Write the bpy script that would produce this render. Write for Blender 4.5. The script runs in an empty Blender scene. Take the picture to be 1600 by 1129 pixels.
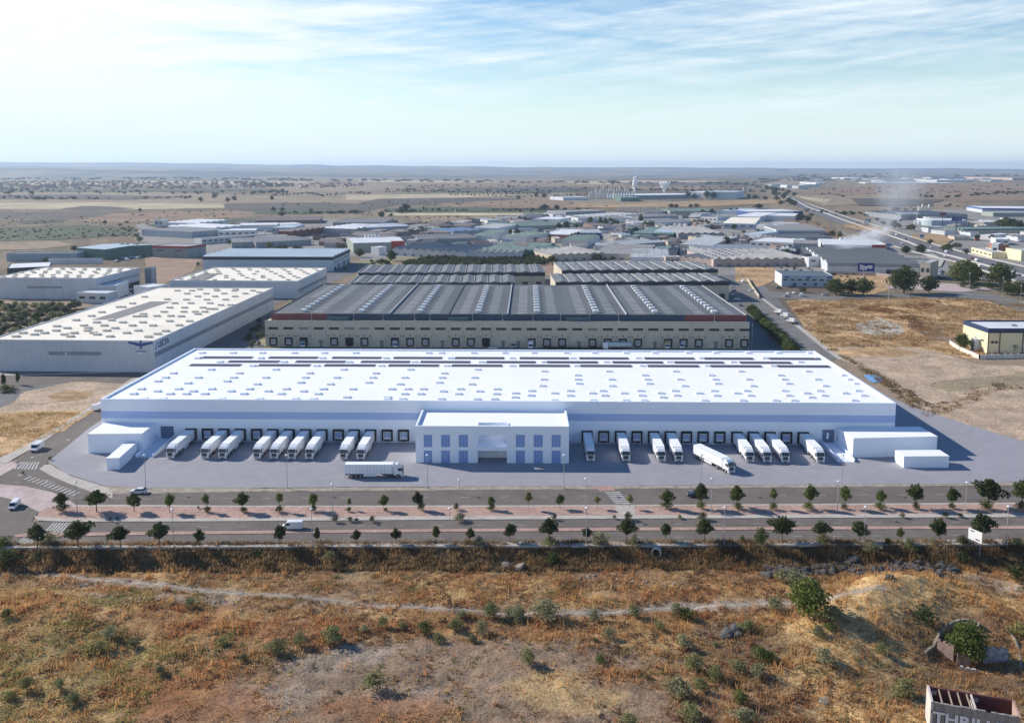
import bpy, bmesh, math, random
import numpy as np
from mathutils import Vector

# ------------------------------------------------------------------ camera, world, sun, exposure
SC = bpy.context.scene
COL = SC.collection
PW, PH, F, CX, CY = 1600.0, 1129.0, 1350.0, 800.0, 412.0
H0 = 88.0
PITCH = math.atan(150.0 / F)
SP, CP = math.sin(PITCH), math.cos(PITCH)

cd = bpy.data.cameras.new("camera")
cd.sensor_fit = 'HORIZONTAL'; cd.sensor_width = 36.0
cd.lens = 36.0 * F / PW
cd.shift_y = -(PH / 2 - CY) / PW
cd.clip_start = 1.0; cd.clip_end = 80000.0
cam = bpy.data.objects.new("camera", cd); COL.objects.link(cam)
cam.location = (0, 0, H0)
cam.rotation_euler = (math.radians(90) - PITCH, 0, 0)
SC.camera = cam

SUN_EL = math.radians(30.5)
SUN_AZ = math.atan2(-0.905, 0.425)          # measured from +Y towards +X
SX, SY = math.sin(SUN_AZ), math.cos(SUN_AZ)
sd = bpy.data.lights.new("sun", 'SUN'); sd.energy = 5.0; sd.angle = math.radians(0.53)
sd.color = (1.0, 0.93, 0.83)
sun = bpy.data.objects.new("sun", sd); COL.objects.link(sun)
sun.location = (-200, 300, 300)
dirv = Vector((SX * math.cos(SUN_EL), SY * math.cos(SUN_EL), math.sin(SUN_EL)))
sun.rotation_euler = dirv.to_track_quat('Z', 'Y').to_euler()

SC.view_settings.view_transform = 'Standard'
SC.view_settings.look = 'None'
SC.view_settings.exposure = 0.3
SC.view_settings.gamma = 1.0
SC.cycles.volume_bounces = 3

world = bpy.data.worlds.new("World"); SC.world = world; world.use_nodes = True
def build_world():
    nt = world.node_tree; nt.nodes.clear(); N = nt.nodes.new; L = nt.links.new
    def math_(op, a, b=None, c=None):
        n = N('ShaderNodeMath'); n.operation = op
        for i, v in enumerate((a, b, c)):
            if v is None: continue
            if isinstance(v, (int, float)): n.inputs[i].default_value = v
            else: L(v, n.inputs[i])
        return n.outputs[0]
    out = N('ShaderNodeOutputWorld'); bg = N('ShaderNodeBackground')
    sky = N('ShaderNodeTexSky'); sky.sky_type = 'NISHITA'; sky.sun_disc = False
    sky.sun_elevation = SUN_EL; sky.sun_rotation = SUN_AZ
    sky.altitude = 600; sky.air_density = 1.15; sky.dust_density = 0.15; sky.ozone_density = 1.6
    tc = N('ShaderNodeTexCoord'); sp = N('ShaderNodeSeparateXYZ'); L(tc.outputs['Generated'], sp.inputs[0])
    x, y, z = sp.outputs
    r = math_('SQRT', math_('ADD', math_('MULTIPLY', x, x), math_('MULTIPLY', y, y)))
    az = math_('ARCTAN2', x, y)
    el = math_('DIVIDE', z, math_('ADD', r, 0.01))
    def noise(u, v, scale, detail, rough, w=0.0, dist=0.0):
        cb = N('ShaderNodeCombineXYZ'); L(u, cb.inputs[0]); L(v, cb.inputs[1]); cb.inputs[2].default_value = w
        n = N('ShaderNodeTexNoise'); n.inputs['Scale'].default_value = scale
        n.inputs['Detail'].default_value = detail; n.inputs['Roughness'].default_value = rough
        n.inputs['Distortion'].default_value = dist
        L(cb.outputs[0], n.inputs['Vector']); return n.outputs['Fac']
    # long cirrus streaks rising to the right, plus a soft veil
    v1 = math_('ADD', math_('MULTIPLY', el, 52.0), math_('MULTIPLY', az, -3.6))
    n1 = noise(math_('MULTIPLY', az, 4.6), v1, 1.0, 9, 0.60, 3.1, 0.5)
    v2 = math_('ADD', math_('MULTIPLY', el, 40.0), math_('MULTIPLY', az, 4.4))
    n2 = noise(math_('MULTIPLY', az, 2.6), v2, 1.0, 8, 0.62, 7.7, 0.8)
    n3 = noise(math_('MULTIPLY', az, 2.0), math_('MULTIPLY', el, 7.0), 1.0, 3, 0.5, 1.3)
    n4 = noise(math_('MULTIPLY', az, 14.0), math_('ADD', math_('MULTIPLY', el, 90.0), math_('MULTIPLY', az, -8.0)), 1.0, 6, 0.65, 2.2, 0.3)
    def ss(v, a, b):
        m = N('ShaderNodeMapRange'); m.interpolation_type = 'SMOOTHSTEP'; L(v, m.inputs[0])
        m.inputs[1].default_value = a; m.inputs[2].default_value = b; return m.outputs[0]
    left = ss(az, 0.06, -0.62)             # veil of cloud thickens to the west, round the sun
    a = math_('ADD', math_('MULTIPLY', n1, 0.9), math_('MULTIPLY', n2, 0.55))
    a = math_('ADD', a, math_('MULTIPLY', n3, 0.45))
    a = math_('ADD', a, math_('MULTIPLY', n4, 0.42))
    a = math_('ADD', a, math_('MULTIPLY', left, 0.45))
    mask = ss(a, 0.92, 1.58)
    low = ss(el, 0.15, -0.005)             # whitening towards the horizon
    mask = math_('MULTIPLY', mask, ss(z, -0.03, 0.0))
    mask = math_('MULTIPLY', mask, ss(el, 0.42, 0.17))   # the cirrus lies low; overhead is clear blue
    cloudc = N('ShaderNodeMixRGB'); L(left, cloudc.inputs[0])
    cloudc.inputs[1].default_value = (CL1[0], CL1[1], CL1[2], 1); cloudc.inputs[2].default_value = (CL2[0], CL2[1], CL2[2], 1)
    hsv = N('ShaderNodeHueSaturation'); hsv.inputs['Saturation'].default_value = 1.36; hsv.inputs['Value'].default_value = 1.2; hsv.inputs['Hue'].default_value = 0.507
    L(sky.outputs[0], hsv.inputs['Color'])
    mix = N('ShaderNodeMixRGB'); L(mask, mix.inputs[0]); L(hsv.outputs[0], mix.inputs[1]); L(cloudc.outputs[0], mix.inputs[2])
    mix2 = N('ShaderNodeMixRGB'); L(math_('MULTIPLY', math_('MULTIPLY', low, 0.92), ss(z, -0.03, 0.0)), mix2.inputs[0])
    L(mix.outputs[0], mix2.inputs[1]); mix2.inputs[2].default_value = (7.0, 8.3, 8.9, 1)   # pale air above the horizon
    bg.inputs[1].default_value = 0.095
    L(mix2.outputs[0], bg.inputs[0]); L(bg.outputs[0], out.inputs[0])
HAZE = 5.2e-5
CL1 = (8.0, 8.8, 9.2); CL2 = (8.9, 9.3, 9.4)
build_world()

# ------------------------------------------------------------------ placing: photograph pixel -> point in the world
def ray(px, py):
    u = (px - CX) / F; v = (py - CY) / F
    return Vector((u, CP - v * SP, -(SP + v * CP)))
def G(px, py, z=0.0):
    d = ray(px, py); t = (z - H0) / d.z
    return Vector((d.x * t, d.y * t, z))
def depth_at(py, z=0.0):
    return (z - H0) / ray(CX, py).z
def mpp(py, z=0.0):                          # metres per photo pixel at a ground row
    return depth_at(py, z) / F

# ------------------------------------------------------------------ noise for terrain and colour patches
def _hash(ix, iy, seed):
    h = np.sin(ix * 127.1 + iy * 311.7 + seed * 74.7) * 43758.5453
    return h - np.floor(h)
def vnoise(x, y, seed=0):
    ix = np.floor(x); iy = np.floor(y); fx = x - ix; fy = y - iy
    ux = fx * fx * (3 - 2 * fx); uy = fy * fy * (3 - 2 * fy)
    a = _hash(ix, iy, seed); b = _hash(ix + 1, iy, seed); c = _hash(ix, iy + 1, seed); d = _hash(ix + 1, iy + 1, seed)
    return (a * (1 - ux) + b * ux) * (1 - uy) + (c * (1 - ux) + d * ux) * uy
def fbm(x, y, seed=0, oct=4, gain=0.5):
    s = 0; a = 1; n = 0; x = np.asarray(x, float); y = np.asarray(y, float)
    for o in range(oct):
        s = s + a * vnoise(x, y, seed + o * 13); n += a; a *= gain
        x, y = x * 2.03 * 0.8 - y * 2.03 * 0.6 + 17.3, x * 2.03 * 0.6 + y * 2.03 * 0.8 + 5.1
    return s / n
def sstep(x, a, b):
    t = np.clip((x - a) / (b - a), 0, 1); return t * t * (3 - 2 * t)

def y_edge(x): return 195.6 + 0.007 * x + 0.0
def gauss(x, y, cx, cy, rx, ry, rot=0.0):
    dx = x - cx; dy = y - cy
    c, s = math.cos(rot), math.sin(rot)
    u = (dx * c + dy * s) / rx; v = (-dx * s + dy * c) / ry
    return np.exp(-(u * u + v * v))
def hgt(x, y):
    x = np.asarray(x, float); y = np.asarray(y, float)
    d = y_edge(x) - y                        # metres in front of the pavement edge
    k = sstep(d + (fbm(x / 5, y / 9, 57, 3) - 0.5) * 3.0 * sstep(d, 0.2, 2.0), 0.2, 8.0)
    drop = -2.6 * k
    rough = (fbm(x / 9, y / 9, 3, 4) - 0.5) * 1.5 + (fbm(x / 2.1, y / 2.1, 9, 3) - 0.5) * 0.55
    h = drop + rough * sstep(d, 1.0, 9.0)
    h = h + 6.3 * gauss(x, y, 80, 171, 14, 8, 0.25) * sstep(d, 2, 14)
    h = h + 2.8 * gauss(x, y, 62, 158, 14, 9, 0.6) * sstep(d, 2, 14)
    h = h + 2.6 * gauss(x, y, 97, 163, 20, 8, 0.0) * sstep(d, 2, 14)
    h = h - 2.6 * gauss(x, y, 84.5, 151.5, 7, 5, 0.0)
    h = h + 1.8 * gauss(x, y, -100, 165, 20, 12, 0.2) * sstep(d, 2, 14)
    h = h - 0.8 * gauss(x, y, -18, 160, 26, 8, 0.1) * sstep(d, 2, 14)
    return h
def GT(px, py):
    p = G(px, py)
    for _ in range(12):
        z = float(hgt(p.x, p.y)); p = G(px, py, z)
    return p

# ------------------------------------------------------------------ materials
MATS = {}
def _nodes(name):
    m = bpy.data.materials.new(name); m.use_nodes = True
    nt = m.node_tree; b = nt.nodes['Principled BSDF']
    return m, nt, b
def M(name, col, rough=0.8, var=0.12, scale=0.35, metal=0.0, panel=0.0, streak=0.0, bump=0.0, spec=0.3, fine=0.0, ribs=0.0):
    if name in MATS: return MATS[name]
    m, nt, b = _nodes(name); N = nt.nodes.new; L = nt.links.new
    geo = N('ShaderNodeNewGeometry')
    n = N('ShaderNodeTexNoise'); n.inputs['Scale'].default_value = scale; n.inputs['Detail'].default_value = 6
    n.inputs['Roughness'].default_value = 0.62
    L(geo.outputs['Position'], n.inputs['Vector'])
    cr = N('ShaderNodeMapRange'); L(n.outputs['Fac'], cr.inputs[0])
    cr.inputs[1].default_value = 0.3; cr.inputs[2].default_value = 0.7
    cr.inputs[3].default_value = 1 - var; cr.inputs[4].default_value = 1 + var
    fac = cr.outputs[0]
    def mul(a, bb):
        q = N('ShaderNodeMath'); q.operation = 'MULTIPLY'; L(a, q.inputs[0]); L(bb, q.inputs[1]); return q.outputs[0]
    if fine:
        n2 = N('ShaderNodeTexNoise'); n2.inputs['Scale'].default_value = scale * 9; n2.inputs['Detail'].default_value = 3
        L(geo.outputs['Position'], n2.inputs['Vector'])
        c2 = N('ShaderNodeMapRange'); L(n2.outputs['Fac'], c2.inputs[0]); c2.inputs[1].default_value = 0.3; c2.inputs[2].default_value = 0.7
        c2.inputs[3].default_value = 1 - fine; c2.inputs[4].default_value = 1 + fine
        fac = mul(fac, c2.outputs[0])
    if panel or ribs:
        tc = N('ShaderNodeTexCoord'); sp = N('ShaderNodeSeparateXYZ'); L(tc.outputs['Object'], sp.inputs[0])
        for ax, per, dark, wid in ((0, panel, 0.80, 0.012), (1, panel, 0.80, 0.012), (0, ribs, 0.86, 0.2)):
            if not per: continue
            a = N('ShaderNodeMath'); a.operation = 'MULTIPLY'; L(sp.outputs[ax], a.inputs[0]); a.inputs[1].default_value = 1.0 / per
            f_ = N('ShaderNodeMath'); f_.operation = 'FRACT'; L(a.outputs[0], f_.inputs[0])
            g = N('ShaderNodeMath'); g.operation = 'LESS_THAN'; L(f_.outputs[0], g.inputs[0]); g.inputs[1].default_value = wid if per == ribs else max(wid, 0.10 / per)
            mr = N('ShaderNodeMapRange'); L(g.outputs[0], mr.inputs[0]); mr.inputs[3].default_value = 1.0; mr.inputs[4].default_value = dark
            fac = mul(fac, mr.outputs[0])
    if streak:
        mp = N('ShaderNodeMapping'); mp.inputs['Scale'].default_value = (1.3, 1.3, 0.12); L(geo.outputs['Position'], mp.inputs['Vector'])
        ns = N('ShaderNodeTexNoise'); ns.inputs['Scale'].default_value = 0.9; ns.inputs['Detail'].default_value = 5; L(mp.outputs[0], ns.inputs['Vector'])
        c3 = N('ShaderNodeMapRange'); L(ns.outputs['Fac'], c3.inputs[0]); c3.inputs[1].default_value = 0.42; c3.inputs[2].default_value = 0.75
        c3.inputs[3].default_value = 1.0; c3.inputs[4].default_value = 1 - streak
        fac = mul(fac, c3.outputs[0])
    vm = N('ShaderNodeVectorMath'); vm.operation = 'SCALE'; vm.inputs[0].default_value = col[:3]; L(fac, vm.inputs['Scale'])
    L(vm.outputs[0], b.inputs['Base Color'])
    b.inputs['Roughness'].default_value = rough; b.inputs['Metallic'].default_value = metal
    b.inputs['Specular IOR Level'].default_value = spec
    if bump:
        bp = N('ShaderNodeBump'); bp.inputs['Strength'].default_value = bump; bp.inputs['Distance'].default_value = 0.4
        L(n.outputs['Fac'], bp.inputs['Height']); L(bp.outputs[0], b.inputs['Normal'])
    MATS[name] = m
    return m
def leaf_mat(name, c1, c2, trans=0.25, scale=0.5):
    if name in MATS: return MATS[name]
    m, nt, b = _nodes(name); N = nt.nodes.new; L = nt.links.new
    geo = N('ShaderNodeNewGeometry'); oi = N('ShaderNodeObjectInfo')
    n = N('ShaderNodeTexNoise'); n.inputs['Scale'].default_value = scale; n.inputs['Detail'].default_value = 4
    L(geo.outputs['Position'], n.inputs['Vector'])
    ad = N('ShaderNodeMath'); ad.operation = 'ADD'; L(n.outputs['Fac'], ad.inputs[0])
    a2 = N('ShaderNodeMath'); a2.operation = 'MULTIPLY'; L(oi.outputs['Random'], a2.inputs[0]); a2.inputs[1].default_value = 0.45
    L(a2.outputs[0], ad.inputs[1])
    rp = N('ShaderNodeMath'); rp.operation = 'MULTIPLY'; L(geo.outputs['Random Per Island'], rp.inputs[0]); rp.inputs[1].default_value = 0.5
    a3 = N('ShaderNodeMath'); a3.operation = 'ADD'; L(ad.outputs[0], a3.inputs[0]); L(rp.outputs[0], a3.inputs[1])
    mr = N('ShaderNodeMapRange'); L(a3.outputs[0], mr.inputs[0]); mr.inputs[1].default_value = 0.45; mr.inputs[2].default_value = 1.35
    mx = N('ShaderNodeMixRGB'); L(mr.outputs[0], mx.inputs[0]); mx.inputs[1].default_value = (*c1, 1); mx.inputs[2].default_value = (*c2, 1)
    L(mx.outputs[0], b.inputs['Base Color']); b.inputs['Roughness'].default_value = 0.75; b.inputs['Specular IOR Level'].default_value = 0.2
    tr = N('ShaderNodeBsdfTranslucent'); L(mx.outputs[0], tr.inputs['Color'])
    ms = N('ShaderNodeMixShader'); ms.inputs[0].default_value = trans
    L(b.outputs[0], ms.inputs[1]); L(tr.outputs[0], ms.inputs[2])
    L(ms.outputs[0], nt.nodes['Material Output'].inputs['Surface'])
    MATS[name] = m; return m
def attr_mat(name, fine_scales=((0.9, 0.30), (0.16, 0.18)), bump=0.6, trans=0.0, rough=0.95):
    m, nt, b = _nodes(name); N = nt.nodes.new; L = nt.links.new
    at = N('ShaderNodeAttribute'); at.attribute_name = 'Col'
    geo = N('ShaderNodeNewGeometry'); fac = None; first = None
    for sc, am in fine_scales:
        n = N('ShaderNodeTexNoise'); n.inputs['Scale'].default_value = sc; n.inputs['Detail'].default_value = 7; n.inputs['Roughness'].default_value = 0.7
        L(geo.outputs['Position'], n.inputs['Vector'])
        first = first or n
        mr = N('ShaderNodeMapRange'); L(n.outputs['Fac'], mr.inputs[0]); mr.inputs[1].default_value = 0.3; mr.inputs[2].default_value = 0.7
        mr.inputs[3].default_value = 1 - am; mr.inputs[4].default_value = 1 + am
        if fac is None: fac = mr.outputs[0]
        else:
            q = N('ShaderNodeMath'); q.operation = 'MULTIPLY'; L(fac, q.inputs[0]); L(mr.outputs[0], q.inputs[1]); fac = q.outputs[0]
    vm = N('ShaderNodeVectorMath'); vm.operation = 'SCALE'; L(at.outputs['Color'], vm.inputs[0])
    if fac is not None: L(fac, vm.inputs['Scale'])
    else: vm.inputs['Scale'].default_value = 1
    L(vm.outputs[0], b.inputs['Base Color']); b.inputs['Roughness'].default_value = rough; b.inputs['Specular IOR Level'].default_value = 0.1
    if bump and first is not None:
        bp = N('ShaderNodeBump'); bp.inputs['Strength'].default_value = bump; bp.inputs['Distance'].default_value = 0.5
        L(first.outputs['Fac'], bp.inputs['Height']); L(bp.outputs[0], b.inputs['Normal'])
    if trans:
        tr = N('ShaderNodeBsdfTranslucent'); L(vm.outputs[0], tr.inputs['Color'])
        ms = N('ShaderNodeMixShader'); ms.inputs[0].default_value = trans
        L(b.outputs[0], ms.inputs[1]); L(tr.outputs[0], ms.inputs[2])
        L(ms.outputs[0], nt.nodes['Material Output'].inputs['Surface'])
    return m

WHITE = M('white_panel', (0.83, 0.88, 0.95), 0.55, 0.02, 0.05)
WROOF = M('white_roof', (0.88, 0.88, 0.90), 0.6, 0.03, 0.06)
WGLASS = M('blue_glazing', (0.22, 0.34, 0.62), 0.25, 0.05, 0.1, spec=0.5)
BAND = M('blue_band', (0.42, 0.53, 0.78), 0.5, 0.03, 0.05)
BLACK = M('black_rubber', (0.02, 0.022, 0.025), 0.7, 0.1)
DARK = M('dark_metal', (0.05, 0.055, 0.065), 0.5, 0.1)
GLASS = M('dark_glass', (0.02, 0.03, 0.045), 0.12, 0.05, spec=0.7)
GREYM = M('grey_metal', (0.35, 0.36, 0.37), 0.45, 0.08, metal=0.3)
GALV = M('galvanised_steel', (0.42, 0.43, 0.44), 0.5, 0.05)
CONC = M('concrete', (0.42, 0.40, 0.37), 0.9, 0.15, 0.5, fine=0.1)
ASPH = M('asphalt', (0.15, 0.128, 0.112), 0.92, 0.16, 0.12, fine=0.10, bump=0.05)
ASPH2 = M('old_asphalt', (0.17, 0.16, 0.15), 0.92, 0.2, 0.08, fine=0.12)
PAINT = M('road_paint', (0.45, 0.44, 0.42), 0.7, 0.32, 1.6)
PAVE = M('pavement_slabs', (0.44, 0.40, 0.35), 0.9, 0.14, 0.25, fine=0.14)
TERRA = M('terracotta_paving', (0.40, 0.265, 0.215), 0.92, 0.2, 0.14, fine=0.18)
PINK = M('worn_pink_paving', (0.45, 0.36, 0.34), 0.92, 0.22, 0.14, fine=0.15)
YARD = M('yard_concrete', (0.295, 0.288, 0.312), 0.85, 0.07, 0.03, fine=0.05)
SOIL = M('bare_soil', (0.42, 0.315, 0.22), 0.95, 0.38, 0.09, fine=0.34, bump=0.6)
BARK = M('bark', (0.16, 0.12, 0.09), 0.9, 0.2, 2.0)

# ------------------------------------------------------------------ mesh and object helpers
class MB:
    def __init__(s): s.v = []; s.f = []; s.m = []; s.c = None
    def quad(s, a, b, c, d, mi=0):
        n = len(s.v); s.v += [tuple(a), tuple(b), tuple(c), tuple(d)]; s.f.append((n, n+1, n+2, n+3)); s.m.append(mi)
    def tri(s, a, b, c, mi=0):
        n = len(s.v); s.v += [tuple(a), tuple(b), tuple(c)]; s.f.append((n, n+1, n+2)); s.m.append(mi)
    def hexa(s, p, mi=0):
        n = len(s.v); s.v += [tuple(q) for q in p]
        for f in ((0,3,2,1),(4,5,6,7),(0,1,5,4),(1,2,6,5),(2,3,7,6),(3,0,4,7)):
            s.f.append(tuple(n+i for i in f)); s.m.append(mi)
        return s
    def box(s, x0, x1, y0, y1, z0, z1, mi=0):
        return s.hexa([(x0,y0,z0),(x1,y0,z0),(x1,y1,z0),(x0,y1,z0),(x0,y0,z1),(x1,y0,z1),(x1,y1,z1),(x0,y1,z1)], mi)
    def prism(s, pts, z0, z1, mi=0):
        n = len(s.v); k = len(pts)
        s.v += [(p[0], p[1], z0) for p in pts] + [(p[0], p[1], z1) for p in pts]
        s.f.append(tuple(n+i for i in reversed(range(k)))); s.m.append(mi)
        s.f.append(tuple(n+k+i for i in range(k))); s.m.append(mi)
        for i in range(k):
            j = (i+1) % k; s.f.append((n+i, n+j, n+k+j, n+k+i)); s.m.append(mi)
        return s
    def extr(s, prof, axis, a0, a1, mi=0):    # profile extruded along an axis; prof = (u, z) with u the other horizontal axis
        n = len(s.v); k = len(prof)
        for a in (a0, a1):
            for (u, z) in prof: s.v.append((u, a, z) if axis == 'y' else (a, u, z))
        s.f.append(tuple(n+i for i in range(k))); s.m.append(mi)
        s.f.append(tuple(n+k+i for i in reversed(range(k)))); s.m.append(mi)
        for i in range(k):
            j = (i+1) % k; s.f.append((n+j, n+i, n+k+i, n+k+j)); s.m.append(mi)
        return s
    def cyl(s, p0, p1, r0, r1=None, n=8, mi=0):
        r1 = r0 if r1 is None else r1
        p0 = Vector(p0); p1 = Vector(p1); d = (p1 - p0).normalized()
        a = Vector((0,0,1)) if abs(d.z) < 0.9 else Vector((1,0,0))
        u = d.cross(a).normalized(); w = d.cross(u)
        b = len(s.v)
        for (p, r) in ((p0, r0), (p1, r1)):
            for i in range(n):
                t = 2*math.pi*i/n; s.v.append(tuple(p + (u*math.cos(t) + w*math.sin(t))*r))
        for i in range(n):
            j = (i+1) % n; s.f.append((b+j, b+i, b+n+i, b+n+j)); s.m.append(mi)
        s.f.append(tuple(b+i for i in range(n))); s.m.append(mi)
        s.f.append(tuple(b+n+i for i in reversed(range(n)))); s.m.append(mi)
        return s
    def mesh(s, name, mats):
        me = bpy.data.meshes.new(name); me.from_pydata(s.v, [], s.f)
        mats = mats if isinstance(mats, (list, tuple)) else [mats]
        for m in mats: me.materials.append(m)
        if len(mats) > 1: me.polygons.foreach_set('material_index', s.m)
        me.update(); 
        bm = bmesh.new(); bm.from_mesh(me); bmesh.ops.recalc_face_normals(bm, faces=bm.faces); bm.to_mesh(me); bm.free()
        return me
def new(name, me, parent=None, loc=None, rz=None):
    o = bpy.data.objects.new(name, me); COL.objects.link(o)
    if parent: o.parent = parent
    if loc is not None: o.location = loc
    if rz is not None: o.rotation_euler = (0, 0, rz)
    return o
def put(name, mb, mats, parent=None, label=None):
    o = new(name, mb.mesh(name, mats), parent)
    if label: o['label'] = label
    return o
def tag(o, label, cat, group=None):
    o['label'] = label; o['category'] = cat
    if group: o['group'] = group
    return o
def empty(name, label, cat, loc=(0,0,0), rz=0.0, group=None):
    o = new(name, None, None, loc, rz); o.empty_display_size = 1.0
    return tag(o, label, cat, group)
def struct(o): o['kind'] = 'structure'; return o
def stuff(o): o['kind'] = 'stuff'; return o
KIDS = {}
def copy_tree(o, parent=None):
    c = o.copy(); COL.objects.link(c)
    if parent: c.parent = parent
    for ch in list(o.children): copy_tree(ch, c)
    return c
def np_mesh(name, V, Fc, mats, col=None):
    me = bpy.data.meshes.new(name); nv = len(V); nf, k = Fc.shape
    me.vertices.add(nv); me.vertices.foreach_set('co', np.asarray(V, np.float32).ravel())
    me.loops.add(nf*k); me.loops.foreach_set('vertex_index', np.asarray(Fc, np.int32).ravel())
    me.polygons.add(nf); me.polygons.foreach_set('loop_start', np.arange(0, nf*k, k, dtype=np.int32))
    me.update(calc_edges=True)
    for m in (mats if isinstance(mats, (list, tuple)) else [mats]): me.materials.append(m)
    if col is not None:
        ca = me.color_attributes.new('Col', 'FLOAT_COLOR', 'POINT')
        c4 = np.ones((nv, 4), np.float32); c4[:, :3] = col; ca.data.foreach_set('color', c4.ravel())
    return me
def wobble(pts, step, amp, seed=0):
    """px polygon -> denser polygon with uneven edges (world metres)."""
    rnd = random.Random(seed); out = []
    k = len(pts)
    for i in range(k):
        a = pts[i]; b = pts[(i+1) % k]; n = max(1, int((b - a).length / step))
        for j in range(n):
            q = a.lerp(b, j / n)
            if amp: q = q + Vector((rnd.uniform(-amp, amp), rnd.uniform(-amp, amp), 0))
            out.append(q)
    return out
def poly(name, pts, z, mat, step=0, amp=0, thick=0, seed=0):
    P = [G(p[0], p[1]) for p in pts]
    if step: P = wobble(P, step, amp, seed)
    me = bpy.data.meshes.new(name); bm = bmesh.new()
    if thick:
        vs = [bm.verts.new((p.x, p.y, z)) for p in P]
        f = bm.faces.new(vs); r = bmesh.ops.extrude_face_region(bm, geom=[f])
        for v in r['geom']:
            if isinstance(v, bmesh.types.BMVert): v.co.z = z - thick
        bmesh.ops.recalc_face_normals(bm, faces=bm.faces)
    else:
        vs = [bm.verts.new((p.x, p.y, z)) for p in P]
        f = bm.faces.new(vs)
        if f.normal.z < 0: f.normal_flip()
        f.normal_update()
    bmesh.ops.triangulate(bm, faces=[q for q in bm.faces if len(q.verts) > 4])
    bmesh.ops.recalc_face_normals(bm, faces=bm.faces)
    if not thick:
        for q in bm.faces:
            q.normal_update()
            if q.normal.z < 0: q.normal_flip()
    bm.to_mesh(me); bm.free(); me.materials.append(mat)
    return struct(new(name, me))
def text_mesh(s, size, ext=0.08):
    cu = bpy.data.curves.new('lettering', 'FONT'); cu.body = s; cu.size = size; cu.extrude = ext
    cu.align_x = 'CENTER'; cu.offset = size * 0.03
    o = bpy.data.objects.new('lettering_source', cu)
    COL.objects.link(o); dg = bpy.context.evaluated_depsgraph_get()
    me = bpy.data.meshes.new_from_object(o.evaluated_get(dg)); bpy.data.objects.remove(o); return me
ORD = ['first','second','third','fourth','fifth','sixth','seventh','eighth','ninth','tenth','eleventh','twelfth','thirteenth',
       'fourteenth','fifteenth','sixteenth','seventeenth','eighteenth','nineteenth','twentieth','twenty-first','twenty-second',
       'twenty-third','twenty-fourth','twenty-fifth','twenty-sixth','twenty-seventh','twenty-eighth','twenty-ninth','thirtieth',
       'thirty-first','thirty-second','thirty-third','thirty-fourth','thirty-fifth','thirty-sixth','thirty-seventh','thirty-eighth']
# ------------------------------------------------------------------ ground sheet
def ell(x, y, px, py, rx, ry, rot=0.0, z=-2.6, soft=0.35):
    c = G(px, py, z); dx = x - c.x; dy = y - c.y
    cs, sn = math.cos(rot), math.sin(rot)
    u = (dx*cs + dy*sn)/rx; v = (-dx*sn + dy*cs)/ry
    n = (fbm(x/4.5, y/4.5, 40, 3) - 0.5) * 1.3
    return sstep(1.0 - np.sqrt(u*u + v*v) + n*0.6, -soft, soft)
TRK = [(-40,885),(60,893),(130,903),(200,911),(300,920),(400,928),(520,938),(640,947),(760,955),(850,957),(930,958),(1000,953),(1060,946),(1120,944),(1200,941),(1290,936),(1385,925)]
TRW_ = [1.2,1.3,2.0,3.4,2.6,1.5,1.3,1.4,1.5,2.2,2.2,2.0,2.6,3.2,2.8,1.8,1.0]
def track_mask(x, y):
    P = [GT(*q) for q in TRK]; m = np.zeros(len(x))
    for a, c, w0, w1 in zip(P[:-1], P[1:], TRW_[:-1], TRW_[1:]):
        dx, dy = c.x-a.x, c.y-a.y; L2 = dx*dx+dy*dy
        t = np.clip(((x-a.x)*dx+(y-a.y)*dy)/L2, 0, 1)
        d = np.hypot(x-a.x-t*dx, y-a.y-t*dy); w = w0+(w1-w0)*t
        m = np.maximum(m, 1-sstep(d + (fbm(x/1.6, y/1.6, 44, 3)-.5)*1.3, w*.25, w*.95))
    return m
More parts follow.
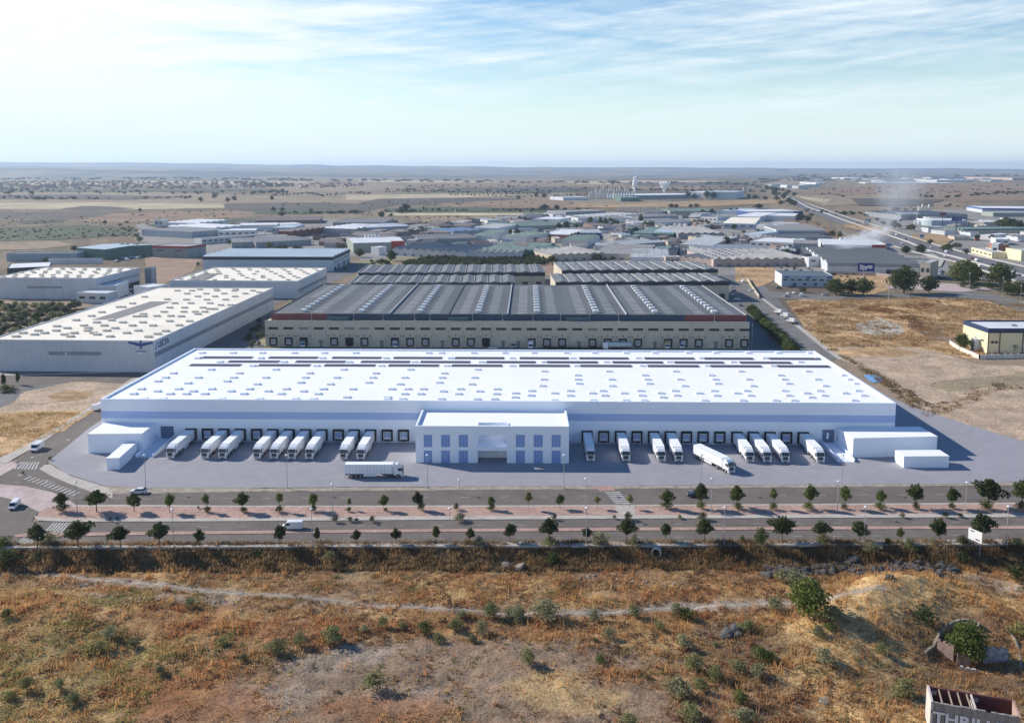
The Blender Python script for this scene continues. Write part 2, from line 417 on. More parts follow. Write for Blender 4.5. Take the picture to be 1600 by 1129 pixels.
def foreground_colour(x, y):
    rust = np.array([.345, .19, .09]); straw = np.array([.53, .36, .17]); soil = np.array([.28, .20, .14])
    pale = np.array([.37, .30, .235]); olive = np.array([.19, .16, .07]); dark = np.array([.085, .062, .042]); red = np.array([.35, .16, .072])
    n1 = fbm(x/22, y/14, 5, 4); n2 = fbm(x/6, y/4, 6, 4); n3 = fbm(x/2.2, y/1.8, 8, 3)
    C = np.ones((len(x), 3)) * rust
    def mix(w, c):
        nonlocal C; w = np.clip(w, 0, 1)[:, None]; C = C*(1-w) + c*w
    mix(sstep(n2, .40, .62)*.75, straw)
    mix(sstep(n1, .5, .72)*.55, soil)
    mix(sstep(n3, .58, .75)*.35, dark)
    # bare hard soil in the middle, olive weeds at the left, golden slopes of the mound at the right
    for a in ((640,1070,30,9), (560,1045,16,7), (780,1040,20,8), (440,1110,22,8), (870,1100,20,9), (700,1010,20,3.2), (640,1000,12,3), (1010,1110,12,7), (930,1020,12,5)):
        mix(ell(x, y, *a)*.8, soil)
    for a in ((520,1030,9,4), (620,1090,8,4), (415,1090,8,4), (560,1010,7,2.2), (200,935,10,2.0), (300,937,9,2.0), (100,916,8,2), (1180,950,12,2.2), (1300,1010,6,2.5), (1120,985,5,3), (1500,910,14,3.5), (1580,925,8,4)):
        mix(ell(x, y, *a)*.75, pale)
    for a in ((150,1020,13,7), (90,1060,12,8), (40,1100,9,6), (250,1030,9,5), (140,1015,6,3)):
        mix(ell(x, y, *a)*.6, olive*1.25 + straw*.25)
    for a in ((450,985,14,4), (350,980,10,3), (580,975,16,3), (470,1000,8,2), (250,1075,10,7), (600,1110,10,5), (330,1100,12,5)):
        mix(ell(x, y, *a)*.65, red)
    for a in ((1400,960,13,9,.4), (1340,1010,11,7,.5), (1450,930,10,5), (1550,960,12,5), (1330,1060,12,7), (1380,1100,16,8), (1250,1000,7,6), (1420,930,14,8)):
        mix(ell(x, y, *a)*.85, straw*1.2)
    for a in ((840,1075,6,3),(900,1090,8,4),(870,1060,5,2.5),(1020,1000,8,4)):
        mix(ell(x, y, *a)*.7, straw)
    for a in ((1180,1010,9,6), (1395,1070,9,5), (1340,905,26,3), (1170,990,6,4), (1530,1060,12,5), (1480,1000,8,5)):
        mix(ell(x, y, *a)*.6, dark*1.6)
    mix(sstep(n3, .55, .72)*.2, dark)
    mix(track_mask(x, y)*.85, np.array([.34, .285, .23]))
    d = y_edge(x) - y
    edge_ = 5.5 + (fbm(x/7, y/7, 47, 3)-.5)*9
    bankm = sstep(d, .2, 1.2) * (1 - sstep(d, edge_, edge_+2.5))
    mix(bankm*(.55 + .9*(n2-.5)), dark*1.7)  # shadow side of the bank painted darker into the soil colour
    mix(bankm*sstep(n3, .58, .7)*.6, straw*.7)
    return C
def plain_colour(x, y):
    tan = np.array([.205, .16, .11]); pale = np.array([.30, .24, .165]); brown = np.array([.13, .105, .082]); green = np.array([.09, .10, .062])
    s = np.maximum(1.0, y/900.0)
    n1 = fbm(x/(160*s), y/(420*s), 15, 4); n2 = fbm(x/(50*s), y/(120*s), 16, 4); n3 = fbm(x/(14*s), y/(22*s), 17, 3)
    C = np.ones((len(x), 3)) * tan
    def mix(w, c):
        nonlocal C; w = np.clip(w, 0, 1)[:, None]; C = C*(1-w) + c*w
    mix(sstep(n1, .5, .62)*.7, brown); mix(sstep(n1, .45, .33)*.6, pale)
    mix(sstep(n2, .56, .7)*.5, green); mix(sstep(n3, .55, .75)*.35, brown*.8)
    near = 1 - sstep(y, 420, 560)
    mix(near*.8, np.array([.36, .27, .19])); mix(near*sstep(n3, .5, .7)*.4, np.array([.2, .13, .08]))
    return C
def build_ground():
    Y = [-500., -200., 0., 60.]
    y = 100.0
    while y < 208: Y.append(y); y += .55
    while y < 23000: Y.append(y); y *= 1.021 if y < 5000 else 1.06
    Y = np.array(Y)
    s = np.concatenate([[-6, -3, -1.6], np.linspace(-1.15, 1.15, 470), [1.6, 3, 6]])
    W = np.maximum(.62*Y + 16, 90.)
    X = np.outer(W, s); YY = np.repeat(Y[:, None], len(s), 1)
    x = X.ravel(); yy = YY.ravel(); z = hgt(x, yy)
    d = y_edge(x) - yy
    fg = sstep(d, -.4, .4)[:, None]
    C = foreground_colour(x, yy)*fg + plain_colour(x, yy)*(1-fg)
    nr, nc = X.shape; i = np.arange(nr*nc).reshape(nr, nc)
    Fc = np.stack([i[:-1, :-1], i[:-1, 1:], i[1:, 1:], i[1:, :-1]], -1).reshape(-1, 4)
    V = np.stack([x, yy, z], 1)
    me = np_mesh('ground', V, Fc, attr_mat('ground_soil_and_grass', ((1.6, .42), (.3, .25), (.012, .16)), 1.0), C)
    me.polygons.foreach_set('use_smooth', np.ones(len(me.polygons), bool))
    struct(new('ground', me))
build_ground()

# distant hills: long low ridges with their own depth
def hills():
    rnd = random.Random(4)
    def ridge(D, prof, w, seed, col):
        n = 260; azs = np.linspace(-.72, .72, n); px = CX + azs*F/ (CP)
        top = np.interp(px, [p[0] for p in prof], [p[1] for p in prof])
        zt = H0 + (262 - top)/F*D
        zt = zt + (fbm(azs*26, azs*0+seed, seed, 4)-.5)*(D*.0022)
        zt = np.maximum(zt, 2)
        cs = [(-w, 0), (-w*.72, .16), (-w*.5, .34), (-w*.32, .62), (-w*.16, .86), (0, 1), (w*.3, .95), (w, .8), (w*1.6, 0)]
        V = []; 
        for k, (dy, fz) in enumerate(cs):
            yy = np.full(n, D+dy); xx = azs*(D)
            jit = (fbm(azs*40+k*3, azs*7+k, seed+k, 3)-.5)
            V.append(np.stack([xx, yy + jit*w*.25, zt*fz*(1+jit*.25*(0 < fz < 1))], 1))
        V = np.concatenate(V); i = np.arange(len(cs)*n).reshape(len(cs), n)
        Fc = np.stack([i[:-1, :-1], i[:-1, 1:], i[1:, 1:], i[1:, :-1]], -1).reshape(-1, 4)
        n1 = fbm(V[:, 0]/500, V[:, 1]/200, seed, 4)[:, None]
        c1 = np.array(col); c2 = np.array([.26, .225, .18])
        C = c1*(1-sstep(n1, .52, .66)) + c2*sstep(n1, .52, .66)
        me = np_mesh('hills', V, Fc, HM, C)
        me.polygons.foreach_set('use_smooth', np.ones(len(me.polygons), bool))
        struct(new('hills', me))
    HM = attr_mat('hillside', ((.004, .18), (.02, .12)), 0)
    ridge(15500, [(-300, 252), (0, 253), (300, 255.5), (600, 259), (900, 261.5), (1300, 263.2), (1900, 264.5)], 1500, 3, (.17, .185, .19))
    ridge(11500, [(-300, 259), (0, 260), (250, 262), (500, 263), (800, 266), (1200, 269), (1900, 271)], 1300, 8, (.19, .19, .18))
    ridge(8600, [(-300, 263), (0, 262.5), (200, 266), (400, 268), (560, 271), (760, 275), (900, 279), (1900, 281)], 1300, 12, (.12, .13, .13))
hills()

# ------------------------------------------------------------------ fields on the plain: (points, colour)
def field_mat(name, c, var=.12, scale=.01): return M('field_'+name, (c[0]*.60, c[1]*.625, c[2]*.58), .95, max(var, .3), scale, fine=.28)
FT = field_mat('tan', (.42, .31, .215)); FP = field_mat('pale', (.68, .54, .37)); FB = field_mat('ploughed', (.155, .125, .11))
FG = field_mat('green', (.105, .125, .07), .25, .02); FR = field_mat('reddish', (.38, .245, .165)); FD = field_mat('dark', (.09, .08, .075))
FL_ = field_mat('light', (.80, .66, .46)); FO = field_mat('orange', (.56, .36, .20)); FGY = field_mat('grey', (.27, .25, .235))
FIELDS = [
 (FT, [(-80,302),(240,300),(420,306),(560,311),(420,318),(180,320),(-80,316)]),
 (FP, [(-80,318),(150,316),(360,319),(350,325),(150,328),(-80,326)]),
 (FB, [(90,327),(130,322),(180,323),(210,326),(150,330)]),
 (FB, [(-80,331),(80,331),(210,331),(250,332),(190,338),(60,342),(-80,341)]),
 (FD, [(20,346),(60,343),(110,343),(80,349),(40,350)]),
 (FR, [(180,333),(380,329),(460,334),(330,342),(210,347),(120,346)]),
 (FB, [(352,318),(480,316),(620,321),(560,333),(420,334),(350,327)]),
 (FG, [(-80,358),(60,354),(140,352),(220,357),(200,368),(90,375),(-80,378)]),
 (FT, [(-80,378),(90,377),(120,383),(60,390),(-80,392)]),
 (FG, [(395,328),(460,326),(520,329),(480,336),(400,335)]),
 (FT, [(440,311),(560,308),(620,309),(560,316),(450,317)]),
 (FP, [(540,305),(700,303),(820,305),(700,310),(600,313),(540,312)]),
 (FB, [(590,311),(720,309),(820,310),(760,318),(620,321),(560,318)]),
 (FR, [(690,318),(830,311),(960,316),(930,324),(760,326),(690,323)]),
 (FG, [(600,326),(700,324),(850,326),(930,328),(920,332),(700,332),(610,331)]),
 (FL_, [(604,333),(840,333),(838,337),(604,337.5)]),
 (FT, [(640,338),(830,338),(830,346),(780,353),(700,350),(640,346)]),
 (FO, [(900,319),(1100,314),(1230,311),(1226,317),(1100,323),(950,325),(880,323)]),
 (FT, [(880,313),(960,311),(1090,317),(1000,319),(900,319)]),
 (FR, [(1250,301),(1330,293),(1480,288),(1700,285),(1700,298),(1450,300),(1330,305)]),
 (FT, [(1270,306),(1420,303),(1480,309),(1400,318),(1290,322),(1262,315)]),
 (FR, [(1480,300),(1700,300),(1700,312),(1500,316),(1430,310)]),
 (FP, [(880,284),(1000,282),(1120,283),(1160,287),(1000,289),(900,288)]),
 (FR, [(640,286),(800,284),(980,290),(1150,291),(1100,296),(800,297),(640,292)]),
 (FT, [(440,290),(600,288),(640,294),(560,300),(430,302)]),
 (FL_, [(-80,287),(100,285),(300,287),(420,287),(420,288.5),(-80,289)]),
 (FL_, [(200,283.5),(420,284),(520,285.5),(420,286.5),(220,286)]),
 (FP, [(560,281),(760,283),(800,285),(640,286),(560,284)]),
 (FG, [(700,298),(960,297),(1000,299),(860,301),(700,301)]),
 (FO, [(1318,350),(1345,351),(1388,358),(1392,368),(1378,372),(1350,362),(1320,356)]),
 (FO, [(1425,366),(1470,366),(1488,375),(1480,386),(1450,380),(1425,373)]),
 (FB, [(-80,305),(120,304),(300,308),(200,312),(-80,311)]),
 (FG, [(230,352),(330,345),(440,340),(470,344),(380,350),(260,357)]),
 (FB, [(700,293),(900,292),(1000,295),(880,297),(720,297)]),
 (FG, [(-80,293),(200,296),(420,296),(420,299),(200,300),(-80,299)]),
 (FB, [(960,286),(1150,285),(1200,290),(1000,291)]),
 (FP, [(1240,306),(1300,312),(1290,318),(1262,313)]),
 (FB, [(1330,310),(1480,312),(1440,322),(1340,322)]),
 (FR, [(1215,340),(1260,340),(1330,372),(1300,382),(1255,370)]),
]
for k, (m, pts) in enumerate(FIELDS):
    big = mpp(sum(p[1] for p in pts)/len(pts))
    poly('field', pts, .10 + .03*k, m, step=28*big, amp=2.2*big, seed=k)

# yards and bare lots around the sheds
LOTG = M('lot_gravel', (.25, .235, .215), .95, .2, .03, fine=.12)
LOTD = M('lot_asphalt', (.155, .15, .148), .93, .18, .03, fine=.10)
DRYG = M('dry_grassland', (.42, .275, .14), .95, .45, .035, fine=.38, bump=.4)
OLIVEG = M('rough_grass', (.23, .20, .11), .95, .3, .06, fine=.2)
REDSOIL = M('red_soil', (.30, .20, .14), .95, .2, .05, fine=.15)
lot = lambda n, pts, z, m, st=8, am=.6, sd=1: poly(n, pts, z, m, step=st, amp=am, seed=sd)
lot('lot', [(560,402),(700,352),(860,338),(1190,332),(1262,345),(1330,366),(1440,395),(1520,425),(1180,436),(900,420),(560,440)], .05, LOTG, 20, 3)
lot('lot', [(215,350),(430,340),(620,345),(690,360),(640,400),(310,400),(215,378)], .055, LOTG, 20, 3, 2)
lot('lot', [(1370,330),(1700,322),(1700,455),(1560,420),(1440,385),(1360,352)], .055, LOTG, 20, 2, 3)
lot('lot', [(-100,440),(230,448),(420,415),(560,412),(570,420),(420,480),(470,540),(180,590),(-100,640)], .06, LOTD, 10, .6, 4)
lot('lot', [(400,540),(560,430),(1180,430),(1300,560),(1250,600),(300,600)], .065, LOTD, 10, .4, 5)
lot('dirt_lot', [(-200,626),(40,612),(130,592),(228,590),(250,597),(160,640),(120,652),(60,690),(-20,735),(-200,760)], .09, SOIL, 6, .7, 6)
lot('dirt_lot', [(228,400),(318,402),(300,425),(228,455)], .10, REDSOIL, 8, .8, 7)
lot('dirt_lot', [(852,402),(876,400),(868,432),(852,430)], .075, REDSOIL, 8, .5, 8)
lot('dry_grass_field', [(-200,655),(60,642),(150,641),(100,672),(40,700),(-30,728),(-200,790)], .13, DRYG, 5, .7, 9)
lot('dry_grass_field', [(1228,470),(1290,464),(1480,462),(1640,475),(1720,500),(1720,560),(1510,560),(1440,545),(1290,545),(1262,518)], .12, DRYG, 6, .8, 10)
lot('dirt_lot', [(1290,545),(1370,538),(1460,548),(1530,570),(1720,575),(1720,740),(1600,693),(1437,640),(1385,590),(1315,562)], .125, SOIL, 6, .8, 11)
lot('dirt_lot', [(1340,505),(1375,498),(1405,505),(1415,522),(1370,525),(1335,516)], .135, M('grey_soil', (.42,.38,.32), .95, .15, .1, fine=.2), 4, .8, 12)
lot('dry_grass_field', [(1148,415),(1210,418),(1215,436),(1180,450),(1150,440)], .11, DRYG, 8, .8, 13)
lot('dry_grass_field', [(1300,425),(1385,425),(1395,450),(1360,462),(1310,455)], .11, DRYG, 8, .8, 14)
lot('dry_grass_field', [(555,408),(620,402),(700,400),(640,414),(560,420)], .11, OLIVEG, 8, .8, 15)
lot('painted_shade_lot', [(-200,600),(10,604),(45,616),(-5,640),(-200,660)], .14, LOTD, 6, .3, 16)  # shadow over the lot, painted as a dark sheet
lot('grove_ground', [(-200,452),(60,458),(145,476),(100,500),(-10,526),(-200,540)], .12, M('grove_soil', (.27,.20,.135), .95, .25, .08, fine=.2), 6, .6, 17)
lot('grove_ground', [(615,412),(700,398),(850,396),(862,404),(848,416),(620,420)], .12, M('grove_soil', (.27,.20,.135)), 8, .8, 18)
lot('dry_grass_field', [(1455,600),(1500,592),(1580,586),(1720,585),(1720,600),(1560,604),(1480,612)], .15, M('scrub_soil', (.29,.23,.145), .95, .3, .1, fine=.3), 4, .8, 19)
lot('dry_grass_field', [(440,545),(415,548),(400,520),(470,450),(480,455)], .11, OLIVEG, 6, .5, 20)

lot('dirt_lot', [(1330,560),(1400,552),(1450,560),(1440,572),(1380,578),(1340,572)], .145, M('tan_soil', (.42,.31,.22), .95, .3, .12, fine=.35, bump=.6), 3, .9, 31)
lot('dirt_lot', [(1400,590),(1480,582),(1500,590),(1460,600),(1410,602)], .15, M('tan_soil', (.42,.31,.22)), 3, .9, 32)
lot('dirt_lot', [(1500,655),(1560,640),(1620,650),(1640,670),(1560,672)], .15, M('tan_soil', (.42,.31,.22)), 3, .9, 33)
lot('dirt_lot', [(30,616),(90,604),(150,606),(120,622),(60,632),(20,630)], .15, M('tan_soil', (.42,.31,.22)), 3, .8, 34)
lot('dry_grass_field', [(75,618),(105,610),(140,612),(148,618),(120,626),(80,628)], .17, DRYG, 2, .6, 35)
lot('dry_grass_field', [(1300,548),(1380,540),(1440,552),(1400,558),(1320,556)], .16, DRYG, 3, .9, 36)
lot('dirt_lot', [(1415,498),(1440,508),(1475,520),(1505,535),(1490,538),(1455,528),(1425,515)], .15, M('ditch_soil', (.24,.17,.12), .95, .3, .15, fine=.3, bump=.5), 3, .7, 37)
# pond
PONDM = M('blue_pond_water', (.16, .36, .62), .35, .04, .1)
poly('pond', [(1349,586),(1362,585),(1376,588),(1381,592),(1376,596),(1364,598),(1356,594)], .16, PONDM, 2, .15)

# ------------------------------------------------------------------ warehouse yard and street layout
poly('yard', [(75,722),(105,741),(165,760),(250,762.5),(400,762.5),(600,761),(800,760),(1200,758),(1540,756),(1600,752),(1700,746),(1690,712),(1600,690),(1500,660),(1437,640),(1392,622),(1325,580),(1262,554),(270,552),(160,655),(136,672)], .17, YARD)
STRIPM = M('verge_rubble', (.34, .285, .225), .95, .35, .5, fine=.3, bump=.5)
poly('verge', [(165,760),(400,763),(800,760),(1200,758),(1600,753),(1720,750),(1720,757),(1200,762),(800,765),(400,768),(172,772)], .14, STRIPM, 2.5, .22)
# corner pavement strip
poly('pavement', [(62,733),(70,727),(78,726),(110,744),(168,762),(176,772),(176,779),(150,772),(110,757),(80,744)], .24, PAVE, thick=.22)
poly('road', [(150,776),(176,770),(400,768),(800,765),(1200,762),(1760,757),(1760,785),(1200,788.5),(800,790.5),(400,791),(200,790),(120,790)], .125, ASPH)
poly('pavement', [(100,790),(200,789.5),(400,791),(800,790.5),(1200,788.5),(1760,785),(1760,787.5),(1200,790.5),(800,792.5),(400,793),(200,792),(100,793)], .27, PAVE, thick=.25)
poly('median', [(62,800),(75,794),(100,792.5),(200,792),(400,793),(800,792.5),(1200,790.5),(1760,787.5),(1760,802),(1400,804),(1000,806),(600,808),(300,810.5),(100,811),(58,808)], .26, TERRA, thick=.24)
poly('pavement', [(53,806),(58,808),(100,811),(300,810.5),(600,808),(1000,806),(1400,804),(1760,802),(1760,808),(1400,809.5),(1000,811),(600,813.5),(300,815.5),(100,816),(60,814)], .27, PAVE, thick=.25)
poly('road', [(50,815),(100,816),(300,815.5),(600,813.5),(1000,811),(1400,809.5),(1760,808),(1760,822),(1400,823),(1000,825),(600,828),(300,831),(40,834)], .128, ASPH)
poly('median', [(22,837),(40,834),(300,831),(600,828),(1000,825),(1400,823),(1760,822),(1760,826.5),(1400,827.5),(1000,829.5),(600,832.5),(300,835.5),(100,838.5),(26,840)], .25, TERRA, thick=.23)
poly('road', [(-80,838),(20,838),(100,838.5),(300,835.5),(600,832.5),(1000,829.5),(1400,827.5),(1760,826.5),(1760,842),(1400,845),(1000,847),(600,849.5),(300,852.5),(-80,854)], .122, ASPH)
poly('pavement', [(-220,855),(-80,854),(300,852.5),(600,849.5),(1000,847),(1400,845),(1760,842),(1900,842),(1900,850),(1600,851.8),(1200,852.6),(800,854),(400,855.4),(0,856.8),(-220,858)], .26, PAVE, thick=.5)
# roundabout at the left with worn pink apron
poly('roundabout', [(-260,742),(0,742),(50,700),(152,634),(205,600),(228,590),(270,592),(160,655),(138,682),(75,722),(66,732),(110,757),(150,772),(150,776),(120,792),(75,794),(62,800),(53,808),(50,815),(40,834),(20,838),(-80,839),(-260,843)], .115, ASPH)
poly('roundabout_apron', [(-260,752),(-60,754),(0,757),(40,760),(80,769),(104,778),(118,789),(98,792),(76,794),(62,800),(52,796),(30,784),(0,776),(-60,772),(-260,770)], .145, PINK)
poly('pavement', [(-200,745),(-60,733),(0,716),(22,722),(30,727),(0,744),(-60,768),(-200,785)], .15, PINK)
poly('pavement', [(-30,722),(0,716),(40,697),(70,678),(110,655),(148,632),(205,592),(232,588),(206,598),(152,636),(112,660),(76,685),(48,702),(10,724)], .21, PAVE, thick=.15)
# road in front of the long cream warehouse at the left
poly('road', [(-200,588),(0,590),(60,587),(150,583),(226,581),(250,590),(200,600),(130,596),(60,600),(20,606),(-200,612)], .118, ASPH)
poly('pavement', [(-200,585),(60,584.5),(230,579),(232,581),(60,586.5),(-200,588)], .17, PAVE)
# street on the right of the dark roofed depot
poly('road', [(1128,452),(1150,440),(1168,440),(1180,460),(1222,492),(1290,545),(1310,560),(1262,575),(1240,548),(1172,490)], .13, ASPH2)
poly('pavement', [(1188,466),(1193,466),(1228,492),(1296,545),(1318,562),(1310,562),(1286,545),(1220,491)], .20, PAVE)
poly('road', [(1160,452),(1300,462),(1450,458),(1520,455),(1560,462),(1640,485),(1640,500),(1540,470),(1450,466),(1300,470),(1175,464)], .128, ASPH2)
# highway running away to the upper right
poly('highway', [(1223,302),(1245,311),(1268,322),(1330,343),(1380,358),(1459,384),(1522,401),(1600,419),(1800,462),(1800,500),(1700,470),(1578,437),(1500,411.5),(1430,394.5),(1380,380),(1340,363),(1290,342),(1262,332),(1240,318.5),(1221,306)], .6, M('highway_asphalt', (.15,.145,.15), .92, .1, .03))
poly('road', [(1440,390),(1452,393),(1475,408),(1470,418),(1458,418),(1448,402)], .8, PAVE)
poly('road', [(1380,450),(1430,440),(1500,444),(1560,452),(1500,456),(1430,452)], .14, PINK)

def strip_marks(y0l, y0r, xs, w=3.0, hh=.5, mat=PAINT, z=.135):
    mb = MB()
    for x in xs:
        y = y0l + (y0r-y0l)*x/1600.0
        p = G(x, y); mb.quad((p.x-w/2, p.y-hh/2, z), (p.x+w/2, p.y-hh/2, z), (p.x+w/2, p.y+hh/2, z), (p.x-w/2, p.y+hh/2, z))
    return struct(new('road_marking', mb.mesh('road_marking', mat)))
strip_marks(781, 772, [230+i*62 for i in range(23)], 2.2, .14)
strip_marks(825, 816, [130+i*62 for i in range(24)], 2.2, .12)
strip_marks(845.5, 836, [130+i*62 for i in range(24)], 2.2, .12)
def zebra(a, b, c, d, n, z=.15):
    """stripes across the quad a-b (near edge) to d-c (far edge), px corners."""
    mb = MB(); A, B, C_, D = (G(*q) for q in (a, b, c, d))
    for i in range(n):
        t0 = (i+.2)/n; t1 = (i+.68)/n
        p0 = A.lerp(B, t0); p1 = A.lerp(B, t1); q0 = D.lerp(C_, t0); q1 = D.lerp(C_, t1)
        mb.quad(*( (v.x, v.y, z) for v in (p0, p1, q1, q0)))
    return struct(new('zebra_crossing', mb.mesh('zebra_crossing', PAINT)))
zebra((20,733), (58,734), (63,722), (32,722), 7)
zebra((68,832), (98,832), (112,817), (82,817), 6)          # lower carriageway by the tip of the median
zebra((25,850), (50,850), (62,838.5), (38,838.5), 5)
zebra((962,788), (944,768), (968,768), (985,788), 7)
struct(poly('pavement', [(925,760),(955,759),(962,767),(938,768)], .19, TERRA))
poly('pavement', [(962,790),(990,790),(994,805),(964,806)], .285, PAVE)
# hatched triangle and arrows on the slip road
mb = MB()
for i in range(13):
    a = G(42+i*6.2, 747+i*2.1); 
    mb.quad((a.x-.35, a.y-1.3, .15), (a.x+.25, a.y-1.3, .15), (a.x+.95, a.y+1.3, .15), (a.x+.35, a.y+1.3, .15))
struct(new('road_marking', mb.mesh('road_marking', PAINT)))
def arrow(px, py, dx, dy, L=4.2):
    p = G(px, py); d = Vector((dx, dy, 0)).normalized(); n = Vector((-d.y, d.x, 0)); z = Vector((0, 0, .15)); p = Vector((p.x, p.y, 0))
    mb = MB()
    mb.quad(p - d*L*.5 + n*.09 + z, p - d*L*.5 - n*.09 + z, p + d*L*.15 - n*.09 + z, p + d*L*.15 + n*.09 + z)
    mb.tri(p + d*L*.15 + n*.5 + z, p + d*L*.15 - n*.5 + z, p + d*L*.5 + z)
    struct(new('road_marking', mb.mesh('road_marking', PAINT)))
arrow(55, 713, -1, -2.2); arrow(77, 752, -1.2, .5); arrow(36, 743, -1, -.1, 3.5); arrow(102, 689, 1, 2); arrow(14, 765, 1, 0)
mb = MB()
for (a, b) in (((108,779),(135,778)), ((88,782),(110,786)), ((28,742),(38,739)), ((30,754),(22,753)), ((172,779),(190,779))):
    p = G(*a); q = G(*b); d = (q-p).normalized(); n = Vector((-d.y, d.x, 0))*.09; z = Vector((0,0,.155))
    mb.quad(p+n+z, p-n+z, q-n+z, q+n+z)
struct(new('road_marking', mb.mesh('road_marking', PAINT)))

# ------------------------------------------------------------------ big white warehouse
class Frame:
    """local frame of a building: x along the front, y into the depth."""
    def __init__(s, fl, fr, h, base=False):
        z = 0 if base else h
        a = G(*fl, z); b = G(*fr, z); s.O = Vector((a.x, a.y, 0)); d = (b - a); d.z = 0
        s.w = d.length; s.ux = d.normalized(); s.uy = Vector((-s.ux.y, s.ux.x, 0)); s.rz = math.atan2(s.ux.y, s.ux.x); s.h = h
    def loc(s, p):
        q = Vector((p.x, p.y, 0)) - s.O; return q.dot(s.ux), q.dot(s.uy)
    def at(s, px, py, z): return s.loc(G(px, py, z))
    def depth(s, px, py, z=None): return s.at(px, py, s.h if z is None else z)[1]
    def wall(s, px, py, y=0.0):           # pixel -> (x, z) on the vertical plane local y = const
        d = ray(px, py); n = s.uy; o = s.O + s.uy*y - Vector((0, 0, H0))
        t = o.dot(n) / d.dot(n); p = Vector((d.x*t, d.y*t, H0 + d.z*t)); return (Vector((p.x, p.y, 0)) - s.O).dot(s.ux), p.z
WF = Frame((157, 623), (1400, 629.5), 14.0)
WD = WF.depth(800, 546)
print('warehouse', WF.w, WD)
wh = empty('warehouse', 'huge white warehouse with blue band, truck docks and bright white roof', 'warehouse', WF.O, WF.rz)
W_, H_ = WF.w, 14.0
b = MB(); 
doors = [WF.wall(x, 690)[0] for x in (300,325.5,351,376.5,402,427.5,452.8,478.5,504,529.3,554.5,580,605.5,631)] + \
        [WF.wall(x, 690)[0] for x in (917,943,969,994.8,1020.5,1046.5,1072.3,1098,1124,1150.5,1176,1202,1228,1254)]
b.box(0, W_, 0, WD, 0, 13.2)
put('wall', b, WHITE, wh)
b = MB()                                  # parapet ring
t = .7
b.box(-.03, W_+.03, -.03, t, 13.2, 14.0); b.box(-.03, W_+.03, WD-t, WD+.03, 13.2, 14.0)
b.box(-.03, t, t, WD-t, 13.2, 14.0); b.box(W_-t, W_+.03, t, WD-t, 13.2, 14.0)
put('parapet', b, WHITE, wh)
b = MB(); b.box(t, W_-t, t, WD-t, 13.15, 13.42); put('roof', b, WROOF, wh)
b = MB(); z0 = WF.wall(600, 655.5)[1]; z1 = WF.wall(600, 644.5)[1]
b.box(0.02, W_-.02, -.06, .1, z0, z1); put('band', b, BAND, wh)
b = MB(); b.box(-.05, W_+.05, -.12, .0, 0, .9); put('plinth', b, M('plinth_grey', (.62,.66,.74)), wh)
# dock shelters
DOORM = M('dock_door_white', (.74, .78, .86), .5, .03, ribs=0); DPAN = M('dock_door_blue', (.33, .42, .68), .45, .04)
for k, u in enumerate(doors):
    b = MB(); b.box(u-1.75, u-1.30, -.7, -.06, 1.0, 4.5); b.box(u+1.30, u+1.75, -.7, -.06, 1.0, 4.5); b.box(u-1.30, u+1.30, -.7, -.06, 3.9, 4.5)
    sh = put('dock_shelter', b, BLACK, wh)
    b = MB(); b.box(u-1.3, u+1.3, -.14, -.04, 1.2, 3.9)
    dd = put('dock_door', b, DOORM, wh)
    b = MB(); 
    for q in range(3): b.box(u-1.1, u+1.1, -.17, -.142, 2.05+q*.5, 2.45+q*.5)
    put('door_panel', b, DPAN, dd)
    b = MB(); b.box(u-1.05, u+1.05, -.5, -.13, .65, 1.15); put('dock_leveller', b, DARK, wh)
    for sx in (-1, 1):
        b = MB(); b.box(u+sx*1.5-.15, u+sx*1.5+.15, -.45, -.13, .55, .95); put('dock_bumper', b, BLACK, sh)
# big vehicle doors with slatted leaves and ramps
def bigdoor(x0, x1, y0, y1, broken=False):
    a, za = WF.wall(x0, y1); c, zc = WF.wall(x1, y0)
    b = MB(); b.box(a, c, -.12, -.04, max(za, 1.2), zc); d = put('vehicle_door', b, M('vehicle_door_grey', (.20,.24,.34), .4, .05), wh)
    b = MB(); zz = max(za, 1.2)
    n = 5
    for i in range(n):
        b.box(a+.25, c-.25, -.17, -.122, zz+(zc-zz)*(i+.15)/n, zz+(zc-zz)*(i+.75)/n)
    put('door_panel', b, M('vehicle_door_panel', (.12,.15,.24), .3, .05), d)
    if broken:
        b = MB(); m = (a+c)/2; b.hexa([(m-.6,-.2,zz+1.2),(m+.1,-.2,zz+1.0),(m+.1,-.18,zz+1.0),(m-.6,-.18,zz+1.2),(m-.5,-.2,zz+3.2),(m+.2,-.2,zz+2.9),(m+.2,-.18,zz+2.9),(m-.5,-.18,zz+3.2)])
        put('door_sticker', b, WHITE, d)
bigdoor(252, 271.5, 665.5, 688); bigdoor(1284, 1303.5, 671, 694, True)
RAMPM = M('ramp_concrete', (.70,.74,.82), .7, .03)
def ramp(x0, x1, yb, length=16.0):
    a = WF.wall(x0, 692)[0]; c = WF.wall(x1, 692)[0]
    b = MB(); b.extr([(-length, 0.18), (-length, .22), (-.15, 1.2), (-.15, .18)], 'x', a, c)
    r = put('ramp', b, RAMPM, wh)
    b = MB()
    for q in (a-.35, c+.02): b.extr([(-length, .17), (-length, 1.1), (-.13, 2.1), (-.13, .17)], 'x', q, q+.33)
    put('side_wall', b, WHITE, r)
ramp(248, 271, 708); ramp(1283, 1305, 715)
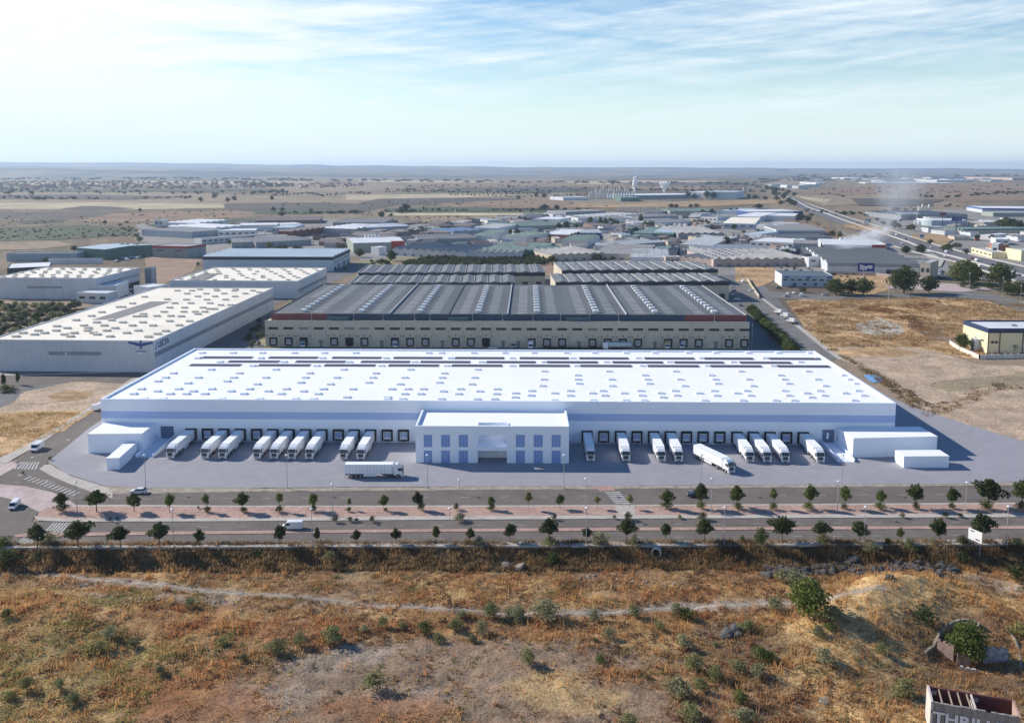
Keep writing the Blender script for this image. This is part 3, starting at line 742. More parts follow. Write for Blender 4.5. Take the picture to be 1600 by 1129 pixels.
# roof lights read from the photograph, (row, columns)
SKY = {621.6:(226,255,347,406,462,490,605,629,689,745,772),623.6:(866,926,977,1006,1100,1160,1211,1240,1334),618.8:(542,605,804,1035,1267),
 613.5:(209,266,291,320,381,439,497,632,657,716,775),616:(829,890,944,1002,1057,1119,1172,1232,1287,1349),609.5:(246,302,361,419,474,692,749),
 612.3:(805,866,925,974,1032,1092,1151,1260,1320),606:(221,279,331,390,447,505,551,612,637,661,719,776),608.6:(830,890,941,1000,1054,1115,1166,1225,1280,1340),
 598.5:(402,516,625,737),601:(847,956,1069,1176,1289),596:(470,576,686),597.5:(904,1014,1121,1232,1340),594:(247,355),597:(294,),588.3:(259,310,365,415,477,526,582,632,690,741),
 591:(849,902,955,1011,1062,1117,1169,1225,1277,1332),581.5:(271,374,484,587,694),584.5:(902,1007,1111,1219,1324),575.8:(330,431,537,641,746),578.5:(850,951,1055,1157,1262),
 570:(395,495,596,698,800,901,1003,1105,1208),564:(344,444,546,648,752,850,947,1046,1145,1250),558:(309,408,504,603,704,800,895,997,1096,1195,1290),
 550:(316,364,410,460,507,556,670,690,740,789,834,885,929,978,1023,1075,1118,1169,1216,1269)}
lights_ = []
for yy, xs in SKY.items():
    for x in xs: lights_.append(WF.at(x, yy, 13.9))
lights_.sort(key=lambda p: p[1])
proto = None
bs = MB()
def dome(b, u, v, w=1.15, d=.85, h=.55):
    z = 13.42; b.box(u-w, u+w, v-d, v+d, z, z+h*.6)
    q = .18; b.hexa([(u-w,v-d,z+h*.6),(u+w,v-d,z+h*.6),(u+w,v+d,z+h*.6),(u-w,v+d,z+h*.6),(u-w+q,v-d+q,z+h),(u+w-q,v-d+q,z+h),(u+w-q,v+d-q,z+h),(u-w+q,v+d-q,z+h)])
DOME = M('roof_light_plastic', (.84,.86,.9), .35, .02)
SKM = MB(); dome(SKM, 0, 0); SKM = SKM.mesh('roof_light', DOME)
for k, (u, v) in enumerate(lights_):
    u = min(max(u, 2.5), W_-2.5); v = min(max(v, 1.9), WD-1.8)
    if k < 99: new('roof_light', SKM, wh, (u, v, 0))
    else: dome(bs, u, v)
rest = put('roof_light_field', bs, DOME, wh); stuff(rest)
# photovoltaic strips
PVM = M('solar_cells', (.12, .11, .13), .35, .06, spec=.5)
ROWS = [(558.2, ((316,395),(420,497),(519,596),(615,691),(711,788),(812,889),(905,982),(1007,1085),(1100,1177),(1202,1281))),
        (564.4, ((357,437),(462,540),(564,641),(657,735),(760,837),(855,934),(957,1036),(1054,1131),(1156,1236))),
        (570.0, ((297,377),(404,485),(507,587),(607,686),(706,785),(811,890),(907,987),(1012,1092),(1110,1190),(1215,1296)))]
for yy, segs in ROWS:
    for (xa, xb) in segs:
        yk = yy + (xa-700)*.0022
        ua, va = WF.at(xa, yk, 13.8); ub, _ = WF.at(xb, yk, 13.8)
        b = MB()
        for dv in (-.95, .95):
            b.hexa([(ua,va+dv-.42,13.5),(ub,va+dv-.42,13.5),(ub,va+dv+.42,13.5),(ua,va+dv+.42,13.5),(ua,va+dv-.42,13.62),(ub,va+dv-.42,13.62),(ub,va+dv+.42,13.76),(ua,va+dv+.42,13.76)])
        put('solar_panel', b, PVM, wh)

# ------------------------------------------------------------------ office block in front
OF = Frame((649.7, 723.4), (888.8, 724.3), 11.6, base=True)
OF.h = 11.6; OW = OF.w; OD = OF.loc(WF.O + WF.ux*W_*.5)[1] - .05
hO = OF.wall(768, 665.5)[1]
of = empty('office_building', 'white two-storey office block with tall blue windows, before the huge warehouse', 'office building', OF.O, OF.rz)
xr0 = OF.wall(746.5, 700)[0]; xr1 = OF.wall(792, 700)[0]; zsl0 = OF.wall(770, 704)[1]; zsl1 = OF.wall(770, 698.3)[1]; zop = OF.wall(770, 679.5)[1]
b = MB(); RC = 5.0
b.box(0, xr0, 0, OD, 0, hO-1.1); b.box(xr1, OW, 0, OD, 0, hO-1.1); b.box(xr0, xr1, RC, OD, 0, hO-1.1)
b.box(xr0, xr1, 0, RC, zsl0, zsl1); b.box(xr0, xr1, 0, .8, zop, hO)
put('wall', b, WHITE, of)
b = MB(); t = .5
b.box(-.02, xr0, -.02, t, hO-1.1, hO); b.box(xr1, OW+.02, -.02, t, hO-1.1, hO); b.box(-.02, t, t, OD, hO-1.1, hO+.02); b.box(OW-t, OW+.02, t, OD, hO-1.1, hO+.02)
b.box(xr0-.4, xr0, .82, RC+.3, hO-1.1, hO-.4); b.box(xr1, xr1+.4, .82, RC+.3, hO-1.1, hO-.4); b.box(xr0, xr1, RC, RC+.3, hO-1.1, hO-.4)
put('parapet', b, WHITE, of)
b = MB(); b.box(t, xr0-.4, t, OD-.05, hO-1.1, hO-.75); b.box(xr1+.4, OW-t, t, OD-.05, hO-1.1, hO-.75); b.box(xr0-.4, xr1+.4, RC+.3, OD-.05, hO-1.1, hO-.75)
put('roof', b, WROOF, of)
for (xa, xb) in ((662,675),(689.3,703),(717,731),(806,820),(834,848),(862,876)):
    for (ya, yb) in ((679,698),(703.5,723.4)):
        a = OF.wall(xa, ya)[0]; c = OF.wall(xb, ya)[0]; z1 = OF.wall(xa, ya)[1]; z0 = max(.02, OF.wall(xa, yb)[1])
        b = MB(); b.box(a, c, -.05, .05, z0, z1); w = put('window', b, WGLASS, of)
        b = MB()
        for q in range(1, 3): xx = a+(c-a)*q/3; b.box(xx-.05, xx+.05, -.09, -.052, z0+.05, z1-.05)
        put('window_frame', b, BAND, w)
b = MB(); b.box(xr0+.5, xr1-.5, RC-.08, RC-.02, .1, zsl0-.5); put('entrance_glazing', b, M('entrance_pale', (.76,.80,.88), .4), of)
b = MB(); b.box(xr0+.2, xr1-.2, RC-.08, RC-.02, zsl1+.2, zop-.1); put('upper_glazing', b, M('recess_grey', (.66,.69,.80), .35), of)

# ------------------------------------------------------------------ plain white annexes and container units
def block(label, name, cat, fl, fr, h, base=True, depth=None, back=None, group=None, dz=0):
    fr_ = Frame(fl, fr, h, base); D = depth if depth is not None else fr_.depth(*back)
    o = empty(name, label, cat, fr_.O, fr_.rz, group)
    w = fr_.w
    b = MB(); b.box(0, w, 0, D, 0, h-.25); put('wall', b, WHITE, o)
    b = MB(); b.box(-.06, w+.06, -.06, D+.0, h-.25, h); put('roof', b, WROOF, o)
    return o, fr_
fr_ = Frame((138.7, 708.5), (223.4, 707.6), 6.3, True)
D1 = fr_.loc(WF.O + WF.ux*8)[1] - .08
block('white windowless annex butted against the left end of the warehouse front', 'annex', 'annex', (138.7,708.5), (223.4,707.6), 6.3, depth=D1)
fr_ = Frame((1332, 715), (1463, 712), 6.3, True); D2 = fr_.loc(WF.O + WF.ux*(W_-3))[1] - .08
block('long white windowless annex at the right corner of the warehouse, half in shade', 'annex', 'annex', (1332,715.5), (1463,712.5), 6.3, depth=D2)
block('white box unit standing alone on the yard before the left annex', 'storage_unit', 'storage unit', (167,734.5), (187,734), 3.7, depth=14.5)
block('white box unit lying lengthwise on the yard before the right annex', 'storage_unit', 'storage unit', (1411.5,731.5), (1482,731), 3.7, depth=5.6)

# ------------------------------------------------------------------ articulated trucks
TRW = M('truck_white', (.82,.83,.85), .35, .03, .3, spec=.5); TRS = M('trailer_side', (.87,.88,.90), .45, .05, .4)
TYRE = M('tyre', (.025,.025,.027), .85); RIM = M('rim', (.45,.46,.48), .4, metal=.5); LAMP = M('headlamp_glass', (.75,.77,.8), .15, spec=.8)
REDL = M('tail_lamp', (.35,.02,.02), .3)
def wheel(parent, x, y, r=.5, w=.3, z=None):
    b = MB(); b.cyl((x, y-w/2, r), (x, y+w/2, r), r, n=14); t = put('wheel', b, TYRE, parent)
    s = 1 if y > 0 else -1
    b = MB(); b.cyl((x, y+s*(w/2), r), (x, y+s*(w/2+.03), r), r*.55, r*.45, n=12); put('rim', b, RIM, t)
    return t
def make_truck():
    """origin at the rear end of the trailer on the ground; +x is forward."""
    t = empty('articulated_truck', 'x', 'truck')
    b = MB(); b.box(0, 13.6, -1.275, 1.275, 1.25, 3.98); put('trailer_box', b, TRS, t)
    b = MB(); 
    for i in range(14): b.box(.3+i*1.0, .36+i*1.0, -1.30, -1.276, 1.35, 3.9); b.box(.3+i*1.0, .36+i*1.0, 1.276, 1.30, 1.35, 3.9)
    b.box(-.01, 13.61, -1.3, -1.276, 3.9, 4.0); b.box(-.01, 13.61, 1.276, 1.3, 3.9, 4.0); b.box(-.01, 13.61, -1.3, -1.276, 1.2, 1.34); b.box(-.01, 13.61, 1.276, 1.3, 1.2, 1.34)
    put('trailer_trim', b, GALV, t)
    b = MB(); b.box(.1, 13.3, -.5, .5, .95, 1.24); b.box(.1, 4.6, -1.1, 1.1, .85, 1.1); put('trailer_chassis', b, DARK, t)
    b = MB(); b.box(-.04, -.005, -1.22, -.02, 1.3, 3.9); b.box(-.04, -.005, .02, 1.22, 1.3, 3.9); put('rear_door', b, TRW, t)
    b = MB(); b.box(-.02, .1, -1.2, 1.2, .55, .75); put('underrun_bar', b, GALV, t)
    b = MB(); b.box(5.2, 8.8, -1.25, -1.18, .5, 1.1); b.box(5.2, 8.8, 1.18, 1.25, .5, 1.1); put('side_skirt', b, TRW, t)
    for x in (1.9, 3.2, 4.5):
        for y in (-1.05, 1.05): wheel(t, x, y)
    for x in (11.3, 15.1):
        for y in (-1.05, 1.05): wheel(t, x, y)
    b = MB(); b.box(10.2, 16.1, -.6, .6, .7, 1.1); b.box(12.2, 14.2, -1.2, -.62, .45, 1.05); b.box(12.2, 14.2, .62, 1.2, .45, 1.05); put('tractor_chassis', b, DARK, t)
    # cab with a raked front, a roof deflector and rounded shoulders
    b = MB(); b.extr([(14.05,.95),(16.35,.95),(16.5,1.5),(16.45,2.15),(16.12,3.15),(15.9,3.3),(14.05,3.3)], 'y', -1.24, 1.24)
    b.extr([(14.25,3.3),(15.85,3.3),(15.6,3.55),(15.0,3.9),(14.3,3.95)], 'y', -1.1, 1.1)
    cab = put('cab', b, TRW, t)
    b = MB(); b.hexa([(16.46,-1.12,2.12),(16.46,1.12,2.12),(16.5,1.12,2.12),(16.5,-1.12,2.12),(16.16,-1.1,3.05),(16.16,1.1,3.05),(16.2,1.1,3.05),(16.2,-1.1,3.05)]); put('windscreen', b, GLASS, cab)
    for s in (-1, 1):
        y = s*1.245; b = MB(); b.hexa([(15.1,y,2.15),(16.25,y,2.15),(16.25,y+s*.02,2.15),(15.1,y+s*.02,2.15),(15.1,y,2.95),(16.0,y,2.95),(16.0,y+s*.02,2.95),(15.1,y+s*.02,2.95)]); put('side_window', b, GLASS, cab)
        b = MB(); b.box(16.2, 16.45, s*1.5-.1, s*1.5+.1, 2.1, 2.95); b.box(16.1,16.2, min(s*1.2,s*1.5), max(s*1.2,s*1.5), 2.8, 2.86); put('mirror', b, DARK, cab)
        b = MB(); b.box(16.45, 16.56, s*.95-.22, s*.95+.22, .78, 1.02); put('headlight', b, LAMP, cab)
        b = MB(); b.box(13.85, 14.05, s*1.15-.12, s*1.15+.12, 1.0, 3.7); put('side_fairing', b, TRW, cab)
        b = MB(); b.extr([(14.5,.95),(14.6,1.15),(15.6,1.15),(15.7,.95)], 'y', s*1.22-.03, s*1.22+.03); put('wheel_arch', b, DARK, cab)
    b = MB(); b.box(16.49, 16.54, -.75, .75, 1.1, 1.95); put('grille', b, DARK, cab)
    b = MB(); b.box(16.1, 16.56, -1.24, 1.24, .35, .76); put('bumper', b, TRW, cab)
    b = MB(); b.box(16.562, 16.575, -.5, .5, .42, .62); put('air_intake', b, BLACK, cab)
    b = MB(); b.extr([(16.1,3.1),(16.5,2.98),(16.5,3.04),(16.1,3.2)], 'y', -1.1, 1.1); put('sun_visor', b, GLASS, cab)
    for s in (-1, 1):
        b = MB(); b.box(-.05, -.02, s*1.0-.15, s*1.0+.15, .9, 1.05); put('tail_light', b, REDL, t)
    return t
TRUCK = make_truck(); first = [True]
def place_truck(x, y, rz, label, group=None):
    o = TRUCK if first[0] else copy_tree(TRUCK)
    first[0] = False
    o.location = (x, y, .175); o.rotation_euler = (0, 0, rz); o['label'] = label; o['category'] = 'truck'
    if group: o['group'] = group
    elif 'group' in o: del o['group']
    return o
left_docked = (0, 2, 3, 5, 6, 7, 8, 10, 11); right_docked = (0, 2, 4, 5, 9, 10, 11, 13)
for n, i in enumerate(left_docked):
    p = WF.O + WF.ux*doors[i] - WF.uy*.75
    place_truck(p.x, p.y, WF.rz - math.pi/2 + random.Random(n).uniform(-.006, .006), 'white articulated truck backed to a dock left of the office, %s from the left' % ORD[n], 'trucks backed up to the docks')
for n, i in enumerate(right_docked):
    p = WF.O + WF.ux*doors[14+i] - WF.uy*.75
    place_truck(p.x, p.y, WF.rz - math.pi/2 + random.Random(n+40).uniform(-.006, .006), 'white articulated truck backed to a dock right of the office, %s from the left' % ORD[n], 'trucks backed up to the docks')
a = G(539, 747.5)
place_truck(a.x, a.y+1.2, 0.0, 'white articulated truck driving side-on across the yard left of the office')
a = G(1117, 727); c = G(1146, 742.5); a.y += 1; 
# angled truck: nose at (1149, 741), tail near the wall
q = G(1144, 742); ang = -math.radians(65)
place_truck(q.x - 16.5*math.cos(ang), q.y - 16.5*math.sin(ang)+.6, ang, 'white articulated truck pulling away at an angle on the yard right of the office')
# ------------------------------------------------------------------ other buildings
def C3(*c): return c
WALLS = {
 'white': M('wall_white', (.66,.66,.66), .7, .08, .08, streak=.12, panel=6), 'palegrey': M('wall_pale_grey', (.60,.63,.67), .7, .08, .08, streak=.12, panel=6),
 'grey': M('wall_grey', (.30,.32,.34), .7, .1, .08, streak=.15, panel=5), 'bluegrey': M('wall_blue_grey', (.30,.36,.42), .65, .08, .08, streak=.1, panel=5),
 'cream': M('wall_cream', (.53,.485,.375), .8, .06, .1, streak=.12), 'beige': M('wall_beige', (.50,.44,.36), .85, .12, .1, streak=.15),
 'pinkish': M('wall_pinkish', (.46,.37,.33), .85, .12, .1, streak=.15), 'brick': M('wall_brick', (.36,.17,.12), .85, .12, .2, streak=.1),
 'green': M('wall_green', (.09,.17,.14), .7, .1, .1), 'blue': M('wall_blue', (.05,.10,.26), .6, .08, .1), 'palebluewall': M('wall_pale_blue', (.46,.54,.60), .6, .05, .1, panel=5),
 'red': M('wall_red', (.30,.05,.045), .7, .1, .1), 'maroon': M('wall_maroon', (.19,.06,.055), .7, .1, .1), 'dark': M('wall_dark', (.035,.04,.055), .6, .1, .1),
 'greengrey': M('wall_green_grey', (.28,.31,.27), .75, .1, .1, streak=.1), 'brown': M('wall_brown', (.22,.15,.12), .8, .15, .1),
 'yellow': M('wall_pale_yellow', (.72,.64,.42), .75, .04, .1),
}
ROOFS = {
 'cream': M('roof_cream', (.84,.77,.64), .7, .07, .05, fine=.05), 'white': M('roof_white_sheet', (.68,.69,.70), .6, .1, .06, fine=.05), 'pale': M('roof_pale', (.42,.44,.45), .75, .14, .05, fine=.12, ribs=7),
 'grey': M('roof_grey', (.22,.225,.23), .85, .2, .05, fine=.16, ribs=6), 'midgrey': M('roof_mid_grey', (.29,.285,.28), .85, .22, .05, fine=.18, ribs=7), 'brownish': M('roof_fibre_cement', (.22,.185,.17), .85, .25, .06, fine=.2, ribs=6),
 'dark': M('roof_dark_metal', (.105,.12,.135), .5, .12, .04, fine=.06), 'slate': M('roof_slate_grey', (.13,.14,.15), .8, .15, .03, fine=.05), 'green': M('roof_green', (.18,.245,.215), .85, .15, .05, fine=.15, ribs=7),
 'blue': M('roof_blue', (.10,.17,.28), .6, .1, .05), 'bluepale': M('roof_blue_pale', (.42,.50,.55), .5, .1, .05), 'red': M('roof_red_tile', (.33,.12,.08), .8, .15, .2, fine=.1), 'teal': M('roof_teal', (.17,.24,.23), .7, .1, .05),
}
PANE = M('window_glass', (.035,.045,.06), .2, .1, spec=.6); DOORG = M('door_grey', (.20,.20,.21), .6, .15)
RLIGHT = M('translucent_sheet', (.40,.41,.39), .5, .1)
def shed(name, cat, label, fl, fr, back, h, wall, roof, rt='flat', n=1, rise=1.6, wins=0, winh=(.45,.7), doors=0, band=None, lights=0, group=None, depth=None, ridges=None, wallonly=False, fine_=False):
    f = Frame(fl, fr, h); D = depth if depth is not None else f.depth(*back)
    D = max(D, 6.0)
    o = empty(name, label, cat, f.O, f.rz, group); w = f.w
    wm = WALLS[wall]; rm = ROOFS[roof]
    if fine_:
        if rt == 'y': n = max(n, min(24, int(w/11)))
        elif rt in ('x', 'saw'): n = max(n, min(9, int(D/13)))
    rz_ = rise if rt != 'flat' else 0
    b = MB(); b.box(0, w, 0, D, 0, h)
    tri = []
    if rt == 'y':                                  # gables across the front, ridges run into the depth
        g = w/n
        r = MB()
        for i in range(n):
            x0 = i*g; x1 = x0+g; xm = (x0+x1)/2
            b.extr([(x0+.01,h),(x1-.01,h),(xm,h+rise)], 'y', .02, D-.02)
            r.extr([(x0+.02,h+.03),(xm,h+rise+.03),(x1-.02,h+.03),(x1-.02,h+.25),(xm,h+rise+.28),(x0+.02,h+.25)], 'y', -.3, D+.3)
    elif rt == 'x':                                # ridges parallel to the front
        g = D/n; r = MB()
        for i in range(n):
            y0 = i*g; y1 = y0+g; ym = (y0+y1)/2
            b.extr([(y0+.01,h),(y1-.01,h),(ym,h+rise)], 'x', .02, w-.02)
            r.extr([(y0+.02,h+.03),(ym,h+rise+.03),(y1-.02,h+.03),(y1-.02,h+.25),(ym,h+rise+.28),(y0+.02,h+.25)], 'x', -.3, w+.3)
    elif rt == 'saw':                              # saw-tooth with steep lit faces
        g = D/n; r = MB()
        for i in range(n):
            y0 = i*g; y1 = y0+g
            b.extr([(y0+.01,h),(y1-.01,h),(y0+g*.2,h+rise)], 'x', .02, w-.02)
            r.extr([(y0+.02,h+.03),(y0+g*.2,h+rise+.03),(y1-.02,h+.03),(y1-.02,h+.25),(y0+g*.2,h+rise+.28),(y0+.02,h+.25)], 'x', -.3, w+.3)
    else:
        r = MB(); t = .4; r.box(t, w-t, t, D-t, h-.02, h+.12)
        pb = MB(); pb.box(-.03,w+.03,-.03,t,h-.5,h+.55); pb.box(-.03,w+.03,D-t,D+.03,h-.5,h+.55); pb.box(-.03,t,t,D-t,h-.5,h+.55); pb.box(w-t,w+.03,t,D-t,h-.5,h+.55)
        put('parapet', pb, wm, o)
    wl = put('wall', b, wm, o); ro = put('roof', r, rm, o)
    if lights:
        rnd = random.Random(int(fl[0]*7+fl[1]))
        lm = MB(); lm.box(-1.3, 1.3, -.8, .8, 0, .9); lm = lm.mesh('roof_light', ROOFLIGHTM)
        k = 0; nx = max(2, int(math.sqrt(lights*w/max(D, 1)))); ny = max(1, int(lights/nx))
        for i in range(nx):
            for j in range(ny):
                if k >= 98: break
                xx = (i+.5+rnd.uniform(-.1,.1) + .25*((j % 2)*2-1)*.8)*w/nx; yy = (j+.5+rnd.uniform(-.2,.2))*D/ny
                if not (2 < xx < w-2 and 1.6 < yy < D-1.6): continue
                q = new('roof_light', lm, o, (xx, yy, h + (.1 if rt == 'flat' else rise*.6))); k += 1
    if band:
        b = MB(); b.box(-.12, w+.12, -.12, D+.12, h-2.2 if rt != 'flat' else h-1.8, h+(.02 if rt != 'flat' else .6)) if False else None
        b = MB(); z0 = h-band[1]; z1 = h+.58 if rt == 'flat' else h-.02
        b.box(-.14, w+.14, -.14, -.035, z0, z1); b.box(-.14, -.035, -.035, D, z0, z1); b.box(w+.035, w+.14, -.035, D, z0, z1)
        put('fascia', b, WALLS[band[0]], o)
    hz0, hz1 = h*winh[0], h*winh[1]
    for i in range(wins):
        xx = w*(i+.5)/wins; ww = min(w/wins*.28, 4)
        b = MB(); b.box(xx-ww, xx+ww, -.10, -.02, hz0, hz1); put('window', b, PANE, o)
    for i in range(doors):
        xx = w*(i+.5)/doors + w/doors*.12; ww = min(w/doors*.18, 2.2)
        b = MB(); b.box(xx-ww, xx+ww, -.09, -.02, .02, h*.42); put('door', b, DOORG, o)
    return o, f, D
ROOFLIGHTM = M('roof_light_old', (.62,.58,.50), .5, .05)

# long cream-roofed warehouse at the left
fB = Frame((40, 530.5), (240, 532), 14.0)
wB = empty('warehouse', 'long white warehouse with cream roof and blue winged emblem', 'warehouse')
d_ = fB.depth(447, 449.5); x0B = fB.at(-14, 529, 14.0)[0]
wB.location = fB.O; wB.rotation_euler = (0, 0, fB.rz); wb = fB.w
b = MB(); b.box(x0B, wb, 0, d_, 0, 13.4); put('wall', b, WALLS['palegrey'], wB)
b = MB(); t = .5; b.box(x0B-.03, wb+.03, -.03, t, 13.4, 14.0); b.box(x0B-.03, wb+.03, d_-t, d_+.03, 13.4, 14); b.box(wb-t, wb+.03, t, d_-t, 13.4, 14); b.box(x0B-.03, x0B+t, t, d_-t, 13.4, 14); put('parapet', b, WALLS['white'], wB)
b = MB(); b.box(x0B+t, wb-t, t, d_-t, 13.36, 13.6); put('roof', b, ROOFS['cream'], wB)
GB = M('wall_band_grey', (.24,.27,.31), .6, .05)
a = fB.wall(76, 549)[0]; c = fB.wall(158, 549)[0]; z1 = fB.wall(100, 549)[1]; z0 = fB.wall(100, 554.5)[1]
b = MB(); b.box(a, c, -.1, .02, z0, z1); put('window_band', b, GB, wB)
b = MB(); b.box(wb-.02, wb+.1, 0.5, d_-1, 6.6, 8.6); put('window_band', b, GB, wB)
lm = MB(); lm.box(-1.5, 1.5, -1.0, 1.0, 0, .9); lm = lm.mesh('roof_light', ROOFLIGHTM)
pts = []
for row, xs in ((526,(25,110,172)),(520.5,(36,70,116,146,198)),(523,(54,101,152,)),(517,(60,88,137,167,216,)),(513,(105,138,180,)),(526.5,(232,)),(522,(246,)),(517.5,(259,)),(509,(131,163,207,239)),(510,(89,)),(504,(151,192,223,)),(500.5,(119,174,)),(508.5,(280,)),(502,(265,296)),(494,(143,245,267,)),(494.5,(213,224,283)),(497,(315,)),(491,(224,309,)),(487.5,(256,287,320,305)),(488,(159,)),(481,(265,288,317,353)),(483,(335,327)),(474,(273,298,328,)),(477,(345,371,360)),(480,(186,192)),(474.5,(207,)),(468.5,(291,323,352,)),(468,(261,)),(463.5,(309,336,367,)),(464,(226,)),(459,(292,322,350,383)),(454.5,(277,300,339,366,395)),(452.5,(312,338,368,427)),(457,(405,)),(465,(410,)),(470,(385,))):
    for x in xs: pts.append(fB.at(x, row, 13.7))
for (u, v) in pts[:98]:
    if x0B+2 < u < wb-2 and 2 < v < d_-2: new('roof_light', lm, wB, (u, v, 13.55))
b = MB(); P = [fB.at(*q, 13.7) for q in ((143,499.5),(180,498.5),(267,471),(236,470.5))]; b.prism(P, 13.6, 13.68); gp = put('grey_roof_panel', b, M('roof_patch_grey', (.24,.22,.21), .6, .1), wB)
mb = MB()                                     # winged emblem: two swept wings, head and tail, a line of small writing
ex = (fB.wall(220, 538)[0]); ez = fB.wall(220, 537.5)[1]; kx = fB.w/200
def emb(u, v): return (ex + u*kx, -.06, ez + v)
for s in (-1, 1):
    mb.hexa([(ex+s*x*kx, y, ez+z) for (x, z, y) in ((1,-1.0,-.12),(19,.3,-.12),(19,.3,-.04),(1,-1.0,-.04),(1,.3,-.12),(19,1.3,-.12),(19,1.3,-.04),(1,.3,-.04))])
mb.hexa([(ex+x*kx, y, ez+z) for (x, z, y) in ((-1.4,-2.1,-.14),(1.4,-2.1,-.14),(1.4,-2.1,-.04),(-1.4,-2.1,-.04),(-1.2,1.7,-.14),(1.2,1.7,-.14),(1.2,1.7,-.04),(-1.2,1.7,-.04))])
EM = M('emblem_blue', (.035,.075,.26), .5, .02); put('emblem', mb, EM, wB)
mb = MB(); mb.box(ex-8*kx, ex+8*kx, -.1, -.04, ez-3.4, ez-2.9); put('emblem_writing', mb, M('emblem_grey_blue', (.12,.17,.32), .5), wB)
def wall_text(s, size, parent, x, y, z, rz=0.0, mat=None, name='lettering', ext=.04):
    me = text_mesh(s, size, ext); me.materials.clear(); me.materials.append(mat)
    o = new(name, me, parent, (x, y, z)); o.rotation_euler = (math.radians(90), 0, rz); return o
wall_text('LECTA', 3.6, wB, wb+.08, 9.5, 10.2, math.radians(90), M('sign_dark_blue', (.05,.09,.19), .5))
mb = MB(); mb.hexa([(wb+x, y, z) for (x, y, z) in ((.03,1.2,9.6),(.12,1.2,9.6),(.12,1.9,9.6),(.03,1.9,9.6),(.03,2.2,12.8),(.12,2.2,12.8),(.12,2.6,12.8),(.03,2.6,12.8))]); put('emblem', mb, EM, wB)

# second cream roofed warehouse behind it
oC, fC, dC = shed('warehouse', 'warehouse', 'mid-sized warehouse with cream roof, behind the long cream-roofed one', (265,439), (465,440), (512.5,419), 11.5, 'palegrey', 'cream', lights=52, doors=0)
b = MB(); b.box(fC.w+.03, fC.w+.12, 1, dC-1, 4.2, 6.0); put('window_band', b, GB, oC)
b = MB(); P = [fC.at(*q, 11.6) for q in ((291,438),(322,438),(345,427),(318,427))]; b.prism(P, 11.62, 11.70); put('grey_roof_panel', b, M('roof_patch_grey', (.24,.22,.21)), oC)
# third one at the far left with a dock side
oD, fD, dD = shed('warehouse', 'warehouse', 'white warehouse with cream roof and dock side at the left frame edge', (-12,434.5), (151,435.5), (226,419), 14.0, 'palegrey', 'cream', lights=55)
a = fD.wall(43, 447)[0]; c = fD.wall(97, 447)[0]; z1 = fD.wall(43, 447)[1]; z0 = fD.wall(43, 450)[1]
b = MB(); b.box(a, c, -.1, -.02, z0, z1); put('window_band', b, GB, oD)
for i in range(6):
    b = MB(); y0 = dD*.52 + i*4.6; b.box(fD.w+.03, fD.w+.5, y0, y0+3.4, 1.2, 5.0); put('dock_door', b, BLACK, oD)
b = MB(); b.box(fD.w+.03, fD.w+.12, 5, dD-2, 9, 10.3); put('window_band', b, GB, oD)
shed('office_building', 'office building', 'small white two-storey office with dark windows against the far-left warehouse', (152,447), (182,446.5), (200,440), 9.0, 'white', 'white', wins=4, depth=26)
shed('office_building', 'office building', 'low white office with posters and dark windows before the far-left warehouse', (120,458), (168,459), (180,452), 6.5, 'white', 'white', wins=3, depth=12)
shed('tower', 'stair tower', 'grey steel stair tower at the back corner of the far-left warehouse', (226,420), (236,420), (236,417), 14.0, 'grey', 'slate', depth=9)
shed('office_building', 'office building', 'white corner office with dark windows beside the cream-roofed warehouses', (234,450), (262,446), (262,444), 9, 'white', 'white', wins=3, depth=16)
shed('warehouse', 'warehouse', 'white roofed dark walled shed behind the far-left warehouse', (11,420), (78,417), (80,414), 9, 'dark', 'white', depth=40)
# black striped warehouse
oE, fE, dE = shed('warehouse', 'warehouse', 'pale blue-white warehouse with black band under its pale blue roof', (317,401), (520,401.5), (552,389.5), 12.5, 'palebluewall', 'bluepale', rt='x', n=5, rise=1.0, band=('dark', 2.6))
for i in range(9):
    b = MB(); y0 = 8 + i*(dE-14)/9; b.box(fE.w+.02, fE.w+.12, y0, y0+2.4, 6.4, 8.2); put('window', b, PANE, oE)
for i, q in enumerate((.25, .55, .8)):
    b = MB(); b.box(fE.w+.02, fE.w+.12, dE*q, dE*q+9, .02, 4.6); put('dock_door', b, DOORG, oE)
for i in range(8):
    b = MB(); xx = fE.w*(i+.5)/8; b.box(xx-2, xx+2, -2.4, -.03, 2.6, 3.0); put('door_canopy', b, DARK, oE)
# green roofed shed, red-trimmed shed and long wall at the left
shed('warehouse', 'shed', 'dark green shed with pale green roof, beyond the left warehouses', (120,387.5), (163.5,390), (208,381), 10, 'green', 'bluepale', rt='x', n=1, rise=1.2)
shed('warehouse', 'shed', 'grey shed trimmed with a dull red roof edge', (238,384.5), (292,386), (311,381.5), 11, 'grey', 'midgrey', band=('red', 1.6), wins=2, winh=(.6,.7))
shed('warehouse', 'shed', 'long low blue-grey shed beside the dark green shed', (10,397), (120,396), (122,393), 7, 'bluegrey', 'slate')
o = empty('boundary_wall', 'long pale boundary wall before the dark green shed', 'wall', G(75,412), 0)
p = G(160,411.5)-G(75,412); b = MB(); b.hexa([(0,0,0),(p.x,p.y,0),(p.x,p.y+.6,0),(0,.6,0),(0,0,4.5),(p.x,p.y,4.5),(p.x,p.y+.6,4.5),(0,.6,4.5)]); put('wall', b, WALLS['palegrey'], o)
b = MB(); b.hexa([(0,-.1,4.5),(p.x,p.y-.1,4.5),(p.x,p.y+.7,4.5),(0,.7,4.5),(0,-.1,4.8),(p.x,p.y-.1,4.8),(p.x,p.y+.7,4.8),(0,.7,4.8)]); put('coping', b, ROOFS['white'], o)

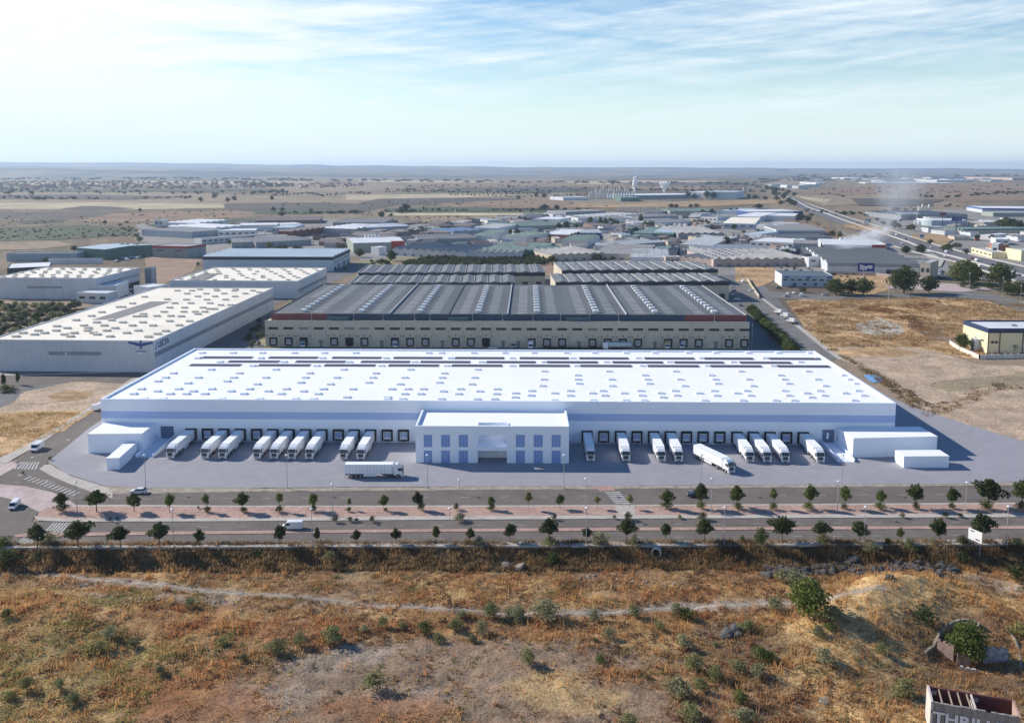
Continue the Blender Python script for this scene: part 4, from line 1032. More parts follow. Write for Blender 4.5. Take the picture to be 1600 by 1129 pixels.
# ------------------------------------------------------------------ big depot with dark roof and cream dock front
fF = Frame((415, 541.5), (1170, 544.5), 15.6, base=True)
dF = fF.depth(830, 446, 15.6)
depot = empty('depot', 'broad cream depot with slate grey roof, dark blue and maroon fascia', 'warehouse', fF.O, fF.rz)
FW = fF.w; zc = fF.wall(800, 503.5)[1]; zf0 = zc+.4; zf1 = fF.wall(800, 492.5)[1]
b = MB(); b.box(0, FW, 0, 10, 0, zc); put('dock_front_wall', b, WALLS['cream'], depot)
b = MB(); b.box(-.1, FW+.1, -.1, .5, zc, zc+.5); put('coping', b, CONC, depot)
b = MB(); b.box(2.5, FW-1, 3.2, dF, 0, zf1-.4); put('wall', b, WALLS['cream'], depot)
segs = ((2.4, fF.wall(509,500)[0], 'maroon'), (fF.wall(509,500)[0], fF.wall(1072,500)[0], 'blue_fascia'), (fF.wall(1072,500)[0], FW-.9, 'maroon'))
WALLS['blue_fascia'] = M('wall_blue_fascia', (.025,.05,.09), .45, .08, .1)
for a, c, m in segs:
    b = MB(); b.box(a, c, 2.9, 3.15, zc+.3, zf1); put('fascia', b, WALLS[m], depot)
b = MB(); b.box(FW-1, FW-.75, 3.2, dF, zf1-3.0, zf1+.1); put('fascia', b, GALV, depot)
b = MB(); b.box(2.2, 2.45, 3.2, dF, zf1-3.0, zf1+.1); put('fascia', b, ROOFS['slate'], depot)
# roof: eight shallow gables with rows of translucent sheets and roof ventilators
nG = 8; g = (FW-3.6)/nG; b = MB(); sk = MB(); rise = .55; zr = zf1-.35; vent_pos = []
for i in range(nG):
    x0 = 2.6+i*g; x1 = x0+g; xm = (x0+x1)/2
    b.extr([(x0,zr-.3),(x1,zr-.3),(x1,zr),(xm,zr+rise),(x0,zr)], 'y', 3.16, dF)
    for j in range(23):
        y0 = 7 + j*(dF-12)/23
        for s in (-1, 1):
            if s < 0 and i < 1 and j < 12: continue
            xa = xm+s*g*.17; xb = xm+s*g*.33
            za = zr+rise*(1-abs(xa-xm)/(g/2))+.05; zb = zr+rise*(1-abs(xb-xm)/(g/2))+.05
            P = [(xa,y0,za),(xb,y0,zb),(xb,y0+1.3,zb),(xa,y0+1.3,za)]
            if s < 0: P = [P[1],P[0],P[3],P[2]]
            sk.quad(*P)
    for j in range(11): vent_pos.append((xm, 8+j*(dF-14)/11, zr+rise))
put('roof', b, M('depot_roof_metal', (.115,.125,.135), .8, .16, .03, fine=.05), depot)
stuff(put('translucent_sheets', sk, RLIGHT, depot))
vm = MB(); vm.box(-1.1,1.1,-.9,.9,-.4,.7); vm.extr([(-1.7,.7),(1.7,.7),(1.2,1.3),(-1.2,1.3)], 'y', -1.1, 1.1); vm = vm.mesh('roof_ventilator', M('ventilator_white', (.72,.73,.74), .5, .05))
for (x, y, z) in vent_pos: new('roof_ventilator', vm, depot, (x, y, z))
for i in (2, 4, 6):
    b = MB(); b.box(2.6+i*g-.3, 2.6+i*g+.3, 3.3, dF, zr-.1, zr+.8); put('roof_gutter', b, GALV, depot)
b = MB(); b.box(2.6+3*g-.3, 2.6+3*g+.3, 3.3, dF, zr-.1, zr+.35); put('roof_gutter', b, DARK, depot)
WSTRIP = M('strip_window', (.03,.03,.035), .3, .05); GREYW = M('strip_window_light', (.20,.20,.20), .4)
kinds = "ddtsdodsdddsddosdtddsddddsdttsdd"
kinds = list("ddosdodsoddsddosspddsddddsdddsdd")
for i in range(32):
    xc = fF.wall(427+23.75*i, 520)[0]; wd = 2.45
    b = MB(); b.box(xc-wd, xc+wd, -.1, -.02, 8.7, 9.9); put('strip_window', b, GREYW if i in (2,5,6,21) else WSTRIP, depot)
    k = kinds[i]
    if k in 'dop':
        b = MB(); b.box(xc-1.9, xc-1.35, -.7, -.02, .9, 4.8); b.box(xc+1.35, xc+1.9, -.7, -.02, .9, 4.8); b.box(xc-1.35, xc+1.35, -.7, -.02, 4.1, 4.8); b.box(xc-1.3, xc+1.3, -.5, -.1, .5, 1.1)
        put('dock_shelter', b, BLACK, depot)
        b = MB(); b.box(xc-1.35, xc+1.35, -.12, -.02, 1.1, 4.1); put('dock_door', b, BLACK if k == 'o' else M('dock_door_grey', (.42,.43,.44), .5), depot)  # open docks: dark interior painted as a black sheet
        b = MB(); b.box(xc-.35, xc+.35, -.08, -.02, 5.6, 6.3); put('dock_number', b, M('dock_number_red', (.28,.12,.09)), depot)
        for s in (-1, 1):
            b = MB(); b.box(xc+s*2.9-.25, xc+s*2.9+.25, -.3, -.02, 5.3, 5.8); put('lamp', b, DARK, depot)
    else:
        b = MB(); b.box(xc+.2, xc+1.7, -.1, -.02, .05, 3.0); b.box(xc-.2, xc+2.1, -1.0, -.02, 3.1, 3.4); put('door', b, DOORG, depot)
    b = MB(); xx = xc - fF.wall(427,520)[0]*0 + 3.75; b.box(xx-.09, xx+.09, -.12, -.02, 0, zc); put('downpipe', b, CONC, depot)
for x in (485, 551, 597, 647, 671, 738, 785, 833, 876, 922, 967, 1118):
    xx = fF.wall(x, 497)[0]; b = MB(); b.cyl((xx, 2.6, zc+.3), (xx, 2.6, zf1+.5), .12, n=6); b.box(xx-.5, xx+.5, 1.8, 2.8, zc+.5, zc+.9); put('vent_pipe', b, GALV, depot)
for x0, x1 in ((510,544),(700,732),(884,920)):
    a = fF.wall(x0,500)[0]; c = fF.wall(x1,500)[0]; b = MB(); b.box(a, c, 1.2, 2.85, zc+.55, zc+2.1); put('plant_box', b, M('plant_teal', (.07,.12,.14)), depot)

# rear blocks of the depot: dark fascia, pale roof bays divided by ridges
def bay_block(label, fl, fr, back, h, nb, seed=0):
    f = Frame(fl, fr, h); D = f.depth(*back); w = f.w
    o = empty('depot', label, 'warehouse', f.O, f.rz)
    b = MB(); b.box(.3, w-.3, .3, D, 0, h-.3); put('wall', b, WALLS['cream'], o)
    b = MB(); b.box(0, w, -.2, .28, h-2.4, h); put('fascia', b, WALLS['dark'], o)
    g = w/nb; r = MB(); st = MB(); sk = MB()
    for i in range(nb):
        x0 = i*g; x1 = x0+g; xm = (x0+x1)/2
        r.extr([(x0,h-.3),(x1,h-.3),(x1,h),(xm,h+1.1),(x0,h)], 'y', .3, D)
        st.box(x0-.16, x0+.16, .3, D, h, h+.7)
        for q in (.3, .72): sk.hexa([(xm-.3, D*q, h+1.12),(xm+.3, D*q, h+1.12),(xm+.3, D*q+D*.13, h+1.12),(xm-.3, D*q+D*.13, h+1.12),(xm-.3, D*q, h+1.3),(xm+.3, D*q, h+1.3),(xm+.3, D*q+D*.13, h+1.3),(xm-.3, D*q+D*.13, h+1.3)])
    put('roof', r, M('depot_rear_roof', (.17,.175,.18), .6, .2, .06, fine=.08), o); put('roof_fin', st, M('fin_pale', (.40,.40,.39), .6), o); stuff(put('ridge_light', sk, RLIGHT, o))
    for i in range(nb):
        b = MB(); b.box(i*g+g*.3, i*g+g*.7, .2, .32, .1, 4.4); put('loading_door', b, DARK, o)
bay_block('dark-fasciaed depot block with pale roof bays, beside the olive grove, far left one', (560,427), (852,426), (852,414), 11, 14)
bay_block('dark-fasciaed depot block with pale roof bays, right behind the big slate roof, left', (548,443), (805,442), (805,430.5), 12.5, 12)
bay_block('dark-fasciaed depot block with pale roof bays, farthest back on the right', (878,423), (1122,421), (1118,408.5), 11, 12)
bay_block('dark-fasciaed depot block with pale roof bays, right behind the big slate roof, right', (868,441.5), (1140,440), (1134,427.5), 12.5, 12)

# ------------------------------------------------------------------ cream building with dark blue top at the right edge
G0 = G(1544.5, 552); fH = Frame((1544.5, 552.5), (1660, 552.5), 10.2, base=True)
hH = fH.wall(1544.5, 513)[1]
fH2 = Frame((1544.5, 513), (1680, 513), hH); DH = fH2.depth(1509, 500)
oH = empty('showroom', 'cream building with dark blue fascia and flat white roof at the right frame edge', 'building', fH2.O, fH2.rz)
w = fH2.w
b = MB(); b.box(0, w, 0, DH, 0, hH-.9); put('wall', b, WALLS['yellow'], oH)
b = MB(); t = .5; z0 = hH-2.2
b.box(-.1, w+.1, -.1, t, z0, hH); b.box(-.1, w+.1, DH-t, DH+.1, z0, hH); b.box(-.1, t, t, DH-t, z0, hH); b.box(w-t, w+.1, t, DH-t, z0, hH); put('fascia', b, M('fascia_navy', (.03,.05,.11), .5), oH)
b = MB(); b.box(t, w-t, t, DH-t, hH-.92, hH-.7); put('roof', b, ROOFS['white'], oH)
for x in (0, 5.5, 16.5, 21, 31):
    b = MB(); b.box(x, x+.45, -.16, .02, .1, z0); put('pillar', b, DARK, oH)
for x in (1.6, 3.4):
    b = MB(); b.box(x, x+1.4, -.12, .02, 5.0, 6.2); put('window', b, PANE, oH)
for y in (3.5, 9.0):
    b = MB(); b.box(-.12, .02, y, y+2.4, 5.2, 6.0); put('window', b, PANE, oH)
b = MB(); b.box(-2.6, -.1, 6.6, 10.2, 0, 5.4); b.box(-2.8, -.1, 6.4, 10.4, 5.4, 5.7); put('entrance_box', b, WALLS['palegrey'], oH)
b = MB(); b.box(-2.75, -2.6, 7.6, 9.0, 0, 2.6); put('door', b, PANE, oH)
b = MB(); b.box(17, 19.5, DH*.45, DH*.55, hH-.7, hH-.1); put('roof_unit', b, GREYM, oH)
def wall_run(label, pts, h, mat, posts=True, z=0):
    P = [G(*q, 0) for q in pts]; o = empty('boundary_wall', label, 'wall', P[0])
    b = MB(); c = MB()
    for a, e in zip(P[:-1], P[1:]):
        d = (e-a); L = d.length; d = d/L; n = Vector((-d.y, d.x, 0))*.13; A = a-P[0]; E = e-P[0]
        b.hexa([A-n, E-n, E+n, A+n, A-n+Vector((0,0,h)), E-n+Vector((0,0,h)), E+n+Vector((0,0,h)), A+n+Vector((0,0,h))])
        k = int(L/3.2)+1
        for i in range(k+1):
            q = A.lerp(E, i/k); c.box(q.x-.2, q.x+.2, q.y-.2, q.y+.2, 0, h+.35)
    put('wall', b, mat, o)
    if posts: put('pillar', c, mat, o)
    return o
WP = M('painted_wall_white', (.66,.63,.57), .8, .12, .4, streak=.25)
wH = wall_run('low white wall with pillars round the cream building', [(1484,538),(1500,548),(1530,561),(1600,559.5),(1680,559)], 2.0, WP)
wall_run('cream garden wall beside the street behind the depot', [(1168,438),(1175,450),(1186,466)], 2.2, WALLS['cream'])
wall_run('long pinkish wall before the inspection station', [(1290,428),(1368,431),(1440,438)], 2.6, WALLS['pinkish'], False)

# white office with blue signs
oI, fI, dI = shed('office_building', 'office building', 'white flat-roofed office with blue signs and a row of dark windows', (1222,430), (1301,431), (1290,424.5), 8.5, 'palebluewall', 'dark', wins=7, winh=(.55,.68))
for q in (.05, .48, .9):
    b = MB(); b.box(fI.w*q, fI.w*q+3.2, -.12, -.04, 6.6, 7.7); put('sign', b, M('sign_blue', (.03,.06,.25)), oI)
b = MB(); b.box(-.12, -.035, -.03, dI, .1, 8.9); put('side_wall', b, WALLS['white'], oI)
for i in range(5):
    b = MB(); b.box(8+i*7.5, 10.5+i*7.5, -.1, -.02, 1.2, 2.8); put('window', b, PANE, oI)

# vehicle inspection station with blue sign
oJ, fJ, dJ = shed('inspection_station', 'vehicle inspection station', 'long grey multi-ridged sheds of the inspection station with white front wall', (1293,411), (1437,414), (1410,390), 8, 'palegrey', 'slate', rt='x', n=6, rise=2.2)
sx0, sz1 = fJ.wall(1340.5, 411.5); sx1, sz0 = fJ.wall(1366, 424)
b = MB(); b.box(sx0, sx1, -.5, -.12, max(sz0, .4), sz1+.6); sg = put('sign_board', b, M('itv_blue', (.02,.045,.22), .4), oJ)
wall_text('itv=', (sz1-sz0)*1.0, oJ, (sx0+sx1)/2, -.53, max(sz0,.4)+1.4, 0, M('sign_white', (.85,.85,.85), .5), ext=.03)
b = MB(); a = fJ.wall(1385,415)[0]; b.box(a, a+11, -.1, -.02, .1, 3.6); put('door', b, DARK, oJ)
b = MB(); b.box(-.05, fJ.w+.05, -.1, -.05, 5.6, 7.9); put('fascia', b, WALLS['grey'], oJ)
shed('building', 'building', 'tall beige building with grey roof at the end of the inspection station', (1438,410.5), (1454,411.5), (1455,401), 13, 'beige', 'pale', wins=2, depth=28)
shed('building', 'house', 'small white two-storey house left of the inspection station', (1264,403.5), (1292,403), (1294,400.5), 8, 'white', 'pale', wins=2, winh=(.6,.8))
# ------------------------------------------------------------------ sheds of the industrial estate, read off the photograph
# (label, fl, fr, back, h, wall, roof, type, n, extras)
ES = [
 ('long blue-grey shed, leftmost of the sheds under the open fields', (221,359), (300,363), (338,357), 9, 'bluegrey','grey','flat',1,{}),
 ('small white tower block above the blue-grey shed', (241,344), (254,344), (262,342.5), 12, 'white','pale','flat',1,dict(wins=2)),
 ('long white-roofed shed behind the blue-grey shed', (262,348), (310,349), (315,343.5), 8, 'white','white','x',2,{}),
 ('white sheds with pale ridged roof beside the blue-grey shed', (262,354), (334,357), (338,351), 8, 'palegrey','white','x',3,{}),
 ('wide white warehouse with row of small dark windows', (340,361), (400,360), (395,357), 9, 'white','white','flat',1,dict(wins=6)),
 ('long white two-storey terrace with dark window strip', (315,373.5), (416,366), (420,364), 7, 'white','midgrey','flat',1,dict(wins=12)),
 ('long grey shed with dark openings behind the black-striped warehouse', (362,379), (440,377), (440,372), 7, 'grey','midgrey','x',2,dict(doors=6)),
 ('grey barrel-like shed behind the black-striped warehouse, right', (400,379), (486,374.5), (480,368.5), 7, 'grey','midgrey','x',2,{}),
 ('grey shed with brown end among the bushes', (400,371), (452,369.5), (450,366), 6, 'brown','grey','flat',1,{}),
 ('bright white-roofed warehouse left of the blue-white block', (374,352.5), (434,351.5), (430,348), 9, 'white','white','flat',1,{}),
 ('brown sheds with flat roof beside the bright white one', (362,350), (378,350), (378,347), 8, 'brown','midgrey','flat',1,{}),
 ('blue and white two-storey block with small windows', (424,356), (458,356), (475,351), 9, 'palebluewall','bluepale','flat',1,dict(wins=5)),
 ('small white-roofed block above the blue and white one', (446,351), (473,350), (475,347), 9, 'palegrey','white','flat',1,{}),
 ('row of maroon saw-tooth sheds', (456,362), (510,356), (520,352), 8, 'maroon','brownish','y',6,{}),
 ('large pale-roofed shed beside the maroon saw-tooth sheds', (504,356.5), (556,358), (568,351), 8, 'grey','white','x',2,{}),
 ('white shed with arched dormers behind the large pale roof', (548,353), (574,356), (600,349), 8, 'bluegrey','white','y',3,{}),
 ('long grey sheds on the edge of the fields, centre left', (520,348), (602,348), (604,342), 6, 'grey','grey','x',3,{}),
 ('brown-grey long sheds below the green field', (398,345), (500,344), (502,339.5), 6, 'brown','brownish','x',3,{}),
 ('grey-green gabled factory with white vents and red end wall', (552,380), (632,378), (632,370), 11, 'greengrey','white','x',1,dict(rise=2.5)),
 ('row of nine small white workshops with slanting roofs', (613,389.5), (728,395), (705,383.5), 7, 'white','midgrey','y',9,dict(doors=9, rise=2.6)),
 ('plain white tall box beside the row of nine workshops', (579.5,386), (592,387), (593,385), 9, 'white','white','flat',1,{}),
 ('row of pale workshops with grey ridged roofs behind the olive grove', (728,395), (815,396), (820,387), 6.5, 'palegrey','midgrey','y',8,dict(doors=8)),
 ('blue-roofed sheds stepping up to the right', (708,362.5), (757,360), (775,354), 7, 'bluegrey','blue','y',3,{}),
 ('white-edged grey shed right of the blue roofs', (741,356), (780,357), (790,351), 8, 'palegrey','pale','x',1,{}),
 ('long green-grey roofed shed, widest under the yellow field', (774,354), (880,352), (880,347.5), 7, 'greengrey','green','x',2,{}),
 ('grey-green shed with white wall and gateway', (740,368.5), (770,369), (800,361), 8, 'white','green','x',1,{}),
 ('white-walled shed with pale green roof beside a dark tree', (785,369.5), (822,371), (826,363.5), 8.5, 'white','green','x',1,{}),
 ('long grey sheds behind the white-walled ones', (655,374), (745,372), (742,366), 7, 'grey','grey','x',2,{}),
 ('big pale green workshop roofs with dark gables, left half', (745,390), (816,393), (830,380), 7, 'green','green','x',3,{}),
 ('big pale green workshop roofs with dark gables, right half', (816,392), (880,388), (876,378), 7, 'green','green','x',3,{}),
 ('reddish patched roof shed between the green workshops', (804,384.5), (826,384.5), (832,380), 8, 'green','brownish','x',1,{}),
 ('long grey workshop roofs between the green ones and the depot', (862,399), (945,396), (930,386), 6.5, 'beige','midgrey','y',7,dict(doors=6)),
 ('ridged grey workshops in the middle of the estate', (930,396), (1010,398), (1010,384), 6.5, 'beige','midgrey','x',5,dict(doors=5)),
 ('pale grey ridged workshops in the middle of the estate, by a pink block', (985,402), (1045,403), (1060,391), 6.5, 'white','pale','x',4,dict(doors=4)),
 ('two-storey pink block with white stripes behind the depot', (1040,402), (1063,402), (1063,399.5), 8, 'pinkish','pale','flat',1,dict(wins=3)),
 ('long row of pink-beige workshops with dark doors before the dry lot', (1115,406), (1265,405), (1255,390), 7, 'pinkish','midgrey','y',10,dict(doors=10, rise=1.8)),
 ('grey ridged workshops left of the long pink-beige row', (1060,401), (1118,406), (1130,392), 6.5, 'pinkish','midgrey','y',5,dict(doors=5)),
 ('grey saw-tooth workshops, upper right part of the estate', (1105,393), (1205,392), (1210,382), 6.5, 'grey','pale','saw',5,{}),
 ('big pale grey hangar roof with rows of small hatches', (1062,382), (1113,384), (1118,369), 8, 'beige','pale','x',1,dict(rise=1.5)),
 ('shallow grey hangar roof behind the pale one', (975,383), (1040,378), (1020,373), 7, 'grey','pale','x',2,{}),
 ('long brownish-grey hangars in the centre', (1060,365), (1132,365), (1128,354), 8, 'grey','midgrey','y',6,{}),
 ('teal roofed low shed among the pines', (990,364), (1052,366), (1050,359), 6, 'green','teal','x',1,{}),
 ('white gable roof shed beside the teal one', (1022,363), (1068,364), (1066,359.5), 7, 'palegrey','bluepale','x',1,{}),
 ('green saw-tooth roofed shed below the brick office', (878,375), (918,376), (950,369), 7, 'white','green','saw',4,{}),
 ('white-roofed shed beside brick gable', (852,366), (890,367), (900,360), 8, 'brick','white','x',1,{}),
 ('blue-grey shed with bright blue side', (906,364), (940,364), (948,359.5), 8, 'blue','pale','x',1,{}),
 ('white building with black glazed band and round-ended roof', (832,342), (874,343), (880,339.5), 9, 'white','white','flat',1,dict(wins=1, winh=(.62,.85))),
 ('wide grey-roofed warehouse with thin black edge, nearer one', (903,341.5), (990,340.5), (988,336.5), 9, 'white','grey','flat',1,dict(doors=8)),
 ('wide grey-roofed warehouse with thin black edge, farther one', (884,331.5), (946,329.5), (966,325.8), 9, 'grey','midgrey','flat',1,{}),
 ('pale long roof between the two black-edged warehouses', (884,338), (925,340), (935,332), 8, 'palegrey','pale','x',2,{}),
 ('grey low sheds right of the black-edged warehouses', (998,339.5), (1060,337), (1062,333), 7, 'grey','midgrey','x',2,{}),
 ('long teal-green roofs near the silos', (1047,330), (1120,330), (1135,326.5), 8, 'greengrey','green','x',2,{}),
 ('pale blue roofed shed at the end of the teal roofs', (1122,329), (1160,330), (1165,325.5), 8, 'palebluewall','bluepale','flat',1,{}),
 ('white office with grey top beside the white chimney', (1095,339), (1120,340), (1120,336), 9, 'white','grey','flat',1,dict(wins=4)),
 ('brown-grey sheds in the middle with cars before them', (1015,348), (1082,346), (1080,341), 7, 'palegrey','midgrey','x',2,dict(doors=5)),
 ('white warehouse with large pale roof and grey front', (1130,349), (1180,350), (1211,341.5), 9, 'palebluewall','cream','x',1,dict(wins=4, rise=1.2)),
 ('white gabled block attached before the large pale roof', (1182,352.5), (1213,354), (1215,348), 9, 'white','pale','x',1,{}),
 ('bright white shed roofs above the large pale roof', (1152,338), (1188,339), (1225,334), 9, 'white','white','x',2,{}),
 ('white shed with grey stripe below the flat white roof', (1190,337), (1242,338), (1238,333.5), 9, 'white','white','flat',1,{}),
 ('long flat white roof with blue end wall by the highway', (1170,331), (1255,330), (1255,326.5), 9, 'blue','white','flat',1,{}),
 ('long grey-fronted warehouse with white fascia strip', (1213,359.5), (1290,360), (1275,351), 9, 'bluegrey','midgrey','x',1,dict(band=('white', 1.2))),
 ('low flat grey sheds between the white warehouses', (1163,364.5), (1190,366), (1196,361), 6, 'palegrey','bluepale','flat',1,{}),
 ('long white fronted workshop with small dark windows', (1172,377), (1240,380), (1238,373), 7, 'white','white','flat',1,dict(wins=6)),
 ('grey gabled hangar right of the long white workshop', (1240,380), (1278,381), (1282,377), 8, 'grey','midgrey','x',1,{}),
 ('long pale roof with pink-red end near the highway', (1287,382), (1385,384), (1375,376.5), 7, 'palegrey','white','x',2,dict(band=('white', .6))),
 ('dark roofed long sheds under the smoke', (1215,372), (1300,371), (1300,366.5), 6, 'grey','slate','x',3,{}),
 ('dark sheds left of the inspection station roofs', (1258,397), (1300,398), (1305,389), 7, 'dark','slate','x',3,{}),
 ('white sign-fronted shop with orange stripe by the highway', (1399,333), (1408,334), (1410,331), 11, 'white','white','flat',1,{}),
 ('black-roofed warehouse with grey front beyond the highway', (1408,336.5), (1512,336), (1510,330), 9, 'grey','dark','x',2,{}),
 ('pale blue long warehouse with white fascia beyond the highway', (1456,344.5), (1511,344.5), (1508,341.5), 10, 'palebluewall','white','flat',1,dict(band=('white', 1.0))),
 ('small pale building joined to the pale blue warehouse', (1512,346), (1537,347.5), (1535,344.5), 8, 'beige','white','flat',1,dict(wins=1)),
 ('long beige-walled shop with dark green roof edge', (1505,358.5), (1640,357), (1640,353.5), 8, 'beige','teal','flat',1,dict(band=('green', 1.4))),
 ('blue and white flat hall at the right frame edge', (1535,325.5), (1640,326.5), (1640,323), 10, 'palegrey','white','flat',1,dict(band=('blue', 2.5))),
 ('green-grey hall below the blue and white one', (1552,332.5), (1660,333), (1660,331), 8, 'greengrey','pale','flat',1,{}),
 ('orange-brown office with rows of windows beside a white tower', (1561,383), (1577,383), (1577,380.5), 12, 'brick','grey','flat',1,dict(wins=3, winh=(.2,.35))),
 ('square white stair tower beside the orange-brown office', (1549.5,381.5), (1560,382), (1562,379.5), 13, 'white','white','flat',1,dict(wins=1, winh=(.3,.7))),
 ('long low yellow shop beside the highway', (1518,387), (1550,395), (1552,390), 6, 'yellow','pale','flat',1,dict(wins=5)),
 ('pale yellow block cut by the right frame edge', (1596,392), (1630,392), (1630,388), 11, 'yellow','pale','flat',1,{}),
 ('white roofed car wash behind parked vans', (1532,367), (1548,368), (1555,364.5), 6, 'white','white','flat',1,{}),
 ('white roofed garage behind parked cars', (1556,374), (1577,374.5), (1578,371.5), 7, 'white','white','flat',1,dict(wins=2)),
 ('broad orange-brown hall on the horizon at the right', (1582,278), (1640,278), (1640,276.5), 18, 'pinkish','brownish','flat',1,{}),
 ('large pale blue factory hall on the plain', (1103,300), (1150,300.5), (1150,298), 22, 'palebluewall','pale','flat',1,{}),
 ('very long low white-roofed factory hall beside the silos', (985,305.5), (1095,304), (1090,301.5), 12, 'bluegrey','white','flat',1,{}),
 ('teal fronted factory hall at the foot of the silos', (970,309), (1000,309), (1000,306.5), 12, 'green','teal','flat',1,{}),
 ('white factory annex behind the long hall', (1070,300.5), (1102,301), (1102,298.5), 14, 'white','white','flat',1,{}),
 ('white hall strip on the far plain, right', (1432,281), (1464,281.5), (1464,280.2), 14, 'white','white','flat',1,{}),
 ('long white hall far away on the plain, centre right', (1352,285.5), (1488,286), (1488,285), 6, 'white','white','flat',1,{}),
 ('tan factory cluster wall left of the silos', (880,309), (920,308.5), (920,306.5), 9, 'palegrey','pale','flat',1,{}),
]
for e in ES:
    lab, fl, fr, bk, h, wl, rf, rt, n, ex = e
    ex = dict(ex); ex.setdefault('rise', 1.6); ex['fine_'] = 'hangar roof' not in lab and 'factory' not in lab; h *= .88
    cat = 'warehouse' if any(k in lab for k in ('warehouse', 'hall')) else ('building' if any(k in lab for k in ('block', 'office', 'house', 'tower', 'shop', 'garage')) else 'shed')
    nm = {'warehouse': 'warehouse', 'building': 'building', 'shed': 'shed'}[cat]
    o, f, D = shed(nm, cat, lab, fl, fr, bk, h, wl, rf, rt, n, **ex)
    if 'red end' in lab:
        b = MB(); b.box(f.w-14, f.w+.2, -.15, D*.5, 0, h+.8); put('end_wall', b, WALLS['red'], o)
        b = MB(); 
        for i in range(5): b.cyl((f.w*(.35+.07*i), D*.7, h+1), (f.w*(.35+.07*i), D*.7, h+5), 1.6, 1.0, n=8)
        put('vent_cluster', b, ROOFS['white'], o)
    if 'blue end' in lab:
        b = MB(); b.box(-.1, f.w*.82, -.15, -.035, 0, h+.6); put('front_wall', b, WALLS['white'], o)
    if 'pink-red end' in lab:
        b = MB(); b.box(f.w-2, f.w+.2, -.2, D, 0, h+1.2); put('end_wall', b, WALLS['brick'], o)
# small filler sheds in the gaps of the estate
rnd = random.Random(11)
def inside(px, py, P):
    c = False; j = len(P)-1
    for i in range(len(P)):
        if ((P[i][1] > py) != (P[j][1] > py)) and (px < (P[j][0]-P[i][0])*(py-P[i][1])/(P[j][1]-P[i][1])+P[i][0]): c = not c
        j = i
    return c
ESTATE = [(600,385),(700,352),(860,338),(1130,334),(1130,370),(1262,366),(1262,400),(1060,404),(870,404),(700,394)]
HILLA = [(470,385),(490,366),(560,362),(640,352),(700,352),(720,372),(640,372),(560,392)]
cells = []; FCOUNT = {}
def filler(P, cnt, label, group, pal, hh=(5, 7), wpx=(22, 60), dpx=(3, 5)):
    k = 0; tries = 0
    while k < cnt and tries < 4000:
        tries += 1
        x = rnd.uniform(min(p[0] for p in P), max(p[0] for p in P)); y = rnd.uniform(min(p[1] for p in P), max(p[1] for p in P))
        w = rnd.uniform(*wpx); d = rnd.uniform(*dpx)
        if not (inside(x, y, P) and inside(x+w, y, P)): continue
        hpx = 7/mpp(y)
        if any(x < c[2]+.6 and x+w > c[0]-.6 and y-d < c[3] and y > c[1] for c in cells): continue
        cells.append((x, y-d, x+w, y))
        wl, rf = rnd.choice(pal); h = rnd.uniform(*hh)
        eh = h/mpp(y)*.97
        sl = rnd.uniform(-.6, .6)
        zone = ('far-left','left','centre-left','centre','centre-right','right','far-right','rightmost')[min(7, int((x-min(p[0] for p in P))/(max(p[0] for p in P)-min(p[0] for p in P))*8))]
        row = ('back','upper','middle','lower','front')[min(4, int((y-min(p[1] for p in P))/(max(p[1] for p in P)-min(p[1] for p in P)+.01)*5))]
        rt_ = rnd.choice(['x','y','saw','x'])
        lab_ = '%s, %s walls, %s roof, %s %s part' % (label, wl, {'midgrey':'mid-grey','brownish':'brown','pale':'pale'}.get(rf, rf), zone, row)
        FCOUNT[lab_] = FCOUNT.get(lab_, 0)+1
        if FCOUNT[lab_] > 1: lab_ += ', %s' % ORD[FCOUNT[lab_]-1]
        shed('shed', 'shed', lab_, (x, y-eh), (x+w, y-eh+sl), (x+w*.5, y-eh-d), h, wl, rf, rt_, rnd.choice([2,3,4]), rise=1.3, doors=rnd.choice([0,2,3]) if w > 30 else 0, group=group)
        k += 1
for e in ES:                                  # keep the gaps clear of the sheds above
    (x0, y0), (x1, y1), bk, h = e[1], e[2], e[3], e[4]
    hp = h/mpp(max(y0, y1)+3); cells.append((min(x0, bk[0]), bk[1]+hp*.7, max(x1, bk[0]), max(y0, y1)+hp*.95))
filler(ESTATE, 150, 'small workshop in the estate', 'small grey workshops filling the estate',
       [('palegrey','midgrey'),('grey','grey'),('beige','midgrey'),('pinkish','brownish'),('greengrey','green'),('white','pale'),('grey','slate'),('brown','brownish')], (4, 5.5), (9, 30), (1.8, 3.6))
filler(HILLA, 60, 'low shed on the slope', 'low brown sheds on the slope', [('brown','brownish'),('brown','brownish'),('grey','brownish'),('brown','midgrey')], (4, 5), (14, 40), (2.2, 3.2))
filler([(1420,345),(1500,346),(1640,345),(1640,380),(1500,378),(1440,362)], 16, 'small workshop beyond the highway', 'small workshops beyond the highway', [('white','pale'),('palegrey','grey'),('beige','midgrey')], (4, 6), (10, 26), (1.5, 3))
filler([(1190,290),(1320,277),(1600,276),(1600,283),(1330,286),(1240,297)], 26, 'tiny far industrial building', 'far industrial buildings on the plain', [('white','white'),('palegrey','midgrey'),('bluegrey','grey')], (8, 12), (6, 22), (.5, .9))

